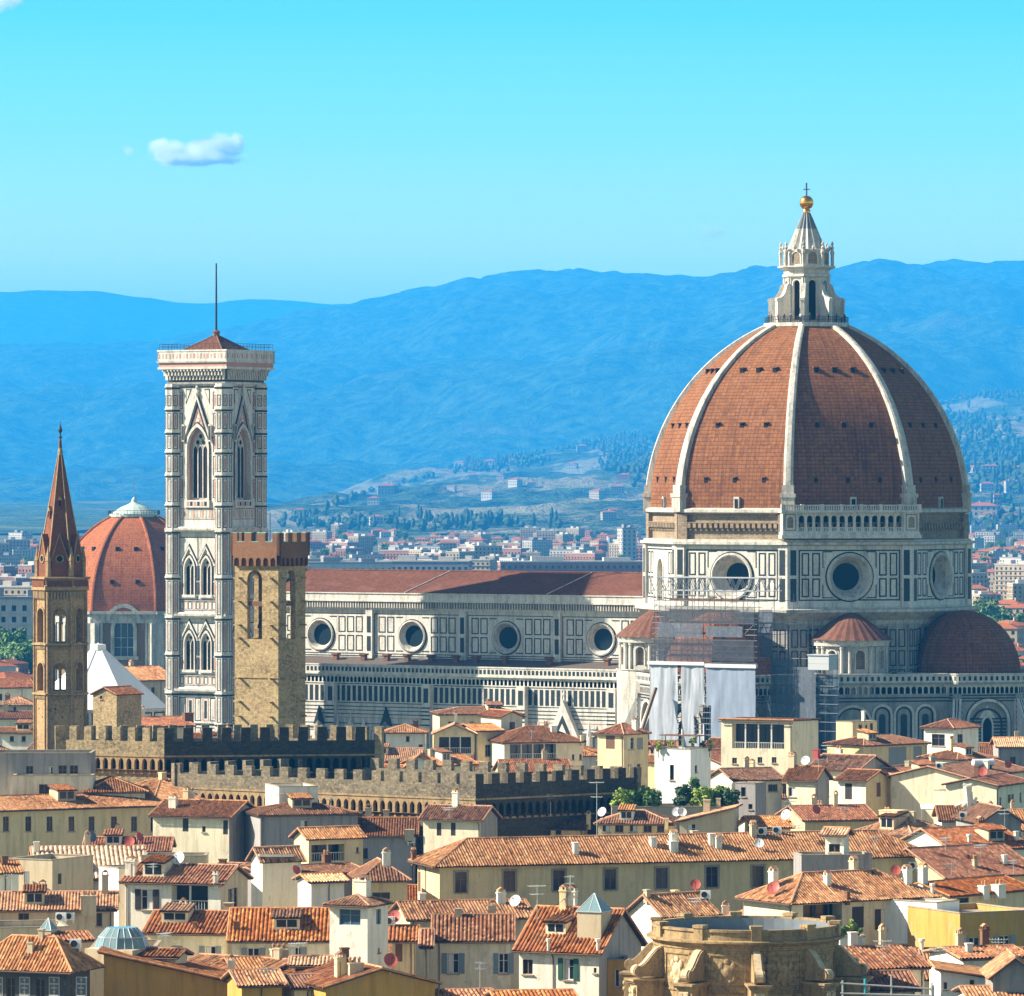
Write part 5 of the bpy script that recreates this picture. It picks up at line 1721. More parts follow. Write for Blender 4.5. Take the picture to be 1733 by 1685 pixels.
sheet('netting', uL + 1, uR, zC + 0.4, zt - 2.5, v0 - 0.14, net_mat('thinner_netting', (0.07, 0.085, 0.10), 0.55), 0.12)
# netting to the right of the sheets, wrapped round the corner bays
sheet('netting', uR + 0.8, c_u(1345, v0 + 5), 3, Y2Z(1112, 960), v0 + 4.5, NET, 0.1)
sheet('netting', c_u(1346, v0 + 4), c_u(1381, v0 + 4), 3, Y2Z(1124, 960), v0 + 4, NETL, 0.1)
sheet('netting', c_u(1382, v0 + 7), c_u(1420, v0 + 7), 3, Y2Z(1128, 960), v0 + 7, NET, 0.1)
sheet('netting', c_u(1284, v0 + 6), c_u(1308, v0 + 6), Y2Z(1110, 960), Y2Z(1030, 960), v0 + 6, NETL, 0.1)
for px in (1300, 1318, 1336, 1348, 1364, 1380, 1400, 1420):
    u = c_u(px, v0 + 5)
    tubeobj('standard', (u, v0 + 4.3, 0), (u, v0 + 4.3, Y2Z(1095, 960)))
for i in range(9):
    z = Y2Z(1110 + 15 * i, 960)
    tubeobj('ledger', (uR, v0 + 4.3, z), (c_u(1422, v0 + 5), v0 + 4.3, z), 0.05)
mb = MB()
u0, u1 = c_u(1377, v0 + 3), c_u(1412, v0 + 3)
za_ = Y2Z(1127, 960); zb_ = Y2Z(1103, 960)
mb.box(u0, u1, v0 + 1, v0 + 4, za_, zb_)
mb.box(u0 - 0.15, u1 + 0.15, v0 + 0.8, v0 + 4.2, zb_, zb_ + 0.15)
mb.box(u0, u1, v0 + 0.97, v0 + 0.999, za_ + 1.1, za_ + 1.2)
site = mb.build('site_cabin', [plain('cabin_white', (0.45, 0.47, 0.48), 0.5)], scf)
mb = MB()
mb.tube((c_u(1110, v0 - 2), v0 - 2, Y2Z(1165, 950)), (c_u(1043, v0 - 9), v0 - 9, 3), 0.35, 6)
mb.build('rubbish_chute', [plain('chute_brown', (0.24, 0.16, 0.09), 0.8)], scf)

# ------------------------------------------------------------------ town houses
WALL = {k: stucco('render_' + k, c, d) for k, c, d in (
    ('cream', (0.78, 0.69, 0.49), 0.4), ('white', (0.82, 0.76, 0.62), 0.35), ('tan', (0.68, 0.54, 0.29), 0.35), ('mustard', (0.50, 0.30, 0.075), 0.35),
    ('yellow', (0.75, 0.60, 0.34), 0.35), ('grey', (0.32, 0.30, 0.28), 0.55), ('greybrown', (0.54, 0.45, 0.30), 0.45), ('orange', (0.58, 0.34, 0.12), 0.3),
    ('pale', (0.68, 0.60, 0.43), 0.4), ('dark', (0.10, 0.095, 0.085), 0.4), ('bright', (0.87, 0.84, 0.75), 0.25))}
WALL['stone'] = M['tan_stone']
TILE = {
    'orange': tiles('clay_orange', [(0.09, 0.038, 0.017), (0.37, 0.16, 0.066), (0.22, 0.085, 0.035), (0.54, 0.30, 0.140), (0.30, 0.12, 0.048), (0.45, 0.22, 0.096)], stain=0.55, rib=0.31),
    'red': tiles('clay_red', [(0.075, 0.028, 0.014), (0.27, 0.092, 0.036), (0.16, 0.052, 0.022), (0.38, 0.165, 0.068), (0.22, 0.072, 0.029)], stain=0.6, rib=0.31),
    'brown': tiles('clay_brown', [(0.06, 0.028, 0.015), (0.21, 0.09, 0.042), (0.13, 0.052, 0.025), (0.32, 0.16, 0.078), (0.17, 0.07, 0.032)], stain=0.65, rib=0.31),
    'pale': tiles('clay_pale', [(0.34, 0.19, 0.105), (0.58, 0.39, 0.24), (0.48, 0.29, 0.16), (0.64, 0.46, 0.30)], stain=0.4, rib=0.5),
    'striped': tiles('clay_striped', [(0.085, 0.032, 0.015), (0.34, 0.13, 0.052), (0.21, 0.075, 0.030), (0.49, 0.25, 0.112), (0.28, 0.10, 0.040)], stain=0.5, rib=0.36)}
SHUT = {'grey': plain('shutter_grey', (0.26, 0.28, 0.27), 0.7), 'dark': plain('shutter_dark', (0.055, 0.045, 0.038), 0.7), 'green': plain('shutter_green', (0.03, 0.11, 0.075), 0.7),
        'blue': plain('shutter_blue', (0.20, 0.26, 0.30), 0.7), 'brown': plain('shutter_brown', (0.18, 0.09, 0.045), 0.7)}
M['frame_white'] = plain('frame_white', (0.66, 0.64, 0.58), 0.5)
M['frame_brown'] = plain('frame_brown', (0.16, 0.10, 0.06), 0.6)
M['stone_trim'] = stucco('stone_trim', (0.36, 0.30, 0.22), 0.4)
M['eave_wood'] = plain('eave_wood', (0.07, 0.045, 0.03), 0.8)
M['ridge_tile'] = tiles('ridge_clay', [(0.36, 0.15, 0.07), (0.52, 0.28, 0.15), (0.44, 0.20, 0.10)], 0.4, 0.4, 0.5)
M['gutter'] = plain('gutter_metal', (0.10, 0.065, 0.045), 0.5)
FOOT = []       # footprints (x, y, radius) for the filler
rr = random.Random(5)

def roof_plane(mb, A, B, C, D, pitch=0.4, amp=0.13, m=0, mu=1):
    """clay channel tiles: A, B along the eave (left to right from outside), D above A, C above B"""
    A, B, C, D = map(Vector, (A, B, C, D))
    e = (B - A).normalized()
    n = e.cross(((C + D) / 2 - A)).normalized()
    s = n.cross(e)
    q = [((p - A).dot(e), (p - A).dot(s)) for p in (A, D, C, B)]
    w = q[3][0]
    def top(a):
        t = 0
        for (a0, b0), (a1, b1) in zip(q, q[1:]):
            lo, hi = min(a0, a1), max(a0, a1)
            if hi - lo > 1e-6 and lo - 1e-6 <= a <= hi + 1e-6:
                t = max(t, b0 + (b1 - b0) * (a - a0) / (a1 - a0))
        return max(t, 0.02)
    nr = max(2, round(w / pitch))
    st = w / nr
    lmax = max(b for _, b in q)
    K = max(1, min(4, round(lmax / 2.2)))
    hs = (0.0, 0.78, 1.0, 0.78)
    cols = []
    for i in range(nr):
        jit = rr.uniform(-0.03, 0.03)
        for k in range(4):
            cols.append((st * (i + k / 4), hs[k] * amp + (jit if k else 0)))
    cols.append((w, 0.0))
    jits = {i: rr.uniform(-0.04, 0.06) for i in range(nr + 1)}
    vs, uv = [], []
    sag = [rr.uniform(-0.07, 0.05) for _ in range(K + 1)]
    for a, h in cols:
        t = top(min(max(a, 1e-4), w - 1e-4))
        for k in range(K + 1):
            b = t * k / K
            vs.append(A + e * a + s * (b - (0.06 + jits.get(round(a / st), 0) if k == 0 else 0)) + n * (h + 0.01 + (sag[k] if 0 < k < K else 0)))
            uv.append((a, b))
    fs = []
    K1 = K + 1
    for i in range(len(cols) - 1):
        for k in range(K):
            fs.append((i * K1 + k, (i + 1) * K1 + k, (i + 1) * K1 + k + 1, i * K1 + k + 1))
    mb.add(vs, fs, m, uv)
    tri = (C - D).length < 1e-3
    top_ = [A, B, C] if tri else [A, B, C, D]
    mb.prism([p - n * 0.13 for p in top_], [p - n * 0.005 for p in top_], mu)
def ridge(mb, p, q, r=0.15, m=2):
    p, q = Vector(p), Vector(q)
    mb.tube(p + Vector((0, 0, 0.05)), q + Vector((0, 0, 0.05)), r, 6, m)
def wall_grid(mb, pl, a0, a1, z0, z1, ops, m=0, depth=0.22):
    xs = sorted({a0, a1, *[o[0] for o in ops], *[o[1] for o in ops]})
    zs_ = sorted({z0, z1, *[o[2] for o in ops], *[o[3] for o in ops]})
    for i in range(len(xs) - 1):
        for j in range(len(zs_) - 1):
            ca, cz = (xs[i] + xs[i + 1]) / 2, (zs_[j] + zs_[j + 1]) / 2
            if any(o[0] < ca < o[1] and o[2] < cz < o[3] for o in ops): continue
            mb.poly([pl.pt(xs[i], zs_[j]), pl.pt(xs[i + 1], zs_[j]), pl.pt(xs[i + 1], zs_[j + 1]), pl.pt(xs[i], zs_[j + 1])], m)
    for o in ops:
        d = o[4] if len(o) > 4 else depth
        c = [(o[0], o[2]), (o[1], o[2]), (o[1], o[3]), (o[0], o[3])]
        for (p, q) in zip(c, c[1:] + c[:1]):
            mb.poly([pl.pt(*p), pl.pt(*p, -d), pl.pt(*q, -d), pl.pt(*q)], m)
        if d > 0.6:
            mb.poly([pl.pt(*p, -d) for p in c], m)
def make_window(pl, a0, a1, z0, z1, style, par):
    kind, _, colr = style.partition(':')
    w, h = a1 - a0, z1 - z0
    if kind == 'none': return
    if kind == 'open':            # loggia: posts, rail, dark glazing deep inside
        mb = MB()
        npost = max(1, int(w / 2.2))
        for i in range(1, npost + 1):
            a = a0 + w * i / (npost + 1)
            pl.slab(mb, a - 0.09, a + 0.09, z0, z1, -0.3, -0.12, 0)
        pl.slab(mb, a0, a1, z0 + 0.9, z0 + 0.97, -0.2, -0.15, 0)
        for i in range(int(w / 0.3)):
            a = a0 + 0.15 + 0.3 * i
            pl.slab(mb, a - 0.02, a + 0.02, z0, z0 + 0.9, -0.19, -0.16, 0)
        o = mb.build('loggia_rail', [M['frame_white'] if colr == 'w' else M['iron']], par)
        mb = MB()
        pl.slab(mb, a0, a1, z0, z1, -2.0, -1.6, 0)
        mb.build('glazing', [DG], o)
        return
    mb = MB()
    fr = 0.07
    fm = 0
    pl.slab(mb, a0, a0 + fr, z0, z1, -0.2, -0.12, fm)
    pl.slab(mb, a1 - fr, a1, z0, z1, -0.2, -0.12, fm)
    pl.slab(mb, a0 + fr, a1 - fr, z0, z0 + fr, -0.2, -0.12, fm)
    pl.slab(mb, a0 + fr, a1 - fr, z1 - fr, z1, -0.2, -0.12, fm)
    if w > 0.75 and h > 0.8:
        pl.slab(mb, (a0 + a1) / 2 - 0.05, (a0 + a1) / 2 + 0.05, z0 + fr, z1 - fr, -0.2, -0.13, fm)
        if h > 1.4: pl.slab(mb, a0 + fr, a1 - fr, z0 + h * 0.62, z0 + h * 0.62 + 0.05, -0.2, -0.14, fm)
    fmat = M['frame_white'] if kind in ('sh', 'lt', 'blue') else M['frame_brown']
    if kind == 'blue': fmat = SHUT['blue']
    win = mb.build('window', [fmat], par)
    mb = MB()
    if kind == 'cl':
        pl.slab(mb, a0 + 0.02, a1 - 0.02, z0 + 0.02, z1 - 0.02, -0.11, -0.06, 0)
        for i in range(int(h / 0.14)):
            pl.slab(mb, a0 + 0.08, (a0 + a1) / 2 - 0.05, z0 + 0.06 + 0.14 * i, z0 + 0.13 + 0.14 * i, -0.06, -0.03, 0)
            pl.slab(mb, (a0 + a1) / 2 + 0.05, a1 - 0.08, z0 + 0.06 + 0.14 * i, z0 + 0.13 + 0.14 * i, -0.06, -0.03, 0)
        mb.build('shutter', [SHUT[colr or 'dark']], win)
    else:
        pl.slab(mb, a0 + 0.03, a1 - 0.03, z0 + 0.03, z1 - 0.03, -0.26, -0.185, 0)
        mb.build('pane', [M['blue_glass'] if kind == 'blue' else DG], win)
    if kind == 'lt' or (kind == 'sh' and rr.random() < 0.6):       # a pale curtain behind one casement
        mb = MB()
        s = rr.choice((0, 1))
        pl.slab(mb, a0 + 0.1 + s * w * 0.45, a0 + w * 0.5 + s * w * 0.4, z0 + 0.1, z1 - 0.1, -0.184, -0.17, 0)
        mb.build('curtain', [M['frame_white']], win)
    if kind == 'sh':
        for s in (-1, 1):
            mb = MB()
            b0, b1 = (a0 - w * 0.5 - 0.02, a0 - 0.02) if s < 0 else (a1 + 0.02, a1 + w * 0.5 + 0.02)
            pl.slab(mb, b0, b1, z0 - 0.02, z1 + 0.02, 0.03, 0.075, 0)
            for i in range(int(h / 0.16)):
                pl.slab(mb, b0 + 0.06, b1 - 0.06, z0 + 0.06 + 0.16 * i, z0 + 0.13 + 0.16 * i, 0.075, 0.1, 0)
            mb.build('shutter', [SHUT[colr or 'grey']], win)
    if kind in ('trim', 'sh', 'lt', 'dark'):
        mb = MB()
        pl.slab(mb, a0 - 0.1, a1 + 0.1, z0 - 0.13, z0 - 0.01, 0, 0.14, 0)
        if kind == 'trim':
            t = 0.2
            pl.slab(mb, a0 - t, a0, z0, z1 + t, 0.002, 0.08, 0)
            pl.slab(mb, a1, a1 + t, z0, z1 + t, 0.002, 0.08, 0)
            pl.slab(mb, a0, a1, z1, z1 + t, 0.002, 0.08, 0)
        mb.build('sill', [M['stone_trim']], win)

HOUSES = []
class Hs: pass
def build_house(label, loc, rz, W, D, he, rise, roof, wall, tile, ov, wins, side=None, group=None, cat='house', name='town_house', pitch=0.31, flatpar=0.5):
    """W x D measured at the eaves, origin at the front left eave corner"""
    t = thing(name, label, cat, (loc[0], loc[1], 0), rz, group)
    if roof == 'flat': ov = min(ov, 0.1)
    if not wins and group is None:
        for q_ in range(int((W - 2) / 3.4)):
            if rr.random() < 0.75: wins = wins + [('F', 1.2 + 3.4 * q_ + rr.uniform(0, 1.0), he - rr.choice((1.9, 2.1)), rr.uniform(0.6, 0.95), rr.uniform(1.0, 1.5), rr.choice(('dark', 'cl:dark', 'dark', 'cl:grey', 'sh:brown')))]
        for q_ in range(int((D - 2) / 4)):
            if rr.random() < 0.6: wins = wins + [('R', 1.4 + 3.6 * q_, he - 2.0, 0.7, 1.1, rr.choice(('dark', 'cl:dark')))]
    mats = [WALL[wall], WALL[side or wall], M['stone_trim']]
    h = Hs()
    h.t, h.W, h.D, h.he, h.kind = t, W, D, he, roof
    inv = (Matrix.Translation(Vector((loc[0], loc[1], 0))) @ Matrix.Rotation(rz, 4, 'Z')).inverted()
    half = {'gable': D / 2, 'hip': min(W, D) / 2, 'cross': W / 2}.get(roof, 1.0)
    p = rise / half if roof in ('gable', 'hip', 'cross') else 0
    zt = he - 0.15 + p * ov if roof != 'flat' else he
    fl = {'f': PL((ov, ov, 0), (1, 0, 0), (0, -1, 0)), 'r': PL((W - ov, ov, 0), (0, 1, 0), (1, 0, 0)),
          'b': PL((W - ov, D - ov, 0), (-1, 0, 0), (0, 1, 0)), 'l': PL((ov, D - ov, 0), (0, -1, 0), (-1, 0, 0))}
    ln = {'f': W - 2 * ov, 'b': W - 2 * ov, 'r': D - 2 * ov, 'l': D - 2 * ov}
    mb = MB()
    o = inv @ Vector((0, 0, CAMZ))
    todo = []
    for key in 'frbl':
        ops = []
        pl, L = fl[key], ln[key]
        for wn in wins:
            if wn[0].lower() != key: continue
            _, px, py, wp, hp, sty = wn
            if wn[0].isupper():
                a0, a1, z0, z1 = px - wp / 2, px + wp / 2, py - hp / 2, min(py + hp / 2, zt - 0.3)
                if a0 > 0.3 and a1 < L - 0.3:
                    ops.append((a0, a1, z0, z1)); todo.append((pl, a0, a1, z0, z1, sty))
                continue
            def hit(x, y):
                d = inv.to_3x3() @ Vector(((x - CX) / F, 1, -(y - HY) / F))
                k = (pl.O - o).dot(pl.n) / d.dot(pl.n)
                q = o + d * k
                return (q - pl.O).dot(pl.ex), q.z
            a0, _z = hit(px - wp / 2, py); a1, _z = hit(px + wp / 2, py)
            _a, z1 = hit(px, py - hp / 2); _a, z0 = hit(px, py + hp / 2)
            a0, a1 = max(0.15, min(a0, a1)), min(L - 0.15, max(a0, a1))
            z1 = min(z1, zt - 0.12)
            if a1 - a0 < 0.2 or z1 - z0 < 0.2: continue
            ops.append((a0, a1, z0, z1) + ((2.2,) if sty.startswith('open') else ()))
            todo.append((pl, a0, a1, z0, z1, sty))
        mi = 1 if key in ('r', 'l') else 0
        ztk = zt
        if roof in ('shedl', 'shedr', 'shedback', 'shed'): ztk = he - 0.15
        wall_grid(mb, pl, 0, L, 0, ztk, ops, mi)
        # what closes the roof ends
        if (roof == 'gable' and key in 'rl') or (roof == 'cross' and key in 'fb'):
            mb.poly([pl.pt(0, zt), pl.pt(L, zt), pl.pt(L / 2, zt + p * L / 2)], mi)
        up = {'shedl': {'f': (1, 0), 'b': (0, 1), 'l': (1, 1)}, 'shedr': {'f': (0, 1), 'b': (1, 0), 'r': (1, 1)},
              'shedback': {'f': (1, 1), 'l': (0, 1), 'r': (1, 0)}, 'shed': {'b': (1, 1), 'r': (0, 1), 'l': (1, 0)}}.get(roof, {}).get(key)
        if up:
            pts = [pl.pt(0, ztk), pl.pt(L, ztk)]
            if up[1]: pts.append(pl.pt(L, ztk + rise))
            if up[0]: pts.append(pl.pt(0, ztk + rise))
            mb.poly(pts, mi)
    if roof == 'flat':
        mb.poly([Vector((ov, ov, he - flatpar)), Vector((W - ov, ov, he - flatpar)), Vector((W - ov, D - ov, he - flatpar)), Vector((ov, D - ov, he - flatpar))], 2)
        for key in 'frbl':
            pl, L = fl[key], ln[key]
            pl.slab(mb, 0, L, he, he + 0.1, -0.3, 0.06, 2)
            inn = PL(pl.pt(0, 0, -0.24), pl.ex, pl.n)
            mb.poly([inn.pt(L - 0.24, he - flatpar), inn.pt(0.24, he - flatpar), inn.pt(0.24, he), inn.pt(L - 0.24, he)], 0)
    h.wall = mb.build('wall', mats, t)
    rb = MB()
    z1 = he + rise
    a, b, c, d = Vector((0, 0, he)), Vector((W, 0, he)), Vector((W, D, he)), Vector((0, D, he))
    if tile == 'striped': pitch = 0.36
    kw = dict(pitch=pitch, amp=0.115 if pitch < 0.33 else (0.15 if pitch < 0.45 else 0.19))
    if roof == 'gable':
        r0, r1 = Vector((0, D / 2, z1)), Vector((W, D / 2, z1))
        roof_plane(rb, a, b, r1, r0, **kw); roof_plane(rb, c, d, r0, r1, **kw)
        ridge(rb, r0, r1)
        for q in (a, d): ridge(rb, q, r0, 0.1)
        for q in (b, c): ridge(rb, q, r1, 0.1)
    elif roof == 'cross':
        r0, r1 = Vector((W / 2, 0, z1)), Vector((W / 2, D, z1))
        roof_plane(rb, d, a, r0, r1, **kw); roof_plane(rb, b, c, r1, r0, **kw)
        ridge(rb, r0, r1)
        for q in (a, b): ridge(rb, q, r0, 0.1)
    elif roof == 'hip':
        if W >= D:
            r0, r1 = Vector((D / 2, D / 2, z1)), Vector((W - D / 2, D / 2, z1))
            roof_plane(rb, a, b, r1, r0, **kw); roof_plane(rb, b, c, r1, r1, **kw); roof_plane(rb, c, d, r0, r1, **kw); roof_plane(rb, d, a, r0, r0, **kw)
            for p_, q_ in ((a, r0), (d, r0), (b, r1), (c, r1)): ridge(rb, p_, q_, 0.12)
        else:
            r0, r1 = Vector((W / 2, W / 2, z1)), Vector((W / 2, D - W / 2, z1))
            roof_plane(rb, a, b, r0, r0, **kw); roof_plane(rb, b, c, r1, r0, **kw); roof_plane(rb, c, d, r1, r1, **kw); roof_plane(rb, d, a, r0, r1, **kw)
            for p_, q_ in ((a, r0), (b, r0), (c, r1), (d, r1)): ridge(rb, p_, q_, 0.12)
        if (r1 - r0).length > 0.1: ridge(rb, r0, r1)
    elif roof == 'shedl':
        A2, D2 = a + Vector((0, 0, rise)), d + Vector((0, 0, rise))
        roof_plane(rb, b, c, D2, A2, **kw); ridge(rb, b, A2, 0.12); ridge(rb, A2, D2, 0.12)
    elif roof == 'shedr':
        B2, C2 = b + Vector((0, 0, rise)), c + Vector((0, 0, rise))
        roof_plane(rb, d, a, B2, C2, **kw); ridge(rb, a, B2, 0.12)
    elif roof == 'shedback':
        A2, B2 = a + Vector((0, 0, rise)), b + Vector((0, 0, rise))
        roof_plane(rb, c, d, A2, B2, **kw); ridge(rb, A2, B2, 0.14)
    elif roof == 'shed':
        D2, C2 = d + Vector((0, 0, rise)), c + Vector((0, 0, rise))
        roof_plane(rb, a, b, C2, D2, **kw)
    h.roof = rb.build('roof', [TILE[tile], M['eave_wood'], M['ridge_tile']], t) if rb.V else h.wall
    for args in todo: make_window(*args, t)
    if group is None and roof in ('gable', 'hip', 'shedback'):
        mg = MB(); mg.tube((0.05, -0.08, he - 0.1), (W - 0.05, -0.08, he - 0.1), 0.08, 6); mg.build('gutter', [M['gutter']], t)
        mg = MB(); pl = fl['f']; a = rr.choice((0.25, ln['f'] - 0.25, ln['f'] * rr.uniform(0.3, 0.7)))
        if not any(q[1] - 0.7 < a < q[2] + 0.7 for q in todo if q[0] is pl):
            mg.tube(pl.pt(a, he - 0.5, 0.07), pl.pt(a, max(0, he - 13), 0.07), 0.05, 6); mg.tube(pl.pt(a, he - 0.5, 0.07), pl.pt(a, he - 0.12, ov), 0.05, 6); mg.build('drainpipe', [M['gutter']], t)
    HOUSES.append(h)
    R_ = Matrix.Rotation(rz, 3, 'Z')
    for i in range(int(max(1, W // 5)) + 1):
        for j in range(int(max(1, D // 5)) + 1):
            q = R_ @ Vector((W * i / max(1, W // 5), D * j / max(1, D // 5), 0))
            FOOT.append((loc[0] + q.x, loc[1] + q.y))
    return h

def rise_of(rh, d, he, half):
    return max(0.25, rh * d / F - half * (CAMZ - he) / d)
def H(label, xL, yL, xR, yR, he, dep, rh, roof, wall='cream', tile='orange', wins=(), ov=0.45, **k):
    A, B = PZ(xL, yL, he), PZ(xR, yR, he)
    v = B - A; v.z = 0
    W = v.length
    rz = math.atan2(v.y, v.x)
    d = (A.y + B.y) / 2
    half = {'gable': dep / 2, 'hip': min(W, dep) / 2, 'cross': 0}.get(roof, 0)
    return build_house(label, A, rz, W, dep, he, rise_of(rh, d, he, half), roof, wall, tile, ov, list(wins), **k)
def HC(label, xl, xe, xr, ye, he, th, rh, roof, wall='cream', tile='orange', wins=(), ov=0.45, **k):
    """seen on its near corner xe: front face xl..xe turned th degrees to the left, right face xe..xr"""
    E = PZ(xe, ye, he)
    d = E.y
    W = (xe - xl) / F * d / cos(R(th)); D = (xr - xe) / F * d / sin(R(th))
    rz = R(-th)
    A = E - Matrix.Rotation(rz, 3, 'Z') @ Vector((W, 0, 0))
    half = {'gable': D / 2 * cos(R(th)), 'hip': min(W, D) / 2, 'cross': 0}.get(roof, 0)
    return build_house(label, A, rz, W, D, he, rise_of(rh, d, he, half), roof, wall, tile, ov, list(wins), **k)

# --- back row, against the cathedral
H('cream house with low brown hip roof, highest of the group below the striped nave', 740, 1209, 888, 1208, 21, 9, 12, 'hip', 'yellow', 'brown')
H('little cream house with roof gable just right of the low brown hip roof', 846, 1214, 890, 1213, 21.6, 8, 10, 'cross', 'cream', 'red', [('f', 867, 1228, 9, 13, 'dark')])
H('cream gabled house with a pillared roof loggia, right of a small white house', 730, 1243, 808, 1243, 19, 10, 17, 'cross', 'yellow', 'orange', [('f', 770, 1261, 54, 28, 'open:w')])
H('tan house with an arched window, joined to the pillared loggia gable', 806, 1237, 854, 1236, 19.6, 10, 12, 'gable', 'tan', 'orange', [('f', 826, 1270, 10, 20, 'dark')])
H('cream house with brown hip roof over a terrace, left of the yellow tower house', 850, 1257, 992, 1255, 18, 11, 27, 'hip', 'cream', 'brown', [('f', 902, 1272, 78, 26, 'open:w'), ('f', 970, 1281, 4, 9, 'dark'), ('f', 983, 1281, 5, 10, 'dark')])
HC('yellow tower house with red pyramid roof beside the white square tower', 1005, 1056, 1105, 1243, 21, 40, 18, 'hip', 'yellow', 'red', [('f', 1033, 1256, 15, 22, 'cl:brown'), ('r', 1068, 1258, 10, 20, 'lt'), ('r', 1083, 1258, 10, 20, 'cl:grey'), ('r', 1081, 1301, 6, 17, 'dark'), ('r', 1066, 1297, 5, 10, 'lt')])
H('white house with orange roof right beside the end of the crenellated palace', 648, 1240, 724, 1240, 18, 9, 14, 'hip', 'white', 'orange', [('f', 690, 1250, 6, 9, 'dark'), ('f', 712, 1264, 7, 9, 'dark'), ('f', 668, 1270, 6, 10, 'dark')])
H('small white gabled house above the lower battlements', 684, 1298, 736, 1298, 17, 8, 20, 'cross', 'white', 'orange', [('f', 700, 1296, 10, 8, 'dark'), ('f', 722, 1296, 10, 8, 'dark')])
H('low house with plain orange roof attached to the small white gable above the battlements', 735, 1296, 812, 1293, 17, 9, 18, 'gable', 'cream', 'orange')
HC('pale yellow house with a wide dark glazed roof loggia in front of the scaffolding', 1218, 1343, 1396, 1222, 24, 24, 3, 'shedback', 'cream', 'brown', [('f', 1283, 1246, 88, 42, 'open:w'), ('f', 1243, 1287, 8, 10, 'dark'), ('f', 1264, 1286, 8, 10, 'dark'), ('f', 1286, 1286, 8, 10, 'dark'), ('f', 1310, 1286, 8, 10, 'dark')], ov=0.3)
HC('tall yellow block with white chimneys on its roof, below the apse galleries', 1415, 1443, 1489, 1222, 22, 42, 4, 'flat', 'yellow', 'red', [('r', 1456, 1231, 6, 10, 'dark'), ('r', 1466, 1230, 3, 8, 'dark'), ('r', 1475, 1230, 5, 13, 'dark'), ('r', 1456, 1256, 7, 10, 'dark')])
H('house with dark brown roof and big grey windows, right of the tall yellow block', 1462, 1262, 1576, 1257, 20, 9, 16, 'hip', 'tan', 'brown', [('f', 1519, 1280, 30, 32, 'cl:grey'), ('f', 1553, 1279, 14, 32, 'cl:grey')])
HC('cream square house with shallow hip roof under the brown half dome', 1560, 1615, 1669, 1233, 21, 36, 15, 'hip', 'white', 'red', [('f', 1588, 1252, 22, 20, 'dark'), ('r', 1625, 1253, 9, 22, 'dark')])
H('grey house with long pale roof at the right edge below the apse', 1685, 1264, 1762, 1264, 20, 10, 16, 'gable', 'grey', 'pale')
H('house with dark hip roof in front of the cream square house', 1620, 1286, 1692, 1283, 19, 9, 18, 'hip', 'cream', 'brown')
H('flat-roofed yellow attic with one wide window beside an air conditioner', 1576, 1282, 1640, 1282, 19, 6, 4, 'flat', 'yellow', 'red', [('f', 1603, 1291, 20, 10, 'lt')])
# --- right middle
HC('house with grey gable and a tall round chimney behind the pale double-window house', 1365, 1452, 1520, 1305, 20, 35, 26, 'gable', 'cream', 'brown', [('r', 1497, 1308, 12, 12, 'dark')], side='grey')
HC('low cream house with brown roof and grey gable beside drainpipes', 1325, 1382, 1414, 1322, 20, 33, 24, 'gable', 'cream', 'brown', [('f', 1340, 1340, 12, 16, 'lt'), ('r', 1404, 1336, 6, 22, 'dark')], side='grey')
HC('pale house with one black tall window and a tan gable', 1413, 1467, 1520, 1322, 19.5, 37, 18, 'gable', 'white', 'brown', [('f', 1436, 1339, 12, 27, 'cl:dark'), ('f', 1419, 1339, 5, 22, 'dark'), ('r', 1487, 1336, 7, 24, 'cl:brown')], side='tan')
H('orange-walled house with a deep shaded roof terrace', 1518, 1317, 1648, 1314, 19, 10, 17, 'gable', 'orange', 'brown', [('f', 1608, 1338, 44, 30, 'open'), ('f', 1556, 1333, 5, 12, 'dark'), ('f', 1530, 1332, 10, 10, 'dark')])
H('cream house with long brown roof above the white plaster shapes at the right', 1640, 1317, 1745, 1303, 20, 12, 22, 'gable', 'cream', 'brown', [('f', 1665, 1328, 7, 9, 'dark'), ('f', 1690, 1325, 7, 9, 'dark')])
H('yellow terrace block cut by the right edge, beside the white plaster shapes', 1652, 1342, 1745, 1337, 19, 8, 4, 'flat', 'yellow', 'red')
H('small red-roofed house cut by the right edge above the yellow terrace', 1690, 1330, 1748, 1322, 20.4, 8, 14, 'gable', 'cream', 'red')
H('grey gabled house at the right edge with a dark doorway', 1656, 1394, 1736, 1393, 19, 12, 27, 'cross', 'grey', 'brown', [('f', 1688, 1408, 8, 14, 'dark')])
H('white house with worn brown roof left of the right edge grey gable', 1588, 1389, 1660, 1389, 18.5, 10, 25, 'gable', 'white', 'brown')
HC('yellow hip-roofed house with a lantern box on its ridge', 1440, 1545, 1634, 1415, 19.5, 40, 32, 'hip', 'yellow', 'orange', [('r', 1590, 1424, 6, 14, 'dark')])
H('long house with dark red roof left behind the yellow hip-roofed house', 1358, 1389, 1490, 1387, 18.5, 12, 25, 'gable', 'tan', 'red')
HC('grey rendered stair tower block among aerials, right of the shrubs', 1243, 1279, 1300, 1326, 22, 30, 4, 'flat', 'grey', 'red', [('f', 1270, 1365, 7, 9, 'dark'), ('f', 1258, 1340, 8, 16, 'dark')])
H('cream house with faded brown roof right behind the grey stair tower', 1240, 1321, 1330, 1319, 20, 9, 20, 'gable', 'cream', 'brown', [('f', 1308, 1333, 16, 12, 'dark')])
H('small house with bright orange roof just below the grey stair tower', 1275, 1401, 1346, 1400, 19, 9, 19, 'gable', 'cream', 'orange', [('f', 1302, 1411, 12, 12, 'dark')])
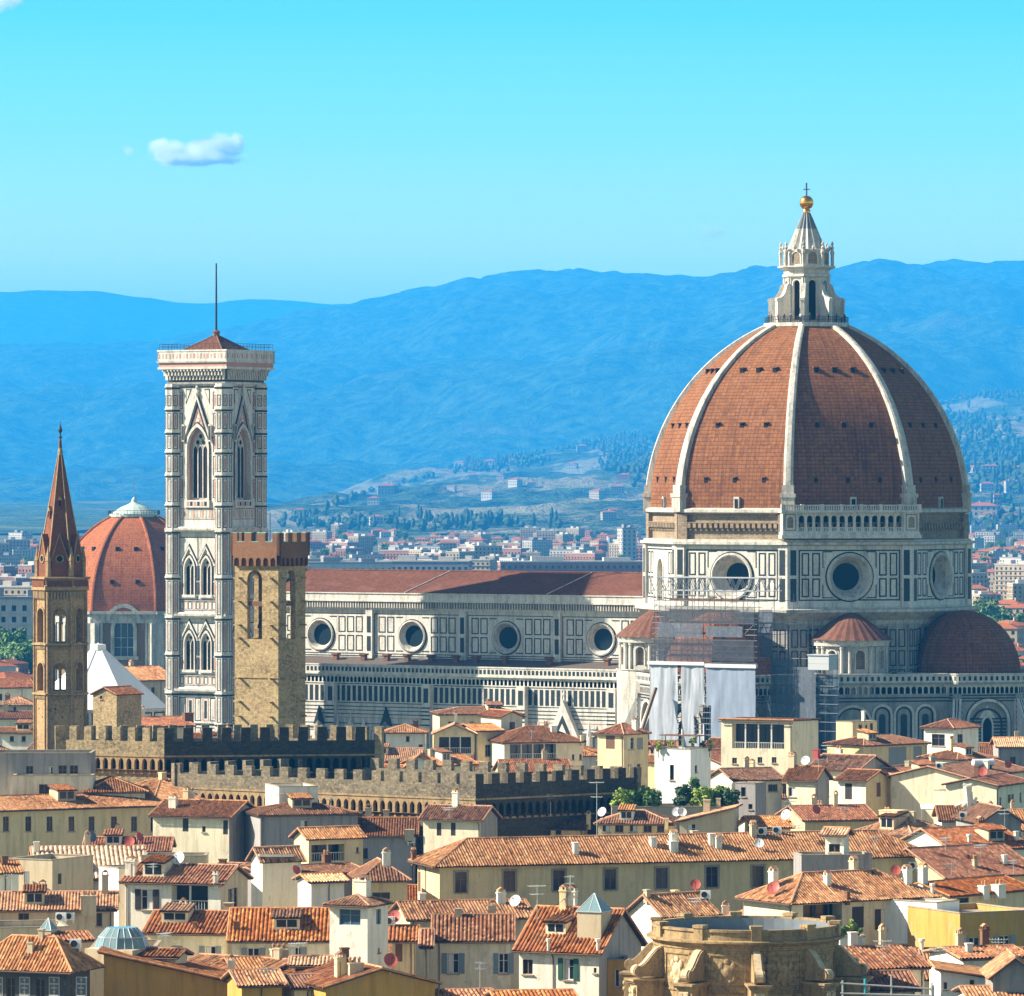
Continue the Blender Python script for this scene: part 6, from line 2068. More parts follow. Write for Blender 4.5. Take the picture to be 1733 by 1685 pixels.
# --- centre
HC('bright white square tower with an arched window and a planted roof terrace', 1107, 1169, 1207, 1268, 24.5, 30, 4, 'flat', 'bright', 'red', [('f', 1137, 1307, 7, 26, 'dark'), ('r', 1178, 1301, 4, 12, 'dark')], flatpar=0.9)
H('yellow house with brown hip roof and small loggia windows below the shrubs', 1005, 1394, 1142, 1395, 19, 8, 23, 'hip', 'yellow', 'brown', [('f', 1026, 1402, 14, 12, 'lt'), ('f', 1048, 1402, 14, 12, 'dark'), ('f', 1072, 1402, 14, 12, 'lt'), ('f', 1096, 1402, 14, 12, 'dark'), ('f', 1118, 1402, 12, 12, 'dark')])
H('yellow house with a narrow brown roof below the dark battlements', 868, 1402, 993, 1403, 17.5, 9, 20, 'gable', 'yellow', 'brown', [('f', 945, 1408, 10, 8, 'dark')])
H('grey-cream house with a lean-to roof rising to the right and one white window', 1143, 1390, 1246, 1391, 19.8, 7, 25, 'shedr', 'greybrown', 'orange', [('f', 1170, 1404, 15, 25, 'lt')])
H('grey flat-topped block with a brown niche left of the narrow brown roof', 838, 1375, 890, 1376, 19, 6, 4, 'flat', 'greybrown', 'red', [('f', 872, 1402, 9, 26, 'cl:brown')])
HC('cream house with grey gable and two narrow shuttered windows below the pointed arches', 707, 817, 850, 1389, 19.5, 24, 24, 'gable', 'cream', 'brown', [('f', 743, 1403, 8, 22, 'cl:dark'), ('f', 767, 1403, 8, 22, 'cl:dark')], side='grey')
H('house with a sagging dark brown roof below the pointed-arch frieze', 588, 1415, 708, 1415, 17.4, 12, 31, 'gable', 'grey', 'brown')
H('wide grey bare-rendered house with one tall window', 436, 1380, 613, 1377, 20, 10, 20, 'hip', 'grey', 'brown', [('f', 515, 1397, 13, 18, 'lt')])
H('white flat-roofed box in front of the lower battlements', 471, 1332, 540, 1331, 23, 8, 4, 'flat', 'white', 'red', [('f', 519, 1347, 7, 10, 'dark'), ('f', 490, 1352, 7, 8, 'dark')])
# --- left
H('long tan house with a row of eight windows and a bright orange roof', -30, 1373, 282, 1363, 20, 11, 24, 'gable', 'tan', 'orange', [('f', x, 1394, 10, 25, 'dark') for x in (10, 48, 84, 121, 155, 193, 227, 260)])
H('broad house with the largest orange roof, below the palace corner', 256, 1367, 446, 1357, 19.6, 18, 48, 'hip', 'tan', 'orange')
H('house with dark red hip roof left of the broad orange roof', 140, 1341, 252, 1340, 21.6, 10, 25, 'hip', 'cream', 'brown')
HC('tall cream house with brown roof and a grey gable, before the broad orange roof', 247, 391, 440, 1384, 19.5, 20, 28, 'gable', 'cream', 'brown', [('f', 314, 1396, 10, 22, 'cl:dark'), ('f', 382, 1400, 9, 24, 'cl:dark'), ('f', 345, 1403, 6, 10, 'dark')], side='grey')
H('grey flat-roofed block in shade at the foot of the palace', -25, 1275, 155, 1275, 26.2, 8, 4, 'flat', 'grey', 'red', [('f', 86, 1306, 8, 18, 'lt'), ('f', 106, 1306, 14, 22, 'dark'), ('f', 50, 1306, 12, 20, 'dark'), ('f', 125, 1306, 14, 22, 'dark')])
H('cream low block with two dark arches under the grey terrace', 20, 1313, 158, 1313, 23.6, 4, 3, 'flat', 'cream', 'red', [('f', 75, 1336, 18, 18, 'dark'), ('f', 101, 1336, 18, 18, 'dark')])
H('far red-roofed house behind the left edge, highest of its cluster', -12, 1164, 62, 1163, 18, 10, 15, 'gable', 'cream', 'red')
H('far orange-roofed house at the left edge, middle of its cluster', -5, 1193, 60, 1193, 17, 10, 14, 'hip', 'greybrown', 'orange', [('f', 25, 1200, 5, 8, 'dark')])
H('far cream house at the left edge beside the slender tower foot', -10, 1216, 66, 1216, 17, 10, 12, 'gable', 'cream', 'red', [('f', 30, 1224, 6, 8, 'dark'), ('f', 48, 1224, 6, 8, 'dark')])
H('white house lowest in the far cluster by the left edge', -10, 1240, 98, 1241, 18, 9, 9, 'gable', 'white', 'orange', [('f', 20, 1250, 7, 9, 'dark'), ('f', 40, 1250, 7, 9, 'dark'), ('f', 66, 1250, 7, 9, 'dark')])
HC('stone gabled church with a small roof lantern, between the slender tower and bell tower', 150, 198, 240, 1176, 27.9, 35, 12, 'cross', 'stone', 'red', [('f', 171, 1180, 4, 6, 'dark')], ov=0.3, name='stone_church', cat='church')
H('red-roofed house peeking over the palace merlons below the bell tower', 238, 1230, 332, 1228, 22, 12, 16, 'gable', 'cream', 'red')
H('red roof lying between the white pyramid roof and bell tower', 225, 1152, 300, 1150, 19, 14, 24, 'gable', 'greybrown', 'orange')
# --- left foreground
H('house with a broad pale ribbed roof left of the white shuttered house', 58, 1489, 255, 1487, 17, 16, 56, 'gable', 'greybrown', 'pale', pitch=0.5)
H('beige windowless block before the pale ribbed roof', 14, 1453, 89, 1456, 20.5, 8, 3, 'flat', 'greybrown', 'red')
H('small white house with an orange roof at the left edge beside the beige block', -14, 1478, 40, 1477, 19.6, 7, 21, 'gable', 'white', 'orange')
H('low house with dark red roof and red dish before the long tan house', 138, 1441, 290, 1441, 17.5, 9, 24, 'gable', 'cream', 'red')
HC('white house with dark shutters and a wide glazed balcony', 197, 378, 422, 1497, 20, 17, 32, 'gable', 'white', 'striped', [('f', 249, 1522, 20, 34, 'sh:dark'), ('f', 321, 1519, 62, 42, 'open:w'), ('r', 394, 1520, 16, 34, 'dark')], side='greybrown')
H('bright white parapet block left of the white shuttered house', 165, 1466, 200, 1470, 21, 6, 2, 'flat', 'bright', 'red')
H('long low beige wall block with a white dish behind the shuttered house', 240, 1449, 350, 1449, 20.8, 5, 2, 'flat', 'greybrown', 'red')
H('low house with orange roof and air conditioners, left of the white shuttered house', -12, 1541, 199, 1540, 18.2, 10, 31, 'gable', 'greybrown', 'orange', [('f', 40, 1552, 18, 14, 'dark'), ('f', 168, 1556, 10, 22, 'dark')])
H('cream house with a striped roof above two grey-shuttered windows', 240, 1579, 388, 1581, 18.5, 10, 38, 'gable', 'cream', 'striped', [('f', 300, 1612, 18, 24, 'cl:grey'), ('f', 356, 1613, 18, 24, 'sh:grey')])
H('cream house with the tallest striped roof, left against the white tower house', 384, 1593, 558, 1593, 18.6, 12, 56, 'gable', 'cream', 'striped', [('f', 429, 1613, 20, 18, 'sh:grey'), ('f', 499, 1612, 20, 18, 'sh:grey')])
HC('slim cream tower house with a blue double window and a pyramid roof', 545, 626, 666, 1534, 22.5, 24, 18, 'hip', 'white', 'orange', [('f', 592, 1552, 36, 27, 'blue'), ('r', 641, 1551, 8, 26, 'blue'), ('r', 641, 1608, 3, 8, 'dark')])
H('mustard house with a broad shaded gable at the bottom edge', 546, 1672, 748, 1664, 18, 12, 29, 'cross', 'mustard', 'red')
H('mustard wall with a roof edge falling to the right, at the bottom left', 166, 1669, 432, 1669, 17, 8, 58, 'shedl', 'mustard', 'striped')
HC('dark house with pale painted panels and a weathered orange roof, bottom left corner', -70, 122, 168, 1646, 19, 22, 58, 'hip', 'dark', 'orange', [('f', 18, 1674, 15, 40, 'dark'), ('f', 68, 1676, 15, 40, 'dark'), ('f', 115, 1678, 14, 40, 'dark')], ov=0.9)
H('low house with mottled orange roof behind the falling mustard wall', 285, 1641, 446, 1651, 17.6, 9, 27, 'gable', 'cream', 'orange')
H('yellow house with short orange roof behind clustered chimney pots', 394, 1643, 490, 1641, 17.9, 8, 22, 'gable', 'yellow', 'orange')
H('mustard house with the lowest orange roof, left of the broad mustard gable', 402, 1669, 488, 1667, 18, 7, 26, 'gable', 'mustard', 'orange')
H('yellow attic with a dark strip window beside a tall yellow chimney', 488, 1634, 562, 1634, 19, 6, 15, 'gable', 'yellow', 'pale', [('f', 520, 1645, 46, 13, 'dark')])
H('little cream house with brown roof tucked left of the broad mustard gable', 492, 1673, 562, 1671, 17.7, 6, 22, 'gable', 'cream', 'brown')
H('narrow house with a brown roof strip above bare grey walls', 448, 1483, 626, 1475, 18.5, 8, 15, 'gable', 'grey', 'brown', [('f', 491, 1497, 7, 9, 'dark'), ('f', 496, 1528, 14, 10, 'lt')])
H('tan house with dark brown hip roof, against the long ochre palace', 606, 1491, 697, 1490, 18.7, 9, 34, 'hip', 'tan', 'brown', [('f', 645, 1517, 30, 14, 'dark')])
H('small white house with a short pale roof above the slim tower house', 522, 1493, 592, 1491, 19.2, 5, 13, 'gable', 'white', 'pale')
HC('yellow house with a bright left gable and a wide roof loggia', 486, 519, 622, 1421, 20, 62, 17, 'cross', 'yellow', 'orange', [('r', 555, 1443, 56, 28, 'open:w'), ('f', 504, 1436, 8, 12, 'dark'), ('r', 605, 1438, 4, 9, 'dark')])
HC('small white-gabled house with roof windows below the yellow loggia house', 413, 441, 518, 1460, 20, 60, 23, 'cross', 'white', 'orange')
HC('long ochre palace with a row of dark stone-framed windows and orange hip roof', 688, 735, 1606, 1467, 20, 73, 46, 'hip', 'tan', 'orange', [('f', 707, 1491, 10, 34, 'cl:brown')] + [('r', x, y, 20, 35, 'trim') for x, y in ((780, 1493), (862, 1491), (946, 1490), (1033, 1488), (1120, 1486), (1205, 1484), (1283, 1483), (1560, 1472))], ov=0.8)
H('cream house with a striped roof and blue-grey shutters, left of the pyramid skylight house', 730, 1593, 872, 1593, 18.5, 11, 45, 'gable', 'cream', 'striped', [('f', 767, 1630, 19, 34, 'sh:blue'), ('f', 853, 1630, 18, 34, 'sh:blue')])
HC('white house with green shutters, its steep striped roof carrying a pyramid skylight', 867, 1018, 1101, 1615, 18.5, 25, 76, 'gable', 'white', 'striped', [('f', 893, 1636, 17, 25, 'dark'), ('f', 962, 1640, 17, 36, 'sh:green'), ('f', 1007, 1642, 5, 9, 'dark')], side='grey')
H('low house with a half shaded orange roof beneath the long ochre palace', 688, 1557, 908, 1553, 18.5, 9, 31, 'gable', 'greybrown', 'orange')
H('narrow house with a short striped roof right of the slim tower house', 655, 1593, 709, 1593, 18.6, 8, 26, 'gable', 'greybrown', 'striped', [('f', 675, 1612, 12, 30, 'cl:brown')])
H('sliver of a house between the slim tower house and blue-grey shutters', 709, 1603, 734, 1603, 18.4, 8, 30, 'gable', 'pale', 'striped', [('f', 721, 1630, 12, 22, 'dark')])
HC('house with a bright white gable and orange roof behind the carved stone church', 1056, 1122, 1226, 1553, 18.5, 56, 34, 'cross', 'white', 'orange')
HC('cream house with two dark-shuttered windows and a deep roof loggia', 1250, 1338, 1608, 1530, 19.5, 58, 50, 'hip', 'pale', 'orange', [('r', 1392, 1549, 66, 38, 'open'), ('r', 1452, 1552, 20, 36, 'cl:dark'), ('r', 1500, 1555, 19, 34, 'sh:dark'), ('r', 1554, 1554, 19, 34, 'sh:dark')], ov=0.6)
HC('white penthouse with one square window rising from the roofs', 1388, 1432, 1449, 1414, 24, 25, 12, 'gable', 'white', 'pale', [('f', 1412, 1435, 19, 14, 'dark')])
H('grey terrace block under the white penthouse', 1355, 1448, 1478, 1447, 22, 5, 3, 'flat', 'grey', 'red')
H('white wall block with a slanting shadow right of the dark-shuttered windows', 1586, 1528, 1626, 1524, 19.4, 8, 2, 'flat', 'bright', 'red')
H('mustard house with pale shutters and a walled terrace at the right edge', 1624, 1546, 1746, 1541, 18.9, 10, 3, 'flat', 'mustard', 'red', [('f', 1649, 1594, 18, 16, 'sh:grey'), ('f', 1700, 1591, 18, 16, 'sh:grey')])
H('house with a steep striped roof, right of the carved stone church', 1463, 1641, 1576, 1637, 18, 9, 38, 'gable', 'cream', 'striped')
H('lower striped roof at the bottom edge beside the blue scaffold pole', 1463, 1677, 1560, 1675, 17.2, 7, 32, 'gable', 'cream', 'striped')
H('bright white wall house at the bottom right', 1584, 1653, 1676, 1653, 18, 8, 13, 'shedl', 'bright', 'orange', [('f', 1600, 1668, 6, 12, 'dark'), ('f', 1645, 1664, 8, 12, 'dark')])
H('white house with a long striped roof under the mustard terrace', 1626, 1623, 1748, 1619, 18.6, 8, 19, 'gable', 'white', 'striped')
H('grey gabled house with a red dish at the bottom right edge', 1672, 1657, 1766, 1657, 18.7, 8, 36, 'cross', 'grey', 'orange')
H('low white house cut by the bottom right corner', 1636, 1690, 1748, 1689, 17.2, 7, 20, 'gable', 'white', 'orange')
H('house with broad faded red roof at the right edge above a red ridge', 1600, 1487, 1765, 1478, 18, 13, 52, 'gable', 'tan', 'red')
H('house with narrow red roof just above the mustard terrace', 1608, 1517, 1752, 1504, 18.6, 8, 24, 'gable', 'yellow', 'red', [('f', 1630, 1524, 20, 10, 'dark')])
H('house with a big red roof under the grey gable at the right edge', 1612, 1440, 1748, 1434, 18.5, 12, 38, 'gable', 'white', 'red', [('f', 1690, 1445, 8, 10, 'dark')])
H('pale strip of a house with striped tiles over the mustard wall', 222, 1619, 302, 1621, 19.2, 4, 14, 'gable', 'pale', 'striped')
H('flat brown block that carries the round glass skylight', 150, 1606, 264, 1606, 19, 9, 2, 'flat', 'greybrown', 'red')
H('tiny house with striped roof among chimney pots left of the round skylight', 88, 1593, 160, 1591, 19, 5, 15, 'gable', 'greybrown', 'striped')
H('flat grey block with a little glass pyramid, near the left edge', -10, 1571, 118, 1569, 18.8, 8, 2, 'flat', 'greybrown', 'red')
H('mustard strip of house squeezed between grey gable and carved stone church', 1026, 1625, 1064, 1625, 17.8, 6, 2, 'flat', 'mustard', 'red', [('f', 1046, 1655, 10, 30, 'lt')])
H('roof slice at the bottom edge below the blue-grey shutters', 748, 1694, 846, 1692, 16.6, 6, 18, 'gable', 'cream', 'striped')
H('roof slice at the bottom edge below the green shutters', 838, 1694, 980, 1692, 17, 6, 16, 'gable', 'cream', 'striped')
# --- low houses that close the gaps between the others
def near_foot(x, y, r):
    return any((x - a) ** 2 + (y - b) ** 2 < r * r for a, b in FOOT)
lowlabel = 'low house with weathered tiled roof, half hidden between taller houses of the old town'
nlow = 0
for row in range(30):
    y = 425 + row * 18.5
    if y > 930: break
    xr_ = y * 0.105
    x = -xr_ + rr.uniform(-4, 4)
    while x < xr_:
        w_, d_ = rr.uniform(9, 15), rr.uniform(8, 11)
        px = CX + x / y * F
        inpal = 640 < y < 790 and -80 < x < 22
        cx_, cy_ = x + w_ / 2, y + d_ / 2
        if not near_foot(cx_, cy_, 7.4) and not inpal and not (y > 900 and px > 1000) and not (445 < y < 500 and 1030 < px < 1480):
            build_house(lowlabel, (x, y, 0), R(rr.choice((-28, -12, 0, 8, -32)) + rr.uniform(-4, 4)), w_, d_, rr.uniform(13.0, 16.2), rr.uniform(1.6, 2.4), rr.choice(('gable', 'gable', 'hip', 'cross')),
                        rr.choice(('cream', 'yellow', 'white', 'greybrown', 'tan', 'pale')), rr.choice(('orange', 'red', 'brown', 'orange')), 0.4, [], group='low houses filling the gaps of the old town')
            nlow += 1
        x += w_ + rr.uniform(0.5, 3)

# ------------------------------------------------------------------ carved drum of the baroque church at the bottom
dG = 455.0
gc = Vector(((1262 - CX) / F * dG, dG, 0))
ch = thing('carved_church', 'round carved stone church drum with parapet and scrolled buttresses, at the bottom edge', 'church', gc, 0)
CS = [M['carved_stone'], M['lead_grey'], marble('carved_light', (0.62, 0.48, 0.29), (0.20, 0.14, 0.08), 0.7), M['dark_inside']]
rG = 7.7
mb = MB()
mb.lathe([(rG, 0), (rG, 21.4), (rG + 0.1, 21.5), (rG + 0.1, 21.75), (rG + 0.45, 22.0), (rG + 0.6, 22.05), (rG + 0.6, 22.2), (rG + 0.1, 22.28), (rG - 0.3, 22.3), (rG - 0.3, 22.25)], 64, m=0)
mb.lathe([(rG - 0.6, 23.0), (rG - 0.6, 21.9), (0.2, 21.9)], 48, m=1)
ANG = [R(4 + 36 * i) for i in range(10)]
def rad(a): return Vector((sin(a), -cos(a), 0)), Vector((cos(a), sin(a), 0))
for i in range(10):       # sunk panels with a carved cartouche
    a = ANG[i] + R(18)
    er, et = rad(a)
    for k in range(-5, 6):
        pass
    def cyl(a_, z, o): 
        e, _ = rad(a_)
        return e * (rG + o) + Vector((0, 0, z))
    da = R(11)
    for z0_, z1_ in ((18.0, 18.15), (21.0, 21.15)):
        n_ = 8
        for k in range(n_):
            b0, b1 = a - da + 2 * da * k / n_, a - da + 2 * da * (k + 1) / n_
            mb.prism([cyl(b0, z0_, 0), cyl(b1, z0_, 0), cyl(b1, z1_, 0), cyl(b0, z1_, 0)], [cyl(b0, z0_, 0.1), cyl(b1, z0_, 0.1), cyl(b1, z1_, 0.1), cyl(b0, z1_, 0.1)], 0)
    for s in (-1, 1):
        b0, b1 = a + s * da - 0.01, a + s * da + 0.01
        mb.prism([cyl(b0, 18.15, 0), cyl(b1, 18.15, 0), cyl(b1, 21.0, 0), cyl(b0, 21.0, 0)], [cyl(b0, 18.15, 0.1), cyl(b1, 18.15, 0.1), cyl(b1, 21.0, 0.1), cyl(b0, 21.0, 0.1)], 0)
wallg = mb.build('drum_wall', [M['carved_block'], M['lead_grey']], ch, smooth=False)
for i in range(10):
    a = ANG[i] + R(18)
    er, et = rad(a)
    rc = random.Random(i)
    mb = MB()
    bumps = [(0, 19.6, 0.62, 0.85), (0, 20.55, 0.3, 0.3), (-0.5, 20.2, 0.26, 0.36), (0.5, 20.2, 0.26, 0.36), (-0.55, 19.2, 0.24, 0.4), (0.55, 19.2, 0.24, 0.4), (0, 18.65, 0.3, 0.28), (0.25, 18.9, 0.2, 0.2), (-0.25, 18.9, 0.2, 0.2), (0, 19.65, 0.4, 0.55)]
    base = [(0, 0)]
    for q, (x, z, wx, wz) in enumerate(bumps):
        c = er * (rG * cos(x / rG)) + et * x + Vector((0, 0, z))
        th = 0.16 + 0.04 * (q == 9) * 2
        n_ = 12
        vs, fs = [], []
        for j, (k, o) in enumerate(((1.0, -0.25), (0.85, th * 0.6), (0.4, th))):
            for u in range(n_):
                b = 2 * pi * u / n_
                vs.append(c + et * (wx * k * cos(b)) + Vector((0, 0, wz * k * sin(b))) + er * o)
        vs.append(c + er * (th * 1.05))
        for j in range(2):
            for u in range(n_):
                fs.append((j * n_ + u, j * n_ + (u + 1) % n_, (j + 1) * n_ + (u + 1) % n_, (j + 1) * n_ + u))
        fs += [(2 * n_ + u, 2 * n_ + (u + 1) % n_, 3 * n_) for u in range(n_)]
        mb.add(vs, fs, 2 if i in (7, 8) else 0)
    mb.build('cartouche', CS, wallg)
for i in range(10):
    a = ANG[i]
    er, et = rad(a)
    mb = MB()
    def bxr(r0, r1, w2, z0, z1, m=0):
        mb.prism([er * r0 - et * w2 + Vector((0, 0, z0)), er * r1 - et * w2 + Vector((0, 0, z0)), er * r1 + et * w2 + Vector((0, 0, z0)), er * r0 + et * w2 + Vector((0, 0, z0))],
                 [er * r0 - et * w2 + Vector((0, 0, z1)), er * r1 - et * w2 + Vector((0, 0, z1)), er * r1 + et * w2 + Vector((0, 0, z1)), er * r0 + et * w2 + Vector((0, 0, z1))], m)
    # scroll: S-shaped profile ending in a rolled volute
    prof_ = [(rG - 0.2, 18.9), (rG - 0.2, 21.5)]
    for k in range(9):
        t_ = k / 8
        prof_.append((rG + 0.15 + 1.9 * t_, 21.4 - 0.25 * t_ - 1.3 * (3 * t_ * t_ - 2 * t_ ** 3)))
    for k in range(9):
        b = R(80 - 200 * k / 8)
        prof_.append((rG + 2.05 + 0.55 * cos(b), 19.45 + 0.5 * sin(b)))
    prof_ = prof_[::-1]
    for w2, sh, m_ in ((0.45, 0.0, 0), (0.28, 0.07, 2)):
        q = [(r_ + sh, z + sh * 0.7) for r_, z in prof_]
        mb.prism([er * r_ + et * w2 + Vector((0, 0, z)) for r_, z in q], [er * r_ - et * w2 + Vector((0, 0, z)) for r_, z in q], m_)
    mb.build('scroll', CS, ch)
    mb = MB()
    bxr(rG - 0.2, rG + 2.75, 0.85, 18.5, 18.68)
    bxr(rG - 0.2, rG + 2.95, 1.0, 18.68, 18.86)
    bxr(rG - 0.2, rG + 2.5, 0.72, 0, 18.5)
    bxr(rG + 2.5, rG + 2.62, 0.42, 13, 18.2, 2)
    for s in (-1, 1):
        for z in (17.9, 17.4):
            mb.tube(er * (rG + 2.62) + et * (0.25 * s) + Vector((0, 0, z)), er * (rG + 2.75) + et * (0.25 * s) + Vector((0, 0, z)), 0.22, 10, 2)
    mb.build('pedestal', CS, ch)
    mb = MB()
    bxr(rG - 0.5, rG + 0.28, 0.42, 22.25, 23.25)
    bxr(rG - 0.55, rG + 0.36, 0.5, 23.25, 23.5)
    mb.build('parapet_post', CS, ch)
    mb = MB()      # parapet panel between two posts
    n_ = 6
    b0_, b1_ = ANG[i] + 0.055, ANG[i] + R(36) - 0.055
    for o0, o1, z0, z1 in ((-0.35, 0.08, 22.25, 22.5), (-0.3, 0.0, 22.5, 22.95), (-0.38, 0.14, 22.95, 23.15)):
        pts = [(b0_ + (b1_ - b0_) * k / n_) for k in range(n_ + 1)]
        bot = [rad(b)[0] * (rG + o1) + Vector((0, 0, z0)) for b in pts] + [rad(b)[0] * (rG + o0) + Vector((0, 0, z0)) for b in pts[::-1]]
        top = [v + Vector((0, 0, z1 - z0)) for v in bot]
        mb.prism(bot, top, 0)
    mb.build('parapet_panel', CS, ch)

bpy.context.view_layer.update()
DG_ = bpy.context.evaluated_depsgraph_get()
def cast(px, py):
    o = Vector((0, 0, CAMZ))
    d = Vector(((px - CX) / F, 1, -(py - HY) / F)).normalized()
    # start past the air box faces
    ok, loc, nrm, idx, ob, _ = SC.ray_cast(DG_, o, d)
    return (loc, ob, nrm) if ok else (None, None, None)
def house_of(ob):
    while ob is not None and 'label' not in ob: ob = ob.parent
    return ob
def roof_hit(px, py):
    for dy in (0, 2, -2, 4, -4, 6, 8, -6, 10, 13):
        loc, ob, n = cast(px, py + dy)
        if ob is not None and ob.name.split('.')[0] in ('roof', 'wall') and ob.parent and n.z > 0.3:
            return loc, ob
    return None, None

# ------------------------------------------------------------------ chimneys (sub-parts of their roofs)
CHM = {'white': WALL['white'], 'tan': WALL['greybrown'], 'yellow': WALL['yellow'], 'brick': M['red_brick'], 'grey': WALL['grey'], 'red': plain('red_pipe', (0.35, 0.06, 0.05), 0.6)}
def chimney_at(loc, ob, w, h, style, colr):
    rt = ob.parent
    inv = rt.matrix_world.inverted()
    p = inv @ loc
    mb = MB()
    x, y, z = p
    hw = w / 2
    if style == 'pipe':
        mb.tube((x, y, z - 0.4), (x, y, z + h), hw, 8, 0)
        mb.tube((x, y, z + h), (x, y, z + h + 0.25), hw * 1.6, 8, 0)
    else:
        mb.box(x - hw, x + hw, y - hw * 0.8, y + hw * 0.8, z - 0.7, z + h, 0)
        mb.box(x - hw - 0.06, x + hw + 0.06, y - hw * 0.8 - 0.06, y + hw * 0.8 + 0.06, z + h, z + h + 0.12, 0)
        if style == 'pots':
            n_ = max(2, int(w / 0.4))
            for i in range(n_):
                cx_ = x - hw + w * (i + 0.5) / n_
                mb.lathe([(0.11, z + h + 0.1), (0.15, z + h + 0.5), (0.17, z + h + 0.52), (0.05, z + h + 0.62)], 8, (cx_, y), 1)
        elif style == 'cap':
            zz = z + h + 0.12
            mb.prism([Vector((x - hw, y - hw * .8, zz + 0.25)), Vector((x + hw, y - hw * .8, zz + 0.25)), Vector((x + hw, y + hw * .8, zz + 0.25)), Vector((x - hw, y + hw * .8, zz + 0.25))],
                     [Vector((x - 0.03, y - hw * .8, zz + 0.5)), Vector((x + 0.03, y - hw * .8, zz + 0.5)), Vector((x + 0.03, y + hw * .8, zz + 0.5)), Vector((x - 0.03, y + hw * .8, zz + 0.5))], 1)
            for sx in (-1, 1):
                for sy in (-1, 1):
                    mb.box(x + sx * hw * 0.8 - 0.06, x + sx * hw * 0.8 + 0.06, y + sy * hw * 0.6 - 0.06, y + sy * hw * 0.6 + 0.06, zz, zz + 0.25, 0)
    mb.build('chimney', [CHM[colr], M['ridge_tile']], ob if ob.name.startswith('roof') else rt)
for px, py, wp, hp, st_, cl_ in (
        (293, 1366, 13, 15, 'cap', 'white'), (222, 1480, 17, 22, 'cap', 'white'), (365, 1492, 8, 12, 'cap', 'white'), (178, 1512, 11, 30, 'cap', 'tan'), (150, 1537, 26, 20, 'pots', 'tan'),
        (654, 1459, 13, 17, 'cap', 'white'), (613, 1509, 24, 22, 'cap', 'white'), (576, 1650, 17, 28, 'cap', 'yellow'), (600, 1645, 25, 14, 'pots', 'tan'), (472, 1613, 27, 9, 'pots', 'tan'),
        (776, 1549, 12, 10, 'plain', 'tan'), (467, 1484, 9, 15, 'plain', 'brick'), (954, 1533, 12, 25, 'cap', 'yellow'), (974, 1442, 11, 15, 'plain', 'white'), (1139, 1437, 17, 12, 'plain', 'white'),
        (1215, 1433, 13, 15, 'cap', 'white'), (848, 1527, 14, 15, 'cap', 'white'), (1012, 1607, 6, 14, 'pipe', 'white'), (928, 1607, 5, 14, 'pipe', 'white'), (1228, 1542, 12, 14, 'cap', 'white'),
        (1095, 1509, 10, 8, 'plain', 'tan'), (1309, 1502, 14, 26, 'cap', 'white'), (1535, 1478, 15, 18, 'cap', 'white'), (1562, 1494, 14, 24, 'cap', 'white'), (1578, 1508, 6, 9, 'pipe', 'white'),
        (1434, 1519, 8, 9, 'plain', 'brick'), (1400, 1496, 11, 13, 'cap', 'white'), (1341, 1281, 12, 15, 'cap', 'tan'), (1382, 1281, 10, 14, 'plain', 'red'), (1489, 1309, 6, 48, 'pipe', 'yellow'),
        (1558, 1306, 5, 28, 'pipe', 'red'), (1594, 1312, 6, 10, 'plain', 'white'), (1670, 1300, 9, 12, 'plain', 'white'), (937, 1237, 10, 8, 'plain', 'white'), (985, 1248, 5, 9, 'plain', 'yellow'),
        (996, 1400, 7, 15, 'cap', 'yellow'), (1128, 1394, 6, 8, 'plain', 'yellow'), (1140, 1428, 14, 15, 'cap', 'white'), (1105, 1430, 13, 12, 'plain', 'white'), (1204, 1428, 11, 16, 'plain', 'white'),
        (693, 1413, 15, 8, 'plain', 'tan'), (318, 1218, 16, 11, 'plain', 'brick'), (1426, 1224, 17, 30, 'plain', 'yellow'), (1461, 1224, 5, 14, 'plain', 'white'), (1468, 1224, 5, 14, 'plain', 'white'),
        (1475, 1224, 5, 14, 'plain', 'white'), (1484, 1224, 5, 14, 'plain', 'white'), (1512, 1386, 38, 14, 'plain', 'yellow'), (70, 1583, 9, 9, 'plain', 'tan'), (52, 1608, 10, 12, 'pots', 'tan'),
        (215, 1610, 16, 6, 'pots', 'tan'), (330, 1570, 7, 8, 'plain', 'brick'), (400, 1573, 9, 12, 'plain', 'brick'), (690, 1455, 8, 9, 'plain', 'white'), (1255, 1490, 8, 9, 'plain', 'tan'),
        (1640, 1610, 11, 12, 'plain', 'white'), (1560, 1600, 7, 11, 'pipe', 'white'), (1700, 1460, 8, 12, 'plain', 'white'), (1650, 1466, 8, 10, 'pots', 'tan'), (1690, 1508, 20, 10, 'pots', 'white'), (1665, 1512, 16, 10, 'pots', 'white'),
        (1720, 1420, 7, 12, 'plain', 'white'), (1640, 1425, 6, 10, 'pipe', 'white'), (62, 1440, 9, 14, 'plain', 'white'), (8, 1462, 10, 12, 'plain', 'brick'), (310, 1535, 12, 9, 'cap', 'white'), (700, 1445, 9, 10, 'cap', 'brick')):
    loc, ob = roof_hit(px, py)
    if loc is None: continue
    k = loc.y / F
    chimney_at(loc, ob, max(0.25, wp * k), hp * k, st_, cl_)
r5 = random.Random(21)
ALLH = list(HOUSES)
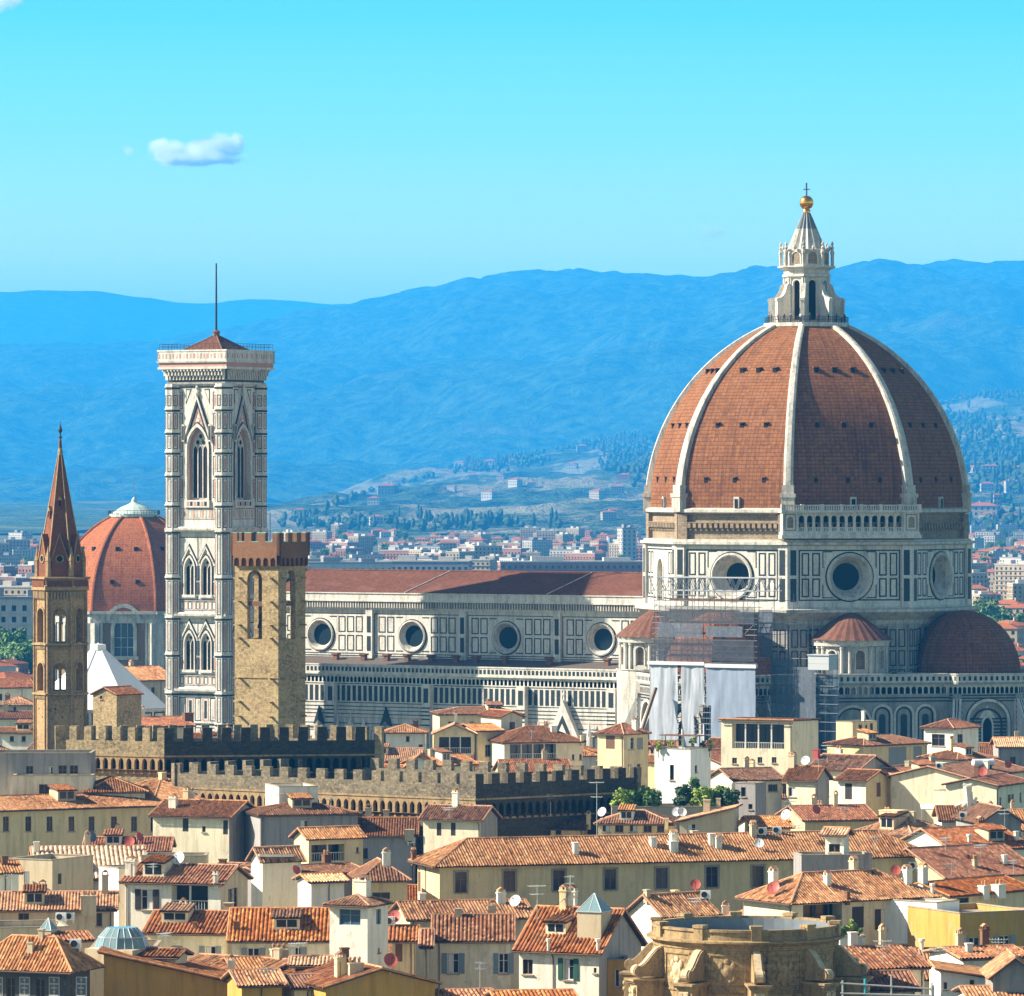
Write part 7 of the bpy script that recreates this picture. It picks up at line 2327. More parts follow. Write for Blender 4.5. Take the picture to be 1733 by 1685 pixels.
for h in ALLH:
    if h.roof is h.wall or h.W < 6: continue
    for _ in range(1 if r5.random() < 0.6 else (2 if r5.random() < 0.4 else 0)):
        x, y = r5.uniform(0.15, 0.85) * h.W, r5.uniform(0.45, 0.7) * h.D
        ok, loc, n, i = h.roof.ray_cast(Vector((x, y, 60)), Vector((0, 0, -1)))
        if ok: chimney_at(h.roof.matrix_world @ loc, h.roof, r5.uniform(0.45, 0.9), r5.uniform(0.7, 1.5), r5.choice(('cap', 'plain', 'cap', 'pots')), r5.choice(('white', 'tan', 'yellow', 'brick', 'tan')))

# dormers and roof windows on the old town roofs
def dormer(h, x, y):
    ok, l0, n, i = h.roof.ray_cast(Vector((x, y, 60)), Vector((0, 0, -1)))
    if not ok: return
    w, hh_ = r5.uniform(0.7, 1.3), r5.uniform(0.9, 1.4)
    z = l0.z
    mb = MB()
    yb = min(h.D * 0.5, y + 2.6)
    pl = PL((x - w, y, 0), (1, 0, 0), (0, -1, 0))
    mb.box(x - w, x + w, y, yb, z - 0.6, z + hh_, 0)
    pl.slab(mb, 0.25, 2 * w - 0.25, z + 0.25, z + hh_ - 0.15, 0, 0.03, 1)
    pl.slab(mb, w - 0.04, w + 0.04, z + 0.25, z + hh_ - 0.15, 0.03, 0.06, 2)
    roof_plane(mb, (x - w - 0.2, y - 0.25, z + hh_ + 0.05), (x + w + 0.2, y - 0.25, z + hh_ + 0.05), (x + w + 0.2, yb + 0.1, z + hh_ + 0.55), (x - w - 0.2, yb + 0.1, z + hh_ + 0.55), pitch=0.31, amp=0.1, m=3, mu=4)
    mb.build('dormer', [WALL[r5.choice(('cream', 'white', 'yellow', 'greybrown'))], DG, M['frame_white'], TILE[r5.choice(('orange', 'brown', 'red'))], M['eave_wood']], h.roof)
for h in ALLH:
    if h.roof is h.wall or h.W < 8 or h.D < 7 or h.kind not in ('gable', 'hip') or r5.random() < 0.5: continue
    if abs((h.t.rotation_euler[2] + pi) % (2 * pi) - pi) > 0.75: continue
    dormer(h, r5.uniform(0.25, 0.75) * h.W, h.D * r5.uniform(0.12, 0.26))

# ------------------------------------------------------------------ aerials, dishes, air conditioners
USED = {}
def short(h):
    s = h['label'].split(',')[0].split(' with ')[0] if len(h['label'].split(',')[0].split()) > 9 else h['label'].split(',')[0]
    return ' '.join(s.split()[:9])
ALUM = plain('aluminium', (0.55, 0.55, 0.54), 0.35, 0.6)
def place_label(phrase, h):
    k = (phrase.split()[-1], h.name)
    n_ = USED.get(k, 0)
    USED[k] = n_ + 1
    return phrase + (' of', ' again on', ' third on')[0] if False else phrase + ' on ' + short(h) + ('', ' as second one', ' as third one', ' as fourth one')[min(n_, 3)]
def aerial(loc, hgt, h, ang):
    t = thing('tv_aerial', place_label('thin TV aerial', h), 'aerial', loc, ang, 'television aerials on the roofs')
    mb = MB(); mb.tube((0, 0, -0.4), (0, 0, hgt), 0.035, 5); mb.build('mast', [ALUM], t)
    for z, L, n_ in ((hgt - 0.15, 1.5, 7), (hgt * 0.72, 1.1, 5)):
        mb = MB()
        mb.box(-L / 2, L / 2, -0.03, 0.03, z - 0.03, z + 0.03)
        for i in range(n_):
            x = -L / 2 + L * i / (n_ - 1)
            w = 0.45 - 0.22 * i / n_
            mb.box(x - 0.02, x + 0.02, -w, -0.03, z + 0.03, z + 0.07); mb.box(x - 0.02, x + 0.02, 0.03, w, z + 0.03, z + 0.07)
        mb.build('boom', [ALUM], t)
for px, py, hp, a in ((909, 1557, 60, 20), (965, 1531, 52, 80), (1178, 1492, 36, 60), (670, 1545, 55, 30), (812, 1668, 45, 100), (1494, 1632, 42, 10), (1010, 1418, 96, 15), (932, 1364, 32, 50), (452, 1662, 16, 0),
                      (1400, 1290, 30, 30), (90, 1420, 20, 0), (418, 1500, 26, 90), (1178, 1548, 30, 40), (1060, 1500, 28, 80), (505, 1605, 24, 30), (260, 1480, 26, 70), (20, 1500, 30, 10), (1336, 1375, 34, 0), (1352, 1420, 26, 40),
                      (1547, 1425, 26, 0), (1600, 1440, 24, 60), (1700, 1395, 30, 20), (1430, 1390, 22, 0), (1660, 1450, 22, 40), (1715, 1480, 26, 70), (330, 1355, 18, 0), (470, 1355, 20, 30), (560, 1372, 26, 0), (630, 1345, 20, 0),
                      (760, 1385, 20, 30), (850, 1375, 26, 60), (1225, 1385, 24, 20), (700, 1290, 16, 0), (900, 1250, 14, 0), (1385, 1305, 22, 0), (1590, 1620, 26, 20), (1690, 1615, 28, 0), (1610, 1480, 20, 0), (1480, 1440, 26, 0), (280, 1590, 26, 60)):
    loc, ob = roof_hit(px, py)
    if loc is None: continue
    aerial(loc, max(1.2, hp * loc.y / F), house_of(ob), R(a))
DISHC = {'white': plain('dish_white', (0.72, 0.72, 0.70), 0.4), 'red': plain('dish_red', (0.45, 0.10, 0.07), 0.5), 'grey': plain('dish_grey', (0.10, 0.13, 0.18), 0.5)}
def dish(loc, r, colr, h, az):
    t = thing('satellite_dish', place_label({'white': 'white', 'red': 'terracotta red', 'grey': 'dark grey'}[colr] + ' satellite dish', h), 'satellite dish', loc, az, 'satellite dishes on the roofs')
    mb = MB()
    mb.tube((0, 0.1, -0.4), (0, 0.1, r * 1.15), 0.04, 6); mb.build('post', [ALUM], t)
    mb = MB()
    n_ = 20
    pf_ = [(0.0, 0.0), (0.4, 0.03), (0.75, 0.1), (1.0, 0.19)]
    c = Vector((0, 0, r * 1.25)); ax = Vector((0, -cos(R(28)), sin(R(28)))); ux = Vector((1, 0, 0)); uz = ax.cross(ux)
    vs = [c + (ux * cos(2 * pi * i / n_) + uz * sin(2 * pi * i / n_) * 1.06) * (r * q) + ax * (r * o) for q, o in pf_ for i in range(n_)]
    fs = [(j * n_ + i, j * n_ + (i + 1) % n_, (j + 1) * n_ + (i + 1) % n_, (j + 1) * n_ + i) for j in range(3) for i in range(n_)]
    mb.add(vs + [v - ax * 0.05 for v in vs], fs + [tuple(i + 4 * n_ for i in f[::-1]) for f in fs] + [(3 * n_ + i, 3 * n_ + (i + 1) % n_, 7 * n_ + (i + 1) % n_, 7 * n_ + i) for i in range(n_)], 0)
    mb.build('reflector', [DISHC[colr]], t)
    mb = MB()
    f0 = c + ax * (r * 0.95)
    mb.tube(c - uz * r * 0.9 + ax * 0.1, f0, 0.02, 4); mb.tube(f0, f0 + ax * 0.12, 0.06, 6)
    mb.build('feed_arm', [M['iron']], t)
for px, py, rp, c_, a in ((4, 1426, 9, 'white', -30), (17, 1427, 10, 'white', -30), (302, 1466, 11, 'white', -20), (668, 1563, 11, 'red', -15), (661, 1646, 12, 'red', 15), (716, 1418, 9, 'red', 10), (501, 1476, 8, 'red', 40),
                          (872, 1537, 10, 'white', -25), (1177, 1504, 9, 'red', 0), (1363, 1297, 8, 'white', -20), (1330, 1390, 9, 'white', -30), (1381, 1380, 8, 'red', 30), (1309, 1516, 11, 'red', -20), (1590, 1606, 11, 'red', -20),
                          (1718, 1650, 13, 'red', 30), (1145, 1374, 8, 'white', -10), (1154, 1374, 8, 'white', 10), (1019, 1382, 8, 'white', -30), (154, 1428, 10, 'grey', 40), (219, 1435, 9, 'red', 0), (236, 1426, 8, 'red', 50),
                          (1663, 1312, 8, 'red', -10), (1706, 1302, 7, 'red', 20), (1516, 1480, 9, 'red', 0), (1678, 1345, 8, 'red', 0), (1285, 1437, 8, 'white', 0)):
    loc, ob = roof_hit(px, py)
    if loc is None: continue
    dish(loc, rp * loc.y / F, c_, house_of(ob), R(a))
ACW = plain('ac_white', (0.70, 0.70, 0.67), 0.5)
for px, py in ((103, 1556), (119, 1556), (128, 1602), (696, 1426), (1194, 1520), (1630, 1384), (1590, 1300), (1290, 1408), (1315, 1408), (660, 1555), (1120, 1600), (1545, 1470)):
    loc, ob = roof_hit(px, py)
    if loc is None:
        loc, ob, n = cast(px, py)
        if ob is None or house_of(ob) is None or house_of(ob).get('category') != 'house': continue
        loc = loc + Vector((0, -0.35, 0))
    h = house_of(ob)
    t = thing('air_conditioner', place_label('white air conditioner', h), 'air conditioner', loc, R(-8), 'air conditioners on roofs and walls')
    mb = MB(); mb.box(-0.48, 0.48, -0.2, 0.2, -0.02, 0.75); mb.box(-0.4, -0.3, -0.15, 0.15, -0.3, -0.02); mb.box(0.3, 0.4, -0.15, 0.15, -0.3, -0.02); mb.build('casing', [ACW], t)
    mb = MB(); pl = PL((0, -0.2, 0), (1, 0, 0), (0, -1, 0)); pl.disc(mb, -0.1, 0.37, 0.29, 0.02, 18); pl.rev(mb, -0.1, 0.37, [(0.29, 0.0), (0.29, 0.035), (0.26, 0.035)], 18); mb.build('fan', [M['iron']], t)

# ------------------------------------------------------------------ thin cables strung between masts
ca_n = 0
for (p1x, p1y), (p2x, p2y), lb in (((909, 1557), (965, 1531), 'thin black cable strung across the roofs before the long ochre palace'), ((1494, 1632), (1590, 1620), 'thin black cable strung over the striped roofs at the lower right'),
                                   ((452, 1662), (576, 1650), 'thin black cable strung towards the tall yellow chimney'), ((222, 1480), (365, 1492), 'thin black cable strung over the roof of the white shuttered house')):
    la, oa = roof_hit(p1x, p1y); lb_, ob_ = roof_hit(p2x, p2y)
    if la is None or lb_ is None: continue
    a, b = la + Vector((0, 0, 1.2)), lb_ + Vector((0, 0, 1.2))
    mb = MB()
    pts_ = [a.lerp(b, i / 10) - Vector((0, 0, 0.6 * (1 - (2 * i / 10 - 1) ** 2))) for i in range(11)]
    for u, v in zip(pts_, pts_[1:]): mb.tube(u, v, 0.022, 4)
    mb.tube(a, a - Vector((0, 0, 1.4)), 0.03, 4); mb.tube(b, b - Vector((0, 0, 1.4)), 0.03, 4)
    tag(mb.build('cable', [M['iron']]), lb, 'cable')

# ------------------------------------------------------------------ glass roofs
GLZ = plain('skylight_glass', (0.16, 0.25, 0.26), 0.15, 0, 0.6, 0.2)
LEAD = plain('skylight_bar', (0.45, 0.48, 0.47), 0.5)
def glass_pyramid(name, label, px, py, wpx, hpx, box, facets=4, trunc=0.0):
    loc, ob = roof_hit(px, py)
    if loc is None: return
    k = loc.y / F
    w, hh_ = wpx * k, hpx * k
    t = thing(name, label, 'skylight', loc, R(-25))
    if box:
        mb = MB(); mb.box(-w / 2, w / 2, -w / 2, w / 2, -1.5, box); mb.build('base', [WALL['greybrown']], t)
    mb = MB()
    r = w / 2 * (1.5 if facets == 4 else 1.0)
    a0_ = pi / facets
    lev_ = [(1.0, 0)] + ([(0.86, 0.55), (trunc, 1.0)] if trunc else [(0.02, 1.0)])
    ringp = [[Vector((r * q * sin(2 * pi * i / facets + a0_), -r * q * cos(2 * pi * i / facets + a0_), box + hh_ * z)) for i in range(facets)] for q, z in lev_]
    for j in range(len(lev_) - 1):
        for i in range(facets):
            mb.poly([ringp[j][i], ringp[j][(i + 1) % facets], ringp[j + 1][(i + 1) % facets], ringp[j + 1][i]], 0)
    if trunc: mb.poly(ringp[-1], 0)
    mb.build('glazing', [GLZ], t)
    mb = MB()
    for j in range(len(lev_) - 1):
        for i in range(facets):
            for f in (0, 0.5):
                p = ringp[j][i].lerp(ringp[j][(i + 1) % facets], f); q = ringp[j + 1][i].lerp(ringp[j + 1][(i + 1) % facets], f)
                mb.tube(p, q, 0.04, 4)
            mb.tube(ringp[j][i], ringp[j][(i + 1) % facets], 0.06, 4)
    mb.build('glazing_bars', [LEAD], t)
glass_pyramid('roof_lantern', 'glass pyramid skylight on a tan box, standing on the steep striped roof', 1006, 1568, 44, 30, 1.4)
glass_pyramid('glass_dome', 'large faceted teal glass skylight on the flat brown block', 206, 1603, 92, 34, 0.1, 10, 0.55)
glass_pyramid('glass_pyramid', 'little glass pyramid skylight on the flat grey block near the left edge', 82, 1567, 22, 20, 0.1)
def roof_window(label, px, py, wpx, lpx):
    loc, ob = roof_hit(px, py)
    if loc is None: return
    inv = ob.parent.matrix_world.inverted()
    p = inv @ loc
    _l, _o, n = cast(px, py)
    d = inv.to_3x3() @ n
    up = Vector((0, 0, 1)); s = (up - d * up.dot(d)); s.normalize(); e = s.cross(d) * -1
    # average slope of the plane rather than of one rib
    k = loc.y / F
    w, L = wpx * k / 2, lpx * k / 2
    hx = [h for h in HOUSES if h.roof is ob]
    if not hx: return
    mb = MB()
    D_ = hx[0].D; sl = 0
    ok, p2, n2, i2 = ob.ray_cast(Vector((p.x, p.y + 0.8, 60)), Vector((0, 0, -1)))
    ok1, p1, n1, i1 = ob.ray_cast(Vector((p.x, p.y - 0.8, 60)), Vector((0, 0, -1)))
    s = (p2 - p1).normalized(); e = Vector((1, 0, 0)); n_ = e.cross(s)
    for a0, a1, b0, b1, o0, o1, m_ in ((-w, w, -L, L, -0.1, 0.16, 0), (-w + .07, w - .07, -L + .07, L - .07, 0.16, 0.18, 1)):
        vs = [p + e * a + s * b + n_ * o for o in (o0, o1) for b in (b0, b1) for a in (a0, a1)]
        mb.add(vs, [(4, 5, 7, 6), (0, 4, 6, 2), (1, 3, 7, 5), (2, 6, 7, 3), (0, 1, 5, 4), (0, 2, 3, 1)], m_)
    mb.build('roof_window', [ALUM, M['blue_glass']], ob)
roof_window('', 935, 1560, 22, 26)
for x in (447, 460, 473, 486): roof_window('', x, 1448, 8, 22)

# ------------------------------------------------------------------ plants and trees
def leaf_mat(name, cs):
    m, t, b = newmat(name)
    oi = N(t, 'ShaderNodeObjectInfo').outputs['Random']
    g = geo_pos(t)
    n1 = noise(t, g, 0.9, 4, 0.7)
    a = ramp(t, n1, [(0.3, cs[0]), (0.5, cs[1]), (0.68, cs[2])])
    a = mixc(t, ramp(t, oi, [(0, 0.0), (1, 0.35)]), a, cs[0])
    t.links.new(a, b.inputs['Base Color'])
    b.inputs['Roughness'].default_value = 0.7
    b.inputs['Specular IOR Level'].default_value = 0.2
    return m
LEAF = leaf_mat('leaf_green', [(0.04, 0.09, 0.02), (0.10, 0.19, 0.04), (0.19, 0.29, 0.07)])
LEAFY = leaf_mat('leaf_lime', [(0.14, 0.22, 0.03), (0.28, 0.38, 0.06), (0.44, 0.48, 0.10)])
LEAFD = leaf_mat('leaf_dark', [(0.02, 0.045, 0.018), (0.045, 0.09, 0.03), (0.09, 0.14, 0.045)])
BARK = plain('bark', (0.10, 0.07, 0.045), 0.9, 0, 0.1, 0.3)
def crown_mesh(seed, r, hgt, z0, nclump, nleaf, size):
    q = random.Random(seed)
    mb = MB()
    cl = []
    for i in range(nclump):
        a, u, v = q.uniform(0, 2 * pi), q.random() ** 0.5, q.uniform(-1, 1)
        cl.append((Vector((cos(a) * u * r * 0.72 * (1 - 0.3 * abs(v)), sin(a) * u * r * 0.72 * (1 - 0.3 * abs(v)), z0 + hgt / 2 + v * hgt * 0.36)), r * q.uniform(0.28, 0.46)))
    for i in range(nleaf):
        c, cr_ = cl[i % nclump]
        d = Vector((q.gauss(0, 1), q.gauss(0, 1), q.gauss(0, 1))).normalized()
        p = c + d * cr_ * q.uniform(0.55, 1.05)
        n_ = (d + Vector((q.gauss(0, .5), q.gauss(0, .5), q.gauss(0, .5) + 0.3))).normalized()
        t1 = n_.orthogonal().normalized(); t2 = n_.cross(t1)
        an = q.uniform(0, 2 * pi); t1, t2 = t1 * cos(an) + t2 * sin(an), t2 * cos(an) - t1 * sin(an)
        s = size * q.uniform(0.6, 1.3)
        mb.add([p - t1 * s, p - t2 * s * 0.6, p + t1 * s, p + t2 * s * 0.6], [(0, 1, 2, 3)], 0)
    return mb
def make_tree(name, label, cat, loc, r, hgt, trunk, leaf, seed, nclump=14, nleaf=900, size=0.35, group=None):
    t = thing(name, label, cat, loc, 0, group)
    crown_mesh(seed, r, hgt, trunk * 0.8, nclump, nleaf, size).build('crown', [leaf], t)
    mb = MB()
    mb.tube((0, 0, -0.3), (0, 0, trunk + hgt * 0.45), max(0.06, 0.05 * r), 7, 0, max(0.03, 0.02 * r))
    q = random.Random(seed)
    for i in range(4):
        a = q.uniform(0, 6.28)
        mb.tube((0, 0, trunk * q.uniform(0.7, 1.0)), (cos(a) * r * 0.5, sin(a) * r * 0.5, trunk + hgt * q.uniform(0.3, 0.6)), max(0.04, 0.025 * r), 5, 0, 0.02)
    mb.build('trunk', [BARK], t)
    return t
# garden terrace before the white square tower
GARD = [(1052, 1360, 14, 22, 'LEAFY', 'lime green shrub leftmost in the roof garden before the white square tower'),
        (1070, 1362, 13, 26, 'LEAF', 'mid green shrub second from left in the roof garden'),
        (1088, 1362, 12, 30, 'LEAFD', 'dark green shrub left of the white square tower foot'),
        (1104, 1364, 11, 24, 'LEAF', 'green shrub touching the left foot of the white square tower'),
        (1156, 1362, 12, 30, 'LEAFD', 'dark shrub against the foot of the white square tower'),
        (1172, 1362, 10, 44, 'LEAF', 'tall green climber on the corner of the white square tower'),
        (1188, 1364, 14, 28, 'LEAFY', 'yellow-green shrub right of the white square tower foot'),
        (1206, 1362, 13, 26, 'LEAFY', 'bright lime shrub among the right garden shrubs'),
        (1222, 1360, 14, 30, 'LEAF', 'broad green shrub near the grey stair tower'),
        (1238, 1356, 11, 26, 'LEAFD', 'dark green shrub rightmost in the roof garden')]
gz = 20.3
A, B = PZ(1034, 1366, gz), PZ(1250, 1366, gz)
LV = {'LEAF': LEAF, 'LEAFY': LEAFY, 'LEAFD': LEAFD}
build_house('pale garden terrace block carrying the roof garden below the white square tower', (A.x, A.y + 0.2, 0), 0, B.x - A.x, 6.5, gz, 1, 'flat', 'greybrown', 'red', 0.1, [], name='garden_terrace', cat='terrace')
bpy.context.view_layer.update()
for i, (px, py, rp, hp, lm, lb) in enumerate(GARD):
    d = (CAMZ - gz) * F / (1366 - HY) + 1.4 + (i % 3) * 0.8
    k = d / F
    make_tree('shrub', lb, 'shrub', Vector(((px - CX) * k, d, gz - 0.45)), rp * k * 1.75, hp * k * 1.25, 0.45, LV[lm], 40 + i, 14, 1300, 0.2, 'shrubs of the roof garden')
for i, (px, py, rp, hp, lm, lb) in enumerate([(1114, 1268, 8, 24, 'LEAFY', 'potted plant at the left corner of the white square tower roof'), (1133, 1268, 8, 22, 'LEAFY', 'second potted plant from the left on the white square tower roof'),
                                              (1172, 1268, 8, 24, 'LEAFY', 'potted plant over the near corner of the white square tower roof'), (1188, 1268, 7, 22, 'LEAF', 'potted plant right of centre on the white square tower roof'), (1201, 1268, 6, 22, 'LEAFY', 'potted plant at the right corner of the white square tower roof')]):
    d = 724.5 + (0, 1.0, 2.2, 1.6, 0.6)[i] * 2
    k = d / F
    make_tree('potted_plant', lb, 'plant', Vector(((px - CX) * k, d, 23.6)), rp * k, hp * k, 0.5, LV[lm], 70 + i, 7, 420, 0.13, 'potted plants on the white tower roof')
mb = MB()
t = thing('pergola', 'thin pergola frame with a white centre post on the white square tower roof', 'pergola', Vector(((1155 - CX) / F * 727, 727, 23.6)), R(-30))
mb.tube((0, 0, 0), (0, 0, 3.4), 0.16, 8); mb.build('post', [M['frame_white']], t)
for sx in (-1, 1):
    mb = MB(); mb.box(sx * 2.6 - 0.05, sx * 2.6 + 0.05, -0.05, 0.05, 0, 2.5); mb.build('post', [M['iron']], t)
mb = MB(); mb.box(-2.9, 2.9, -1.2, 1.2, 2.5, 2.62); mb.build('canopy', [M['plank']], t)
for i, (px, z) in enumerate(((1428, 18.0), (1442, 18.0), (1455, 18.0))):
    d = 519.0; k = d / F
    if i == 0:
        a, b = (1420 - CX) * k, (1466 - CX) * k
        build_house('narrow balcony block with plants beside the carved stone church', (a, d, 0), 0, b - a, 3, Y2Z(1586, d), 1, 'flat', 'white', 'red', 0.1, [], name='balcony_block', cat='balcony')
    make_tree('balcony_plant', ('leafy balcony plant nearest the carved stone church', 'taller balcony plant in the middle beside the carved stone church', 'small balcony plant by the dark-shuttered house wall')[i], 'plant', Vector(((px - CX) * k, d + 1.2, Y2Z(1586, d) - 0.4)), 0.6, (1.3, 1.8, 1.1)[i], 0.4, LEAF if i != 1 else LEAFY, 90 + i, 6, 420, 0.13, 'plants on the balcony')

# far trees: one of each kind, then copies
TP = [make_tree('broadleaf_tree', 'x', 'tree', (0, -200, 0), 5.5, 8.5, 3.0, LEAF, 3, 16, 1300, 0.6), make_tree('broadleaf_tree', 'x', 'tree', (0, -200, 0), 6.5, 7.5, 3.0, LEAF, 4, 18, 1300, 0.65)]
PUT = []
def put_tree(k, px, y, z, s, label, group):
    o = TP[k]
    if k in PUT: o = copy_tree(o)
    else: PUT.append(k)
    o.location = ((px - CX) / F * y, y, z)
    o.rotation_euler = (0, 0, r5.uniform(0, 6))
    o.scale = (s, s, s * r5.uniform(0.85, 1.15))
    o['label'] = label; o['group'] = group
for i in range(16):
    px = -14 + 5.6 * i
    put_tree(i % 2, px, 1680 + r5.uniform(-30, 60), 0, r5.uniform(0.8, 1.15), 'green tree in the clump behind the slender tower at the left edge', 'trees left of the slender tower')
for i in range(9):
    px = 1664 + 8 * i
    put_tree(i % 2, px, 2010 + r5.uniform(-40, 60), 0, r5.uniform(0.7, 1.2) * (1.25 if i < 4 else 0.85), 'green tree in the clump right of the brown half dome', 'trees right of the half dome')

# ------------------------------------------------------------------ the plain beyond: blocks and houses
FARW = {k: stucco('far_' + k, c, 0.45) for k, c in (('white', (0.50, 0.47, 0.42)), ('cream', (0.42, 0.34, 0.235)), ('rose', (0.33, 0.17, 0.115)), ('grey', (0.24, 0.24, 0.25)))}
def far_block(kind, colr, w, d, h, roof):
    t = thing(kind, 'x', 'building', (0, -220, 0), 0)
    mb = MB()
    mb.box(-w / 2, w / 2, -d / 2, d / 2, -2, h, 0)
    pls = [PL((-w / 2, -d / 2, 0), (1, 0, 0), (0, -1, 0)), PL((w / 2, -d / 2, 0), (0, 1, 0), (1, 0, 0)), PL((-w / 2, d / 2, 0), (0, -1, 0), (-1, 0, 0))]
    for pl, L in zip(pls, (w, d, d)):
        for z in np.arange(1.4, h - 1.6, 3.1):
            n_ = max(2, int(L / 3.2))
            for i in range(n_):
                a = L * (i + 0.5) / n_
                pl.slab(mb, a - 0.65, a + 0.65, z, z + 1.55, 0, 0.05, 1)
            if roof == 'flat': pl.slab(mb, 0, L, z - 0.75, z - 0.45, 0, 0.5, 0)
    mb.build('wall', [FARW[colr], DG], t)
    mb = MB()
    if roof == 'hip':
        a, b, c, e = (Vector((sx * (w / 2 + .5), sy * (d / 2 + .5), h)) for sx, sy in ((-1, -1), (1, -1), (1, 1), (-1, 1)))
        r0, r1 = Vector((-w / 2 + d / 2, 0, h + d * 0.2)), Vector((w / 2 - d / 2, 0, h + d * 0.2))
        for f in ([a, b, r1, r0], [b, c, r1], [c, e, r0, r1], [e, a, r0]): mb.poly(f, 0)
        mb.poly([e, c, b, a], 0)
        mb.box(w * 0.2, w * 0.2 + 0.9, -0.5, 0.5, h + d * 0.1, h + d * 0.2 + 1.2, 1)
        mb.build('roof', [M['far_tile'], FARW['cream']], t)
    else:
        mb.box(-w / 2 - .3, w / 2 + .3, -d / 2 - .3, d / 2 + .3, h, h + 0.7, 0)
        mb.box(-w * 0.3, -w * 0.1, -d * 0.2, d * 0.25, h + 0.7, h + 3.2, 0)
        mb.box(w * 0.15, w * 0.32, -d * 0.2, d * 0.25, h + 0.7, h + 2.6, 0)
        mb.build('roof', [FARW['white' if colr != 'white' else 'grey']], t)
    return t
FP = [(far_block('far_house', 'white', 14, 10, 8, 'hip'), 'white house with a red hip roof far out on the plain', 0),
      (far_block('far_house', 'cream', 18, 11, 10, 'hip'), 'cream house with a red hip roof far out on the plain', 0),
      (far_block('apartment_block', 'white', 30, 13, 17, 'flat'), 'white flat-roofed apartment block far out on the plain', 1),
      (far_block('apartment_block', 'cream', 24, 13, 20, 'flat'), 'cream flat-roofed apartment block far out on the plain', 1),
      (far_block('apartment_block', 'rose', 34, 13, 15, 'flat'), 'rose-brown flat-roofed apartment block far out on the plain', 1),
      (far_block('far_house', 'rose', 20, 11, 9, 'hip'), 'rose-walled house with a red roof far out on the plain', 0)]
PUTB = []
vh = HILLS['village_hill']
def ground_z(x, y):
    if y > 6050:
        ok, loc, n, i = vh.ray_cast(Vector((x, y, 900)), Vector((0, 0, -1)))
        if ok: return max(0, loc.z - 0.3)
    return 0.0
def put_block(i, x, y, rz, s, label=None, group='buildings of the far plain'):
    o, lb, _ = FP[i]
    if i in PUTB: o = copy_tree(o)
    else: PUTB.append(i)
    o.location = (x, y, ground_z(x, y)); o.rotation_euler = (0, 0, rz); o.scale = s if isinstance(s, tuple) else (s, s, s)
    o['label'] = label or lb
    if label is None: o['group'] = group
    elif 'group' in o: del o['group']
    return o
spots = []
def scatter(n_, x0, x1, y0, y1, kinds, md):
    k = 0
    for _ in range(n_ * 12):
        if k >= n_: break
        px, py = r5.uniform(x0, x1), r5.uniform(y0, y1)
        y = CAMZ * F / (py - HY)
        x = (px - CX) / F * y
        if any(abs(x - a) < md and abs(y - b) < md * 2.5 for a, b in spots): continue
        spots.append((x, y))
        put_block(r5.choice(kinds), x, y, R(r5.choice((-35, -20, 10, 55, -60)) + r5.uniform(-8, 8)), r5.uniform(0.5, 0.85))
        k += 1
scatter(105, 440, 1100, 908, 938, (0, 0, 1, 1, 5, 0, 3, 5), 11)
scatter(66, 440, 1100, 932, 966, (2, 3, 5, 4, 1, 4), 18)
scatter(22, 500, 880, 962, 1000, (2, 3, 4), 30)
scatter(26, -20, 130, 925, 985, (0, 1, 2, 3, 5), 20)
scatter(22, -20, 130, 985, 1075, (2, 3, 1, 4), 24)
scatter(24, -20, 62, 1118, 1215, (1, 1, 5, 0), 14)
scatter(44, 1640, 1750, 905, 985, (0, 1, 2, 1, 5), 16)
scatter(26, 1640, 1750, 985, 1060, (1, 1, 5, 3, 0), 18)
scatter(18, 1650, 1750, 1060, 1200, (1, 5, 0), 16)
scatter(10, 225, 300, 1040, 1130, (1, 5), 16)
def at_p(px, py): 
    y = CAMZ * F / (py - HY)
    return (px - CX) / F * y, y
x, y = at_p(22, 1118)
put_block(2, x, y, R(8), (1.05, 1, 1.22), 'large white apartment block with rows of balconies at the left edge')
o = far_block('apartment_block', 'rose', 86, 14, 17, 'flat')
x, y = at_p(980, 1005); o.location = (x, y, 0); o.rotation_euler = (0, 0, R(6)); o['label'] = 'very long rose-brown apartment block just above the right end of the nave roof'
o = far_block('apartment_block', 'grey', 48, 14, 18, 'flat')
x, y = at_p(720, 1008); o.location = (x, y, 0); o.rotation_euler = (0, 0, R(-8)); o['label'] = 'long grey apartment block just above the middle of the nave roof'
o = far_block('tower_block', 'white', 11, 10, 26, 'flat')
x, y = at_p(1061, 955); o.location = (x, y, 0); o.rotation_euler = (0, 0, R(20)); o['label'] = 'pale square tower block standing above the other blocks, left of the dome'
o = far_block('apartment_block', 'white', 44, 18, 18, 'flat')
x, y = at_p(588, 1012); o.location = (x, y, 0); o.rotation_euler = (0, 0, R(12)); o['label'] = 'white apartment block above the left end of the nave roof'
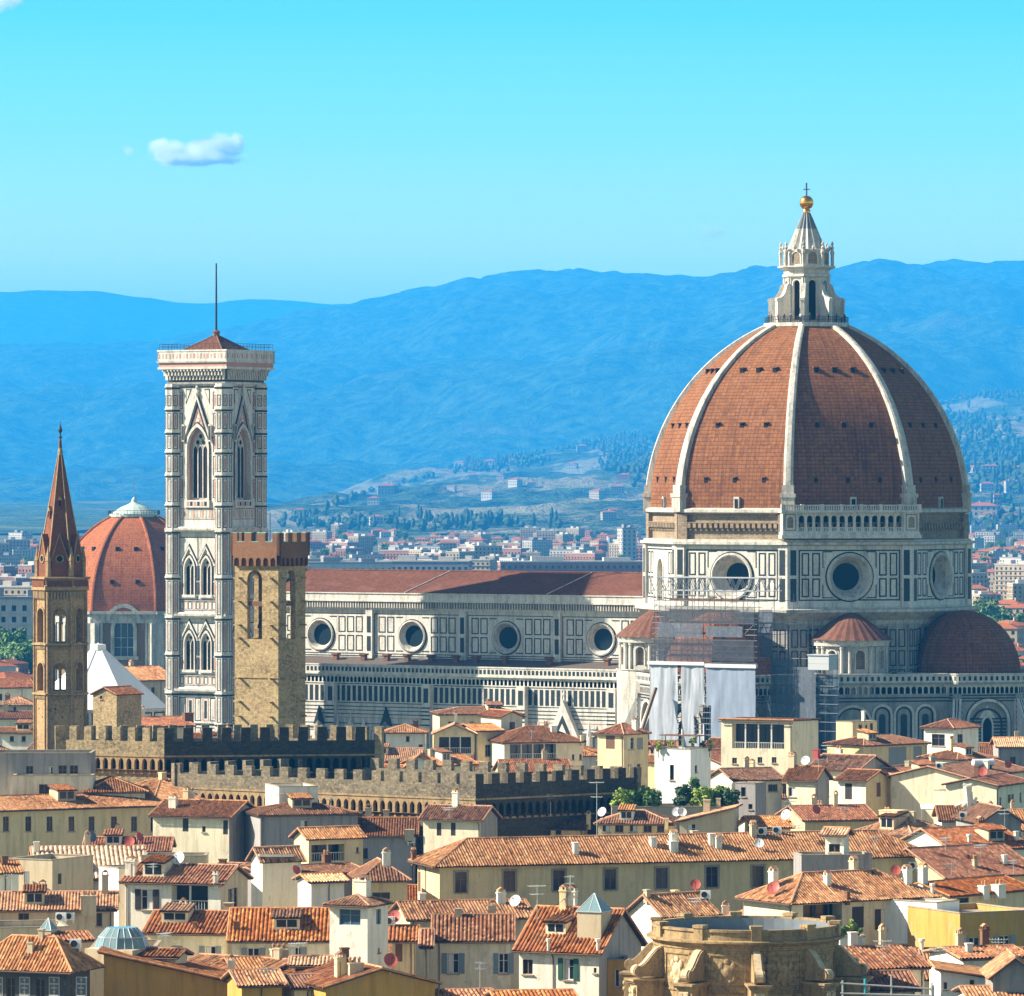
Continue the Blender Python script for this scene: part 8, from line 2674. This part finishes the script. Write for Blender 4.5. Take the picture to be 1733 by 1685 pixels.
# villas on the hill, found on its slope
def hill_pt(px, py, obs=('village_hill', 'mountain_ridge')):
    d = Vector(((px - CX) / F, 1, -(py - HY) / F)).normalized()
    for nme in obs:
        ok, loc, n, i = HILLS[nme].ray_cast(Vector((0, 0, CAMZ)), d)
        if ok: return loc
    return None
VIL = [(829, 791, 0, 1.1, 'cream villa among dark trees on the hill crest'), (779, 792, 1, 0.9, 'villa at the left end of the hill crest'), (869, 786, 0, 0.8, 'small house right of the villa on the hill crest'),
       (985, 764, 1, 0.9, 'lone house high on the hill by the dark wood'), (968, 795, 0, 1.0, 'white house on the slope below the dark wood'), (828, 845, 0, 0.85, 'pale farmhouse in the middle of the terraced slope'),
       (507, 873, 0, 0.6, 'white house at the left foot of the hill'), (1030, 880, 1, 0.55, 'house low on the slope left of the dome'), (1716, 832, 2, 0.5, 'long white building on the slope at the right edge'),
       (1650, 882, 0, 1.2, 'white house leftmost in the hill cluster right of the dome'), (1664, 884, 1, 1.1, 'cream house low in the hill cluster right of the dome'), (1678, 879, 0, 1.0, 'white house highest in the hill cluster right of the dome')]
for px, py, k, s, lb in VIL:
    p = hill_pt(px, py)
    if p is None: continue
    o, _, _ = FP[k]
    o = copy_tree(o)
    o.location = p + Vector((0, 4, 0)); o.rotation_euler = (0, 0, R(r5.uniform(-40, 20))); o.scale = (1.8 * s, 1.8 * s, 1.8 * s); o['label'] = lb
    if 'group' in o: del o['group']
for i in range(26):
    px, py = (r5.uniform(560, 1090), r5.uniform(800, 895)) if i < 17 else (r5.uniform(1645, 1733), r5.uniform(790, 890))
    p = hill_pt(px, py, ('village_hill',))
    if p is None or py < interp(near_tab, px) + 12: continue
    k = r5.choice((0, 1, 0, 5))
    o = copy_tree(FP[k][0]); s_ = r5.uniform(0.9, 1.5)
    o.location = p; o.rotation_euler = (0, 0, R(r5.uniform(-50, 10))); o.scale = (s_, s_, s_)
    o['label'] = 'small pale farmhouse standing alone on the open slope of the hill'; o['group'] = 'farmhouses on the hill slope'
p = hill_pt(794, 788)
o = far_block('bell_turret', 'cream', 4.5, 4.5, 15, 'hip'); o.location = p; o.scale = (1.8, 1.8, 1.8); o['label'] = 'thin turret of the villa on the hill crest'
p = hill_pt(1687, 880)
o = far_block('bell_turret', 'white', 4.5, 4.5, 17, 'hip'); o.location = p; o.scale = (1.8, 1.8, 1.8); o['label'] = 'thin white turret in the hill cluster right of the dome'
for px, py, w_ in ((545, 876, 0), (502, 866, 0)):
    pass
# woods on the hill: masses of crowns nobody could count
mbw = MB()
ico = []
q5 = random.Random(8)
def blob(p, r, h):
    n_ = 6
    vs = [p + Vector((0, 0, -1))]
    rings = ((0.75, 0.2), (1.0, 0.5), (0.65, 0.82))
    for rr2, zz in rings:
        for i in range(n_):
            a = 2 * pi * (i + 0.5 * (zz > 0.3)) / n_
            k = rr2 * r * q5.uniform(0.75, 1.2)
            vs.append(p + Vector((cos(a) * k, sin(a) * k, h * zz * q5.uniform(0.9, 1.1))))
    vs.append(p + Vector((q5.uniform(-.2, .2) * r, 0, h)))
    fs = [(0, 1 + (i + 1) % n_, 1 + i) for i in range(n_)]
    for j in range(2):
        fs += [(1 + j * n_ + i, 1 + j * n_ + (i + 1) % n_, 1 + (j + 1) * n_ + (i + 1) % n_, 1 + (j + 1) * n_ + i) for i in range(n_)]
    fs += [(1 + 2 * n_ + i, 1 + 2 * n_ + (i + 1) % n_, 1 + 3 * n_) for i in range(n_)]
    mbw.add(vs, fs, 0)
def wood(n_, cx_, cy_, sx, sy, big=1.0):
    for _ in range(n_):
        px, py = q5.gauss(cx_, sx), q5.gauss(cy_, sy)
        p = hill_pt(px, py, ('village_hill',))
        if p is None: continue
        tall = q5.random() < 0.25
        blob(p, q5.uniform(4.4, 9) * big * (0.55 if tall else 1), q5.uniform(10, 18) * big * (1.35 if tall else 1))
# along the crest
for i in range(330):
    px = q5.uniform(470, 1800)
    top = interp(near_tab, px)
    p = hill_pt(px, top + q5.uniform(1.5, 6), ('village_hill',))
    dens = 1.0 if px > 940 else 0.55
    if p is not None and q5.random() < dens: blob(p, q5.uniform(4.0, 8.0), q5.uniform(8, 17))
wood(320, 1060, 752, 42, 6, 1.15); wood(70, 810, 792, 24, 4); wood(60, 880, 782, 20, 4); wood(60, 800, 890, 70, 6, 0.9); wood(45, 560, 885, 60, 8, 0.8)
wood(110, 1070, 790, 26, 14, 1.1); wood(80, 1690, 900, 34, 8, 0.9); wood(120, 1640, 740, 40, 26, 1.2); wood(140, 1700, 790, 30, 30, 1.2); wood(60, 1700, 672, 40, 3, 1.2)
tag(mbw.build('woods', [leaf_mat('wood_leaf', [(0.025, 0.045, 0.02), (0.04, 0.07, 0.028), (0.07, 0.10, 0.04)])]), kind='stuff')
# trees scattered between the far blocks
for i in range(110):
    px, py = r5.choice(((r5.uniform(450, 1090), r5.uniform(912, 965)), (r5.uniform(450, 1090), r5.uniform(912, 965)), (r5.uniform(1642, 1740), r5.uniform(905, 965)), (r5.uniform(-10, 130), r5.uniform(920, 990))))
    y = CAMZ * F / (py - HY); x = (px - CX) / F * y
    put_tree(i % 2, px, y, ground_z(x, y), r5.uniform(0.6, 1.0), 'dark green tree between the far buildings of the plain', 'trees of the far plain')

# ------------------------------------------------------------------ odds and ends on the roofs
loc, ob = roof_hit(1640, 1366)
p0 = PZ(1640, 1364, 19.6) if loc is None else loc
t = thing('plaster_sculpture', 'ragged white plaster sculpture with splayed limbs on a roof before the orange terrace house', 'sculpture', p0, 0)
mb = MB()
k = p0.y / F
sk = plain('plaster_white', (0.72, 0.66, 0.52), 0.8, 0, 0.2, 0.25)
pts = [((0, 0, -0.4), (-2 * k, 0, 22 * k), 8, 6), ((-2 * k, 0, 22 * k), (-3 * k, 0, 36 * k), 6.5, 8), ((-1 * k, 0, 10 * k), (-24 * k, -.3, 2 * k), 4.5, 2), ((0, 0, 12 * k), (-12 * k, -.4, 1 * k), 4.5, 2.5), ((2 * k, 0, 12 * k), (14 * k, -.2, 4 * k), 4.5, 3),
       ((10 * k, 0, 6 * k), (33 * k, -.2, 1 * k), 3.5, 2), ((8 * k, 0, 8 * k), (13 * k, 0, 17 * k), 3, 2.2), ((-3 * k, 0, 36 * k), (-10 * k, 0, 39 * k), 3.5, 2.5), ((-3 * k, 0, 36 * k), (5 * k, 0, 38 * k), 3.5, 2.5), ((3 * k, 0, 0), (2 * k, 0, 26 * k), 5, 4)]
for a, b, r1_, r2_ in pts: mb.tube(a, b, r1_ * k, 7, 0, r2_ * k)
mb.build('figure', [sk], t)
t = thing('water_tank', 'white cylindrical water tank lying on the brown roof near the right edge', 'water tank', PZ(1665, 1297, 20.9), R(20))
mb = MB()
mb.tube((-1.6, 0, 0.55), (1.4, 0, 0.55), 0.5, 16); mb.tube((-1.75, 0, 0.55), (-1.6, 0, 0.55), 0.3, 16, 0, 0.5); mb.build('drum', [plain('tank_white', (0.75, 0.75, 0.74), 0.35)], t, smooth=False)
for x in (-1.1, 0.9):
    mb = MB(); mb.box(x - 0.1, x + 0.1, -0.45, 0.45, -1.2, 0.2); mb.build('cradle', [M['iron']], t)
t = thing('awning', 'long white awning over a small terrace left of the plaster sculpture', 'awning', PZ(1588, 1368, 19.2), R(0))
mb = MB()
mb.prism([Vector((-2.2, -0.9, -0.1)), Vector((2.2, -0.9, -0.1)), Vector((2.2, 0.9, 0.35)), Vector((-2.2, 0.9, 0.35))], [Vector((-2.2, -0.9, 0.0)), Vector((2.2, -0.9, 0.0)), Vector((2.2, 0.9, 0.45)), Vector((-2.2, 0.9, 0.45))]); mb.build('canopy', [plain('awning_white', (0.75, 0.75, 0.73), 0.7)], t)
for x in (-2.1, 0, 2.1):
    mb = MB(); mb.tube((x, -0.8, -0.05), (x, -0.8, -2.6), 0.05, 6); mb.build('post', [ALUM], t)
# painted panels of the dark house
hd = [h for h in HOUSES if h.t['label'].startswith('dark house with pale painted')][0]
inv = hd.t.matrix_world.inverted()
pl = PL((0.9, 0.9, 0), (1, 0, 0), (0, -1, 0))
o_ = inv @ Vector((0, 0, CAMZ))
for px in (-4, 42, 92, 138):
    d = inv.to_3x3() @ Vector(((px - CX) / F, 1, -(1674 - HY) / F)); q = o_ + d * ((0.9 - o_.y) / d.y)
    a, zc = q.x - 0.9, q.z
    mb = MB()
    pl.slab(mb, a - 0.5, a + 0.5, zc - 1.6, zc + 1.05, 0, 0.04, 0)
    pl.slab(mb, a - 0.4, a + 0.4, zc - 1.5, zc + 0.95, 0.04, 0.06, 1)
    for i in range(7):
        z = zc - 1.25 + 0.33 * i
        w = 0.12 + 0.14 * (i % 3)
        pl.slab(mb, a - w, a + w, z, z + 0.12, 0.06, 0.08, 0)
        pl.slab(mb, a - 0.03, a + 0.03, z + 0.12, z + 0.33, 0.06, 0.08, 0)
    mb.build('painted_panel', [plain('sgraffito_pale', (0.42, 0.42, 0.40), 0.8, 0, .2, .2), plain('sgraffito_dark', (0.14, 0.14, 0.145), 0.8, 0, .2, .2)], hd.t)
# builders' rail at the bottom edge
t = thing('scaffold_rail', 'silver scaffold rail with a turquoise upright at the bottom edge', 'scaffolding', PZ(1464, 1700, 19.0), R(0))
dR = t.location.y; k = dR / F
for a, b, n_ in (((-42 * k, 0, 2 * k + 1.6), (115 * k, -0.6, 1.0 + 6 * k), 'rail'), ((-42 * k, 0, 0.9), (115 * k, -0.6, 0.75), 'rail'), ((-38 * k, 0, -3), (-38 * k, 0, 1.9), 'standard'), ((44 * k, -0.3, -3), (44 * k, -0.3, 2.4), 'standard'), ((112 * k, -0.6, -3), (112 * k, -0.6, 1.8), 'standard')):
    mb = MB(); mb.tube(a, b, 0.07, 8); mb.build(n_, [ALUM], t)
mb = MB(); mb.tube((0, -0.1, -3), (0, -0.1, 44 * k), 0.11, 8); mb.build('standard', [plain('turquoise_paint', (0.04, 0.32, 0.36), 0.5)], t)

# visitors on the lantern platform
def person_proto(name, cloth, trousers):
    me = bpy.data.meshes.new('person')
    J = [(0, 0, .92), (0, 0, 1.2), (0, 0, 1.42), (0, 0, 1.52), (0, -.01, 1.66), (.1, 0, .88), (.11, -.02, .48), (.11, .02, .06), (.11, -.12, .04), (-.1, 0, .88), (-.11, .03, .48), (-.11, .05, .06), (-.11, -.1, .04),
         (.2, 0, 1.38), (.25, -.04, 1.1), (.2, -.22, .98), (-.2, 0, 1.38), (-.25, -.02, 1.1), (-.22, -.16, .92)]
    E_ = [(0, 1), (1, 2), (2, 3), (3, 4), (0, 5), (5, 6), (6, 7), (7, 8), (0, 9), (9, 10), (10, 11), (11, 12), (2, 13), (13, 14), (14, 15), (2, 16), (16, 17), (17, 18)]
    rad_ = [.15, .14, .13, .06, .105, .09, .065, .045, .04, .09, .065, .045, .04, .065, .05, .035, .065, .05, .035]
    me.from_pydata(J, E_, [])
    o = bpy.data.objects.new('person', me)
    COL.objects.link(o)
    sm = o.modifiers.new('skin', 'SKIN')
    for v, r_ in zip(me.skin_vertices[0].data, rad_): v.radius = (r_, r_)
    me.skin_vertices[0].data[0].use_root = True
    o.modifiers.new('sub', 'SUBSURF').render_levels = 1
    m, t_, b = newmat('clothes_' + name)
    sp = N(t_, 'ShaderNodeSeparateXYZ'); t_.links.new(N(t_, 'ShaderNodeTexCoord').outputs['Object'], sp.inputs[0])
    r_ = ramp(t_, sp.outputs[2], [(0.0, trousers), (0.3, trousers), (0.31, cloth), (0.0, cloth)][:3] , 'CONSTANT')
    mr = N(t_, 'ShaderNodeMath', operation='DIVIDE'); t_.links.new(sp.outputs[2], mr.inputs[0]); mr.inputs[1].default_value = 1.8
    rp = r_.node
    t_.links.new(mr.outputs[0], rp.inputs[0])
    el = rp.color_ramp.elements
    el[1].position = 0.03
    el[2].position = 0.53
    e = el.new(0.84); e.color = (0.42, 0.25, 0.17, 1)
    e = el.new(0.93); e.color = (0.05, 0.03, 0.02, 1)
    t_.links.new(rp.outputs[0], b.inputs['Base Color'])
    me.materials.append(m)
    return o
PPL = [person_proto('dark', (0.03, 0.035, 0.05), (0.02, 0.02, 0.03)), person_proto('red', (0.30, 0.04, 0.04), (0.03, 0.035, 0.06)), person_proto('white', (0.5, 0.5, 0.48), (0.04, 0.05, 0.08))]
desc = ('dark clothes', 'red top', 'white top')
used = set()
for i, a in enumerate((-78, -66, -50, -38, -27, -12, 2, 14, 31, 47, 60, 74)):
    kk = (0, 0, 1, 0, 0, 2, 0, 1, 0, 0, 2, 0)[i]
    o = PPL[kk] if kk not in used else PPL[kk].copy()
    if kk in used: COL.objects.link(o)
    used.add(kk)
    aw = R(a)
    o.location = DC + Vector((7.15 * sin(aw), -7.15 * cos(aw), 89.12))
    o.rotation_euler = (0, 0, aw + r5.uniform(-.6, .6))
    tag(o, 'visitor in %s leaning at the railing round the dome lantern' % desc[kk], 'person', 'visitors on the lantern platform')
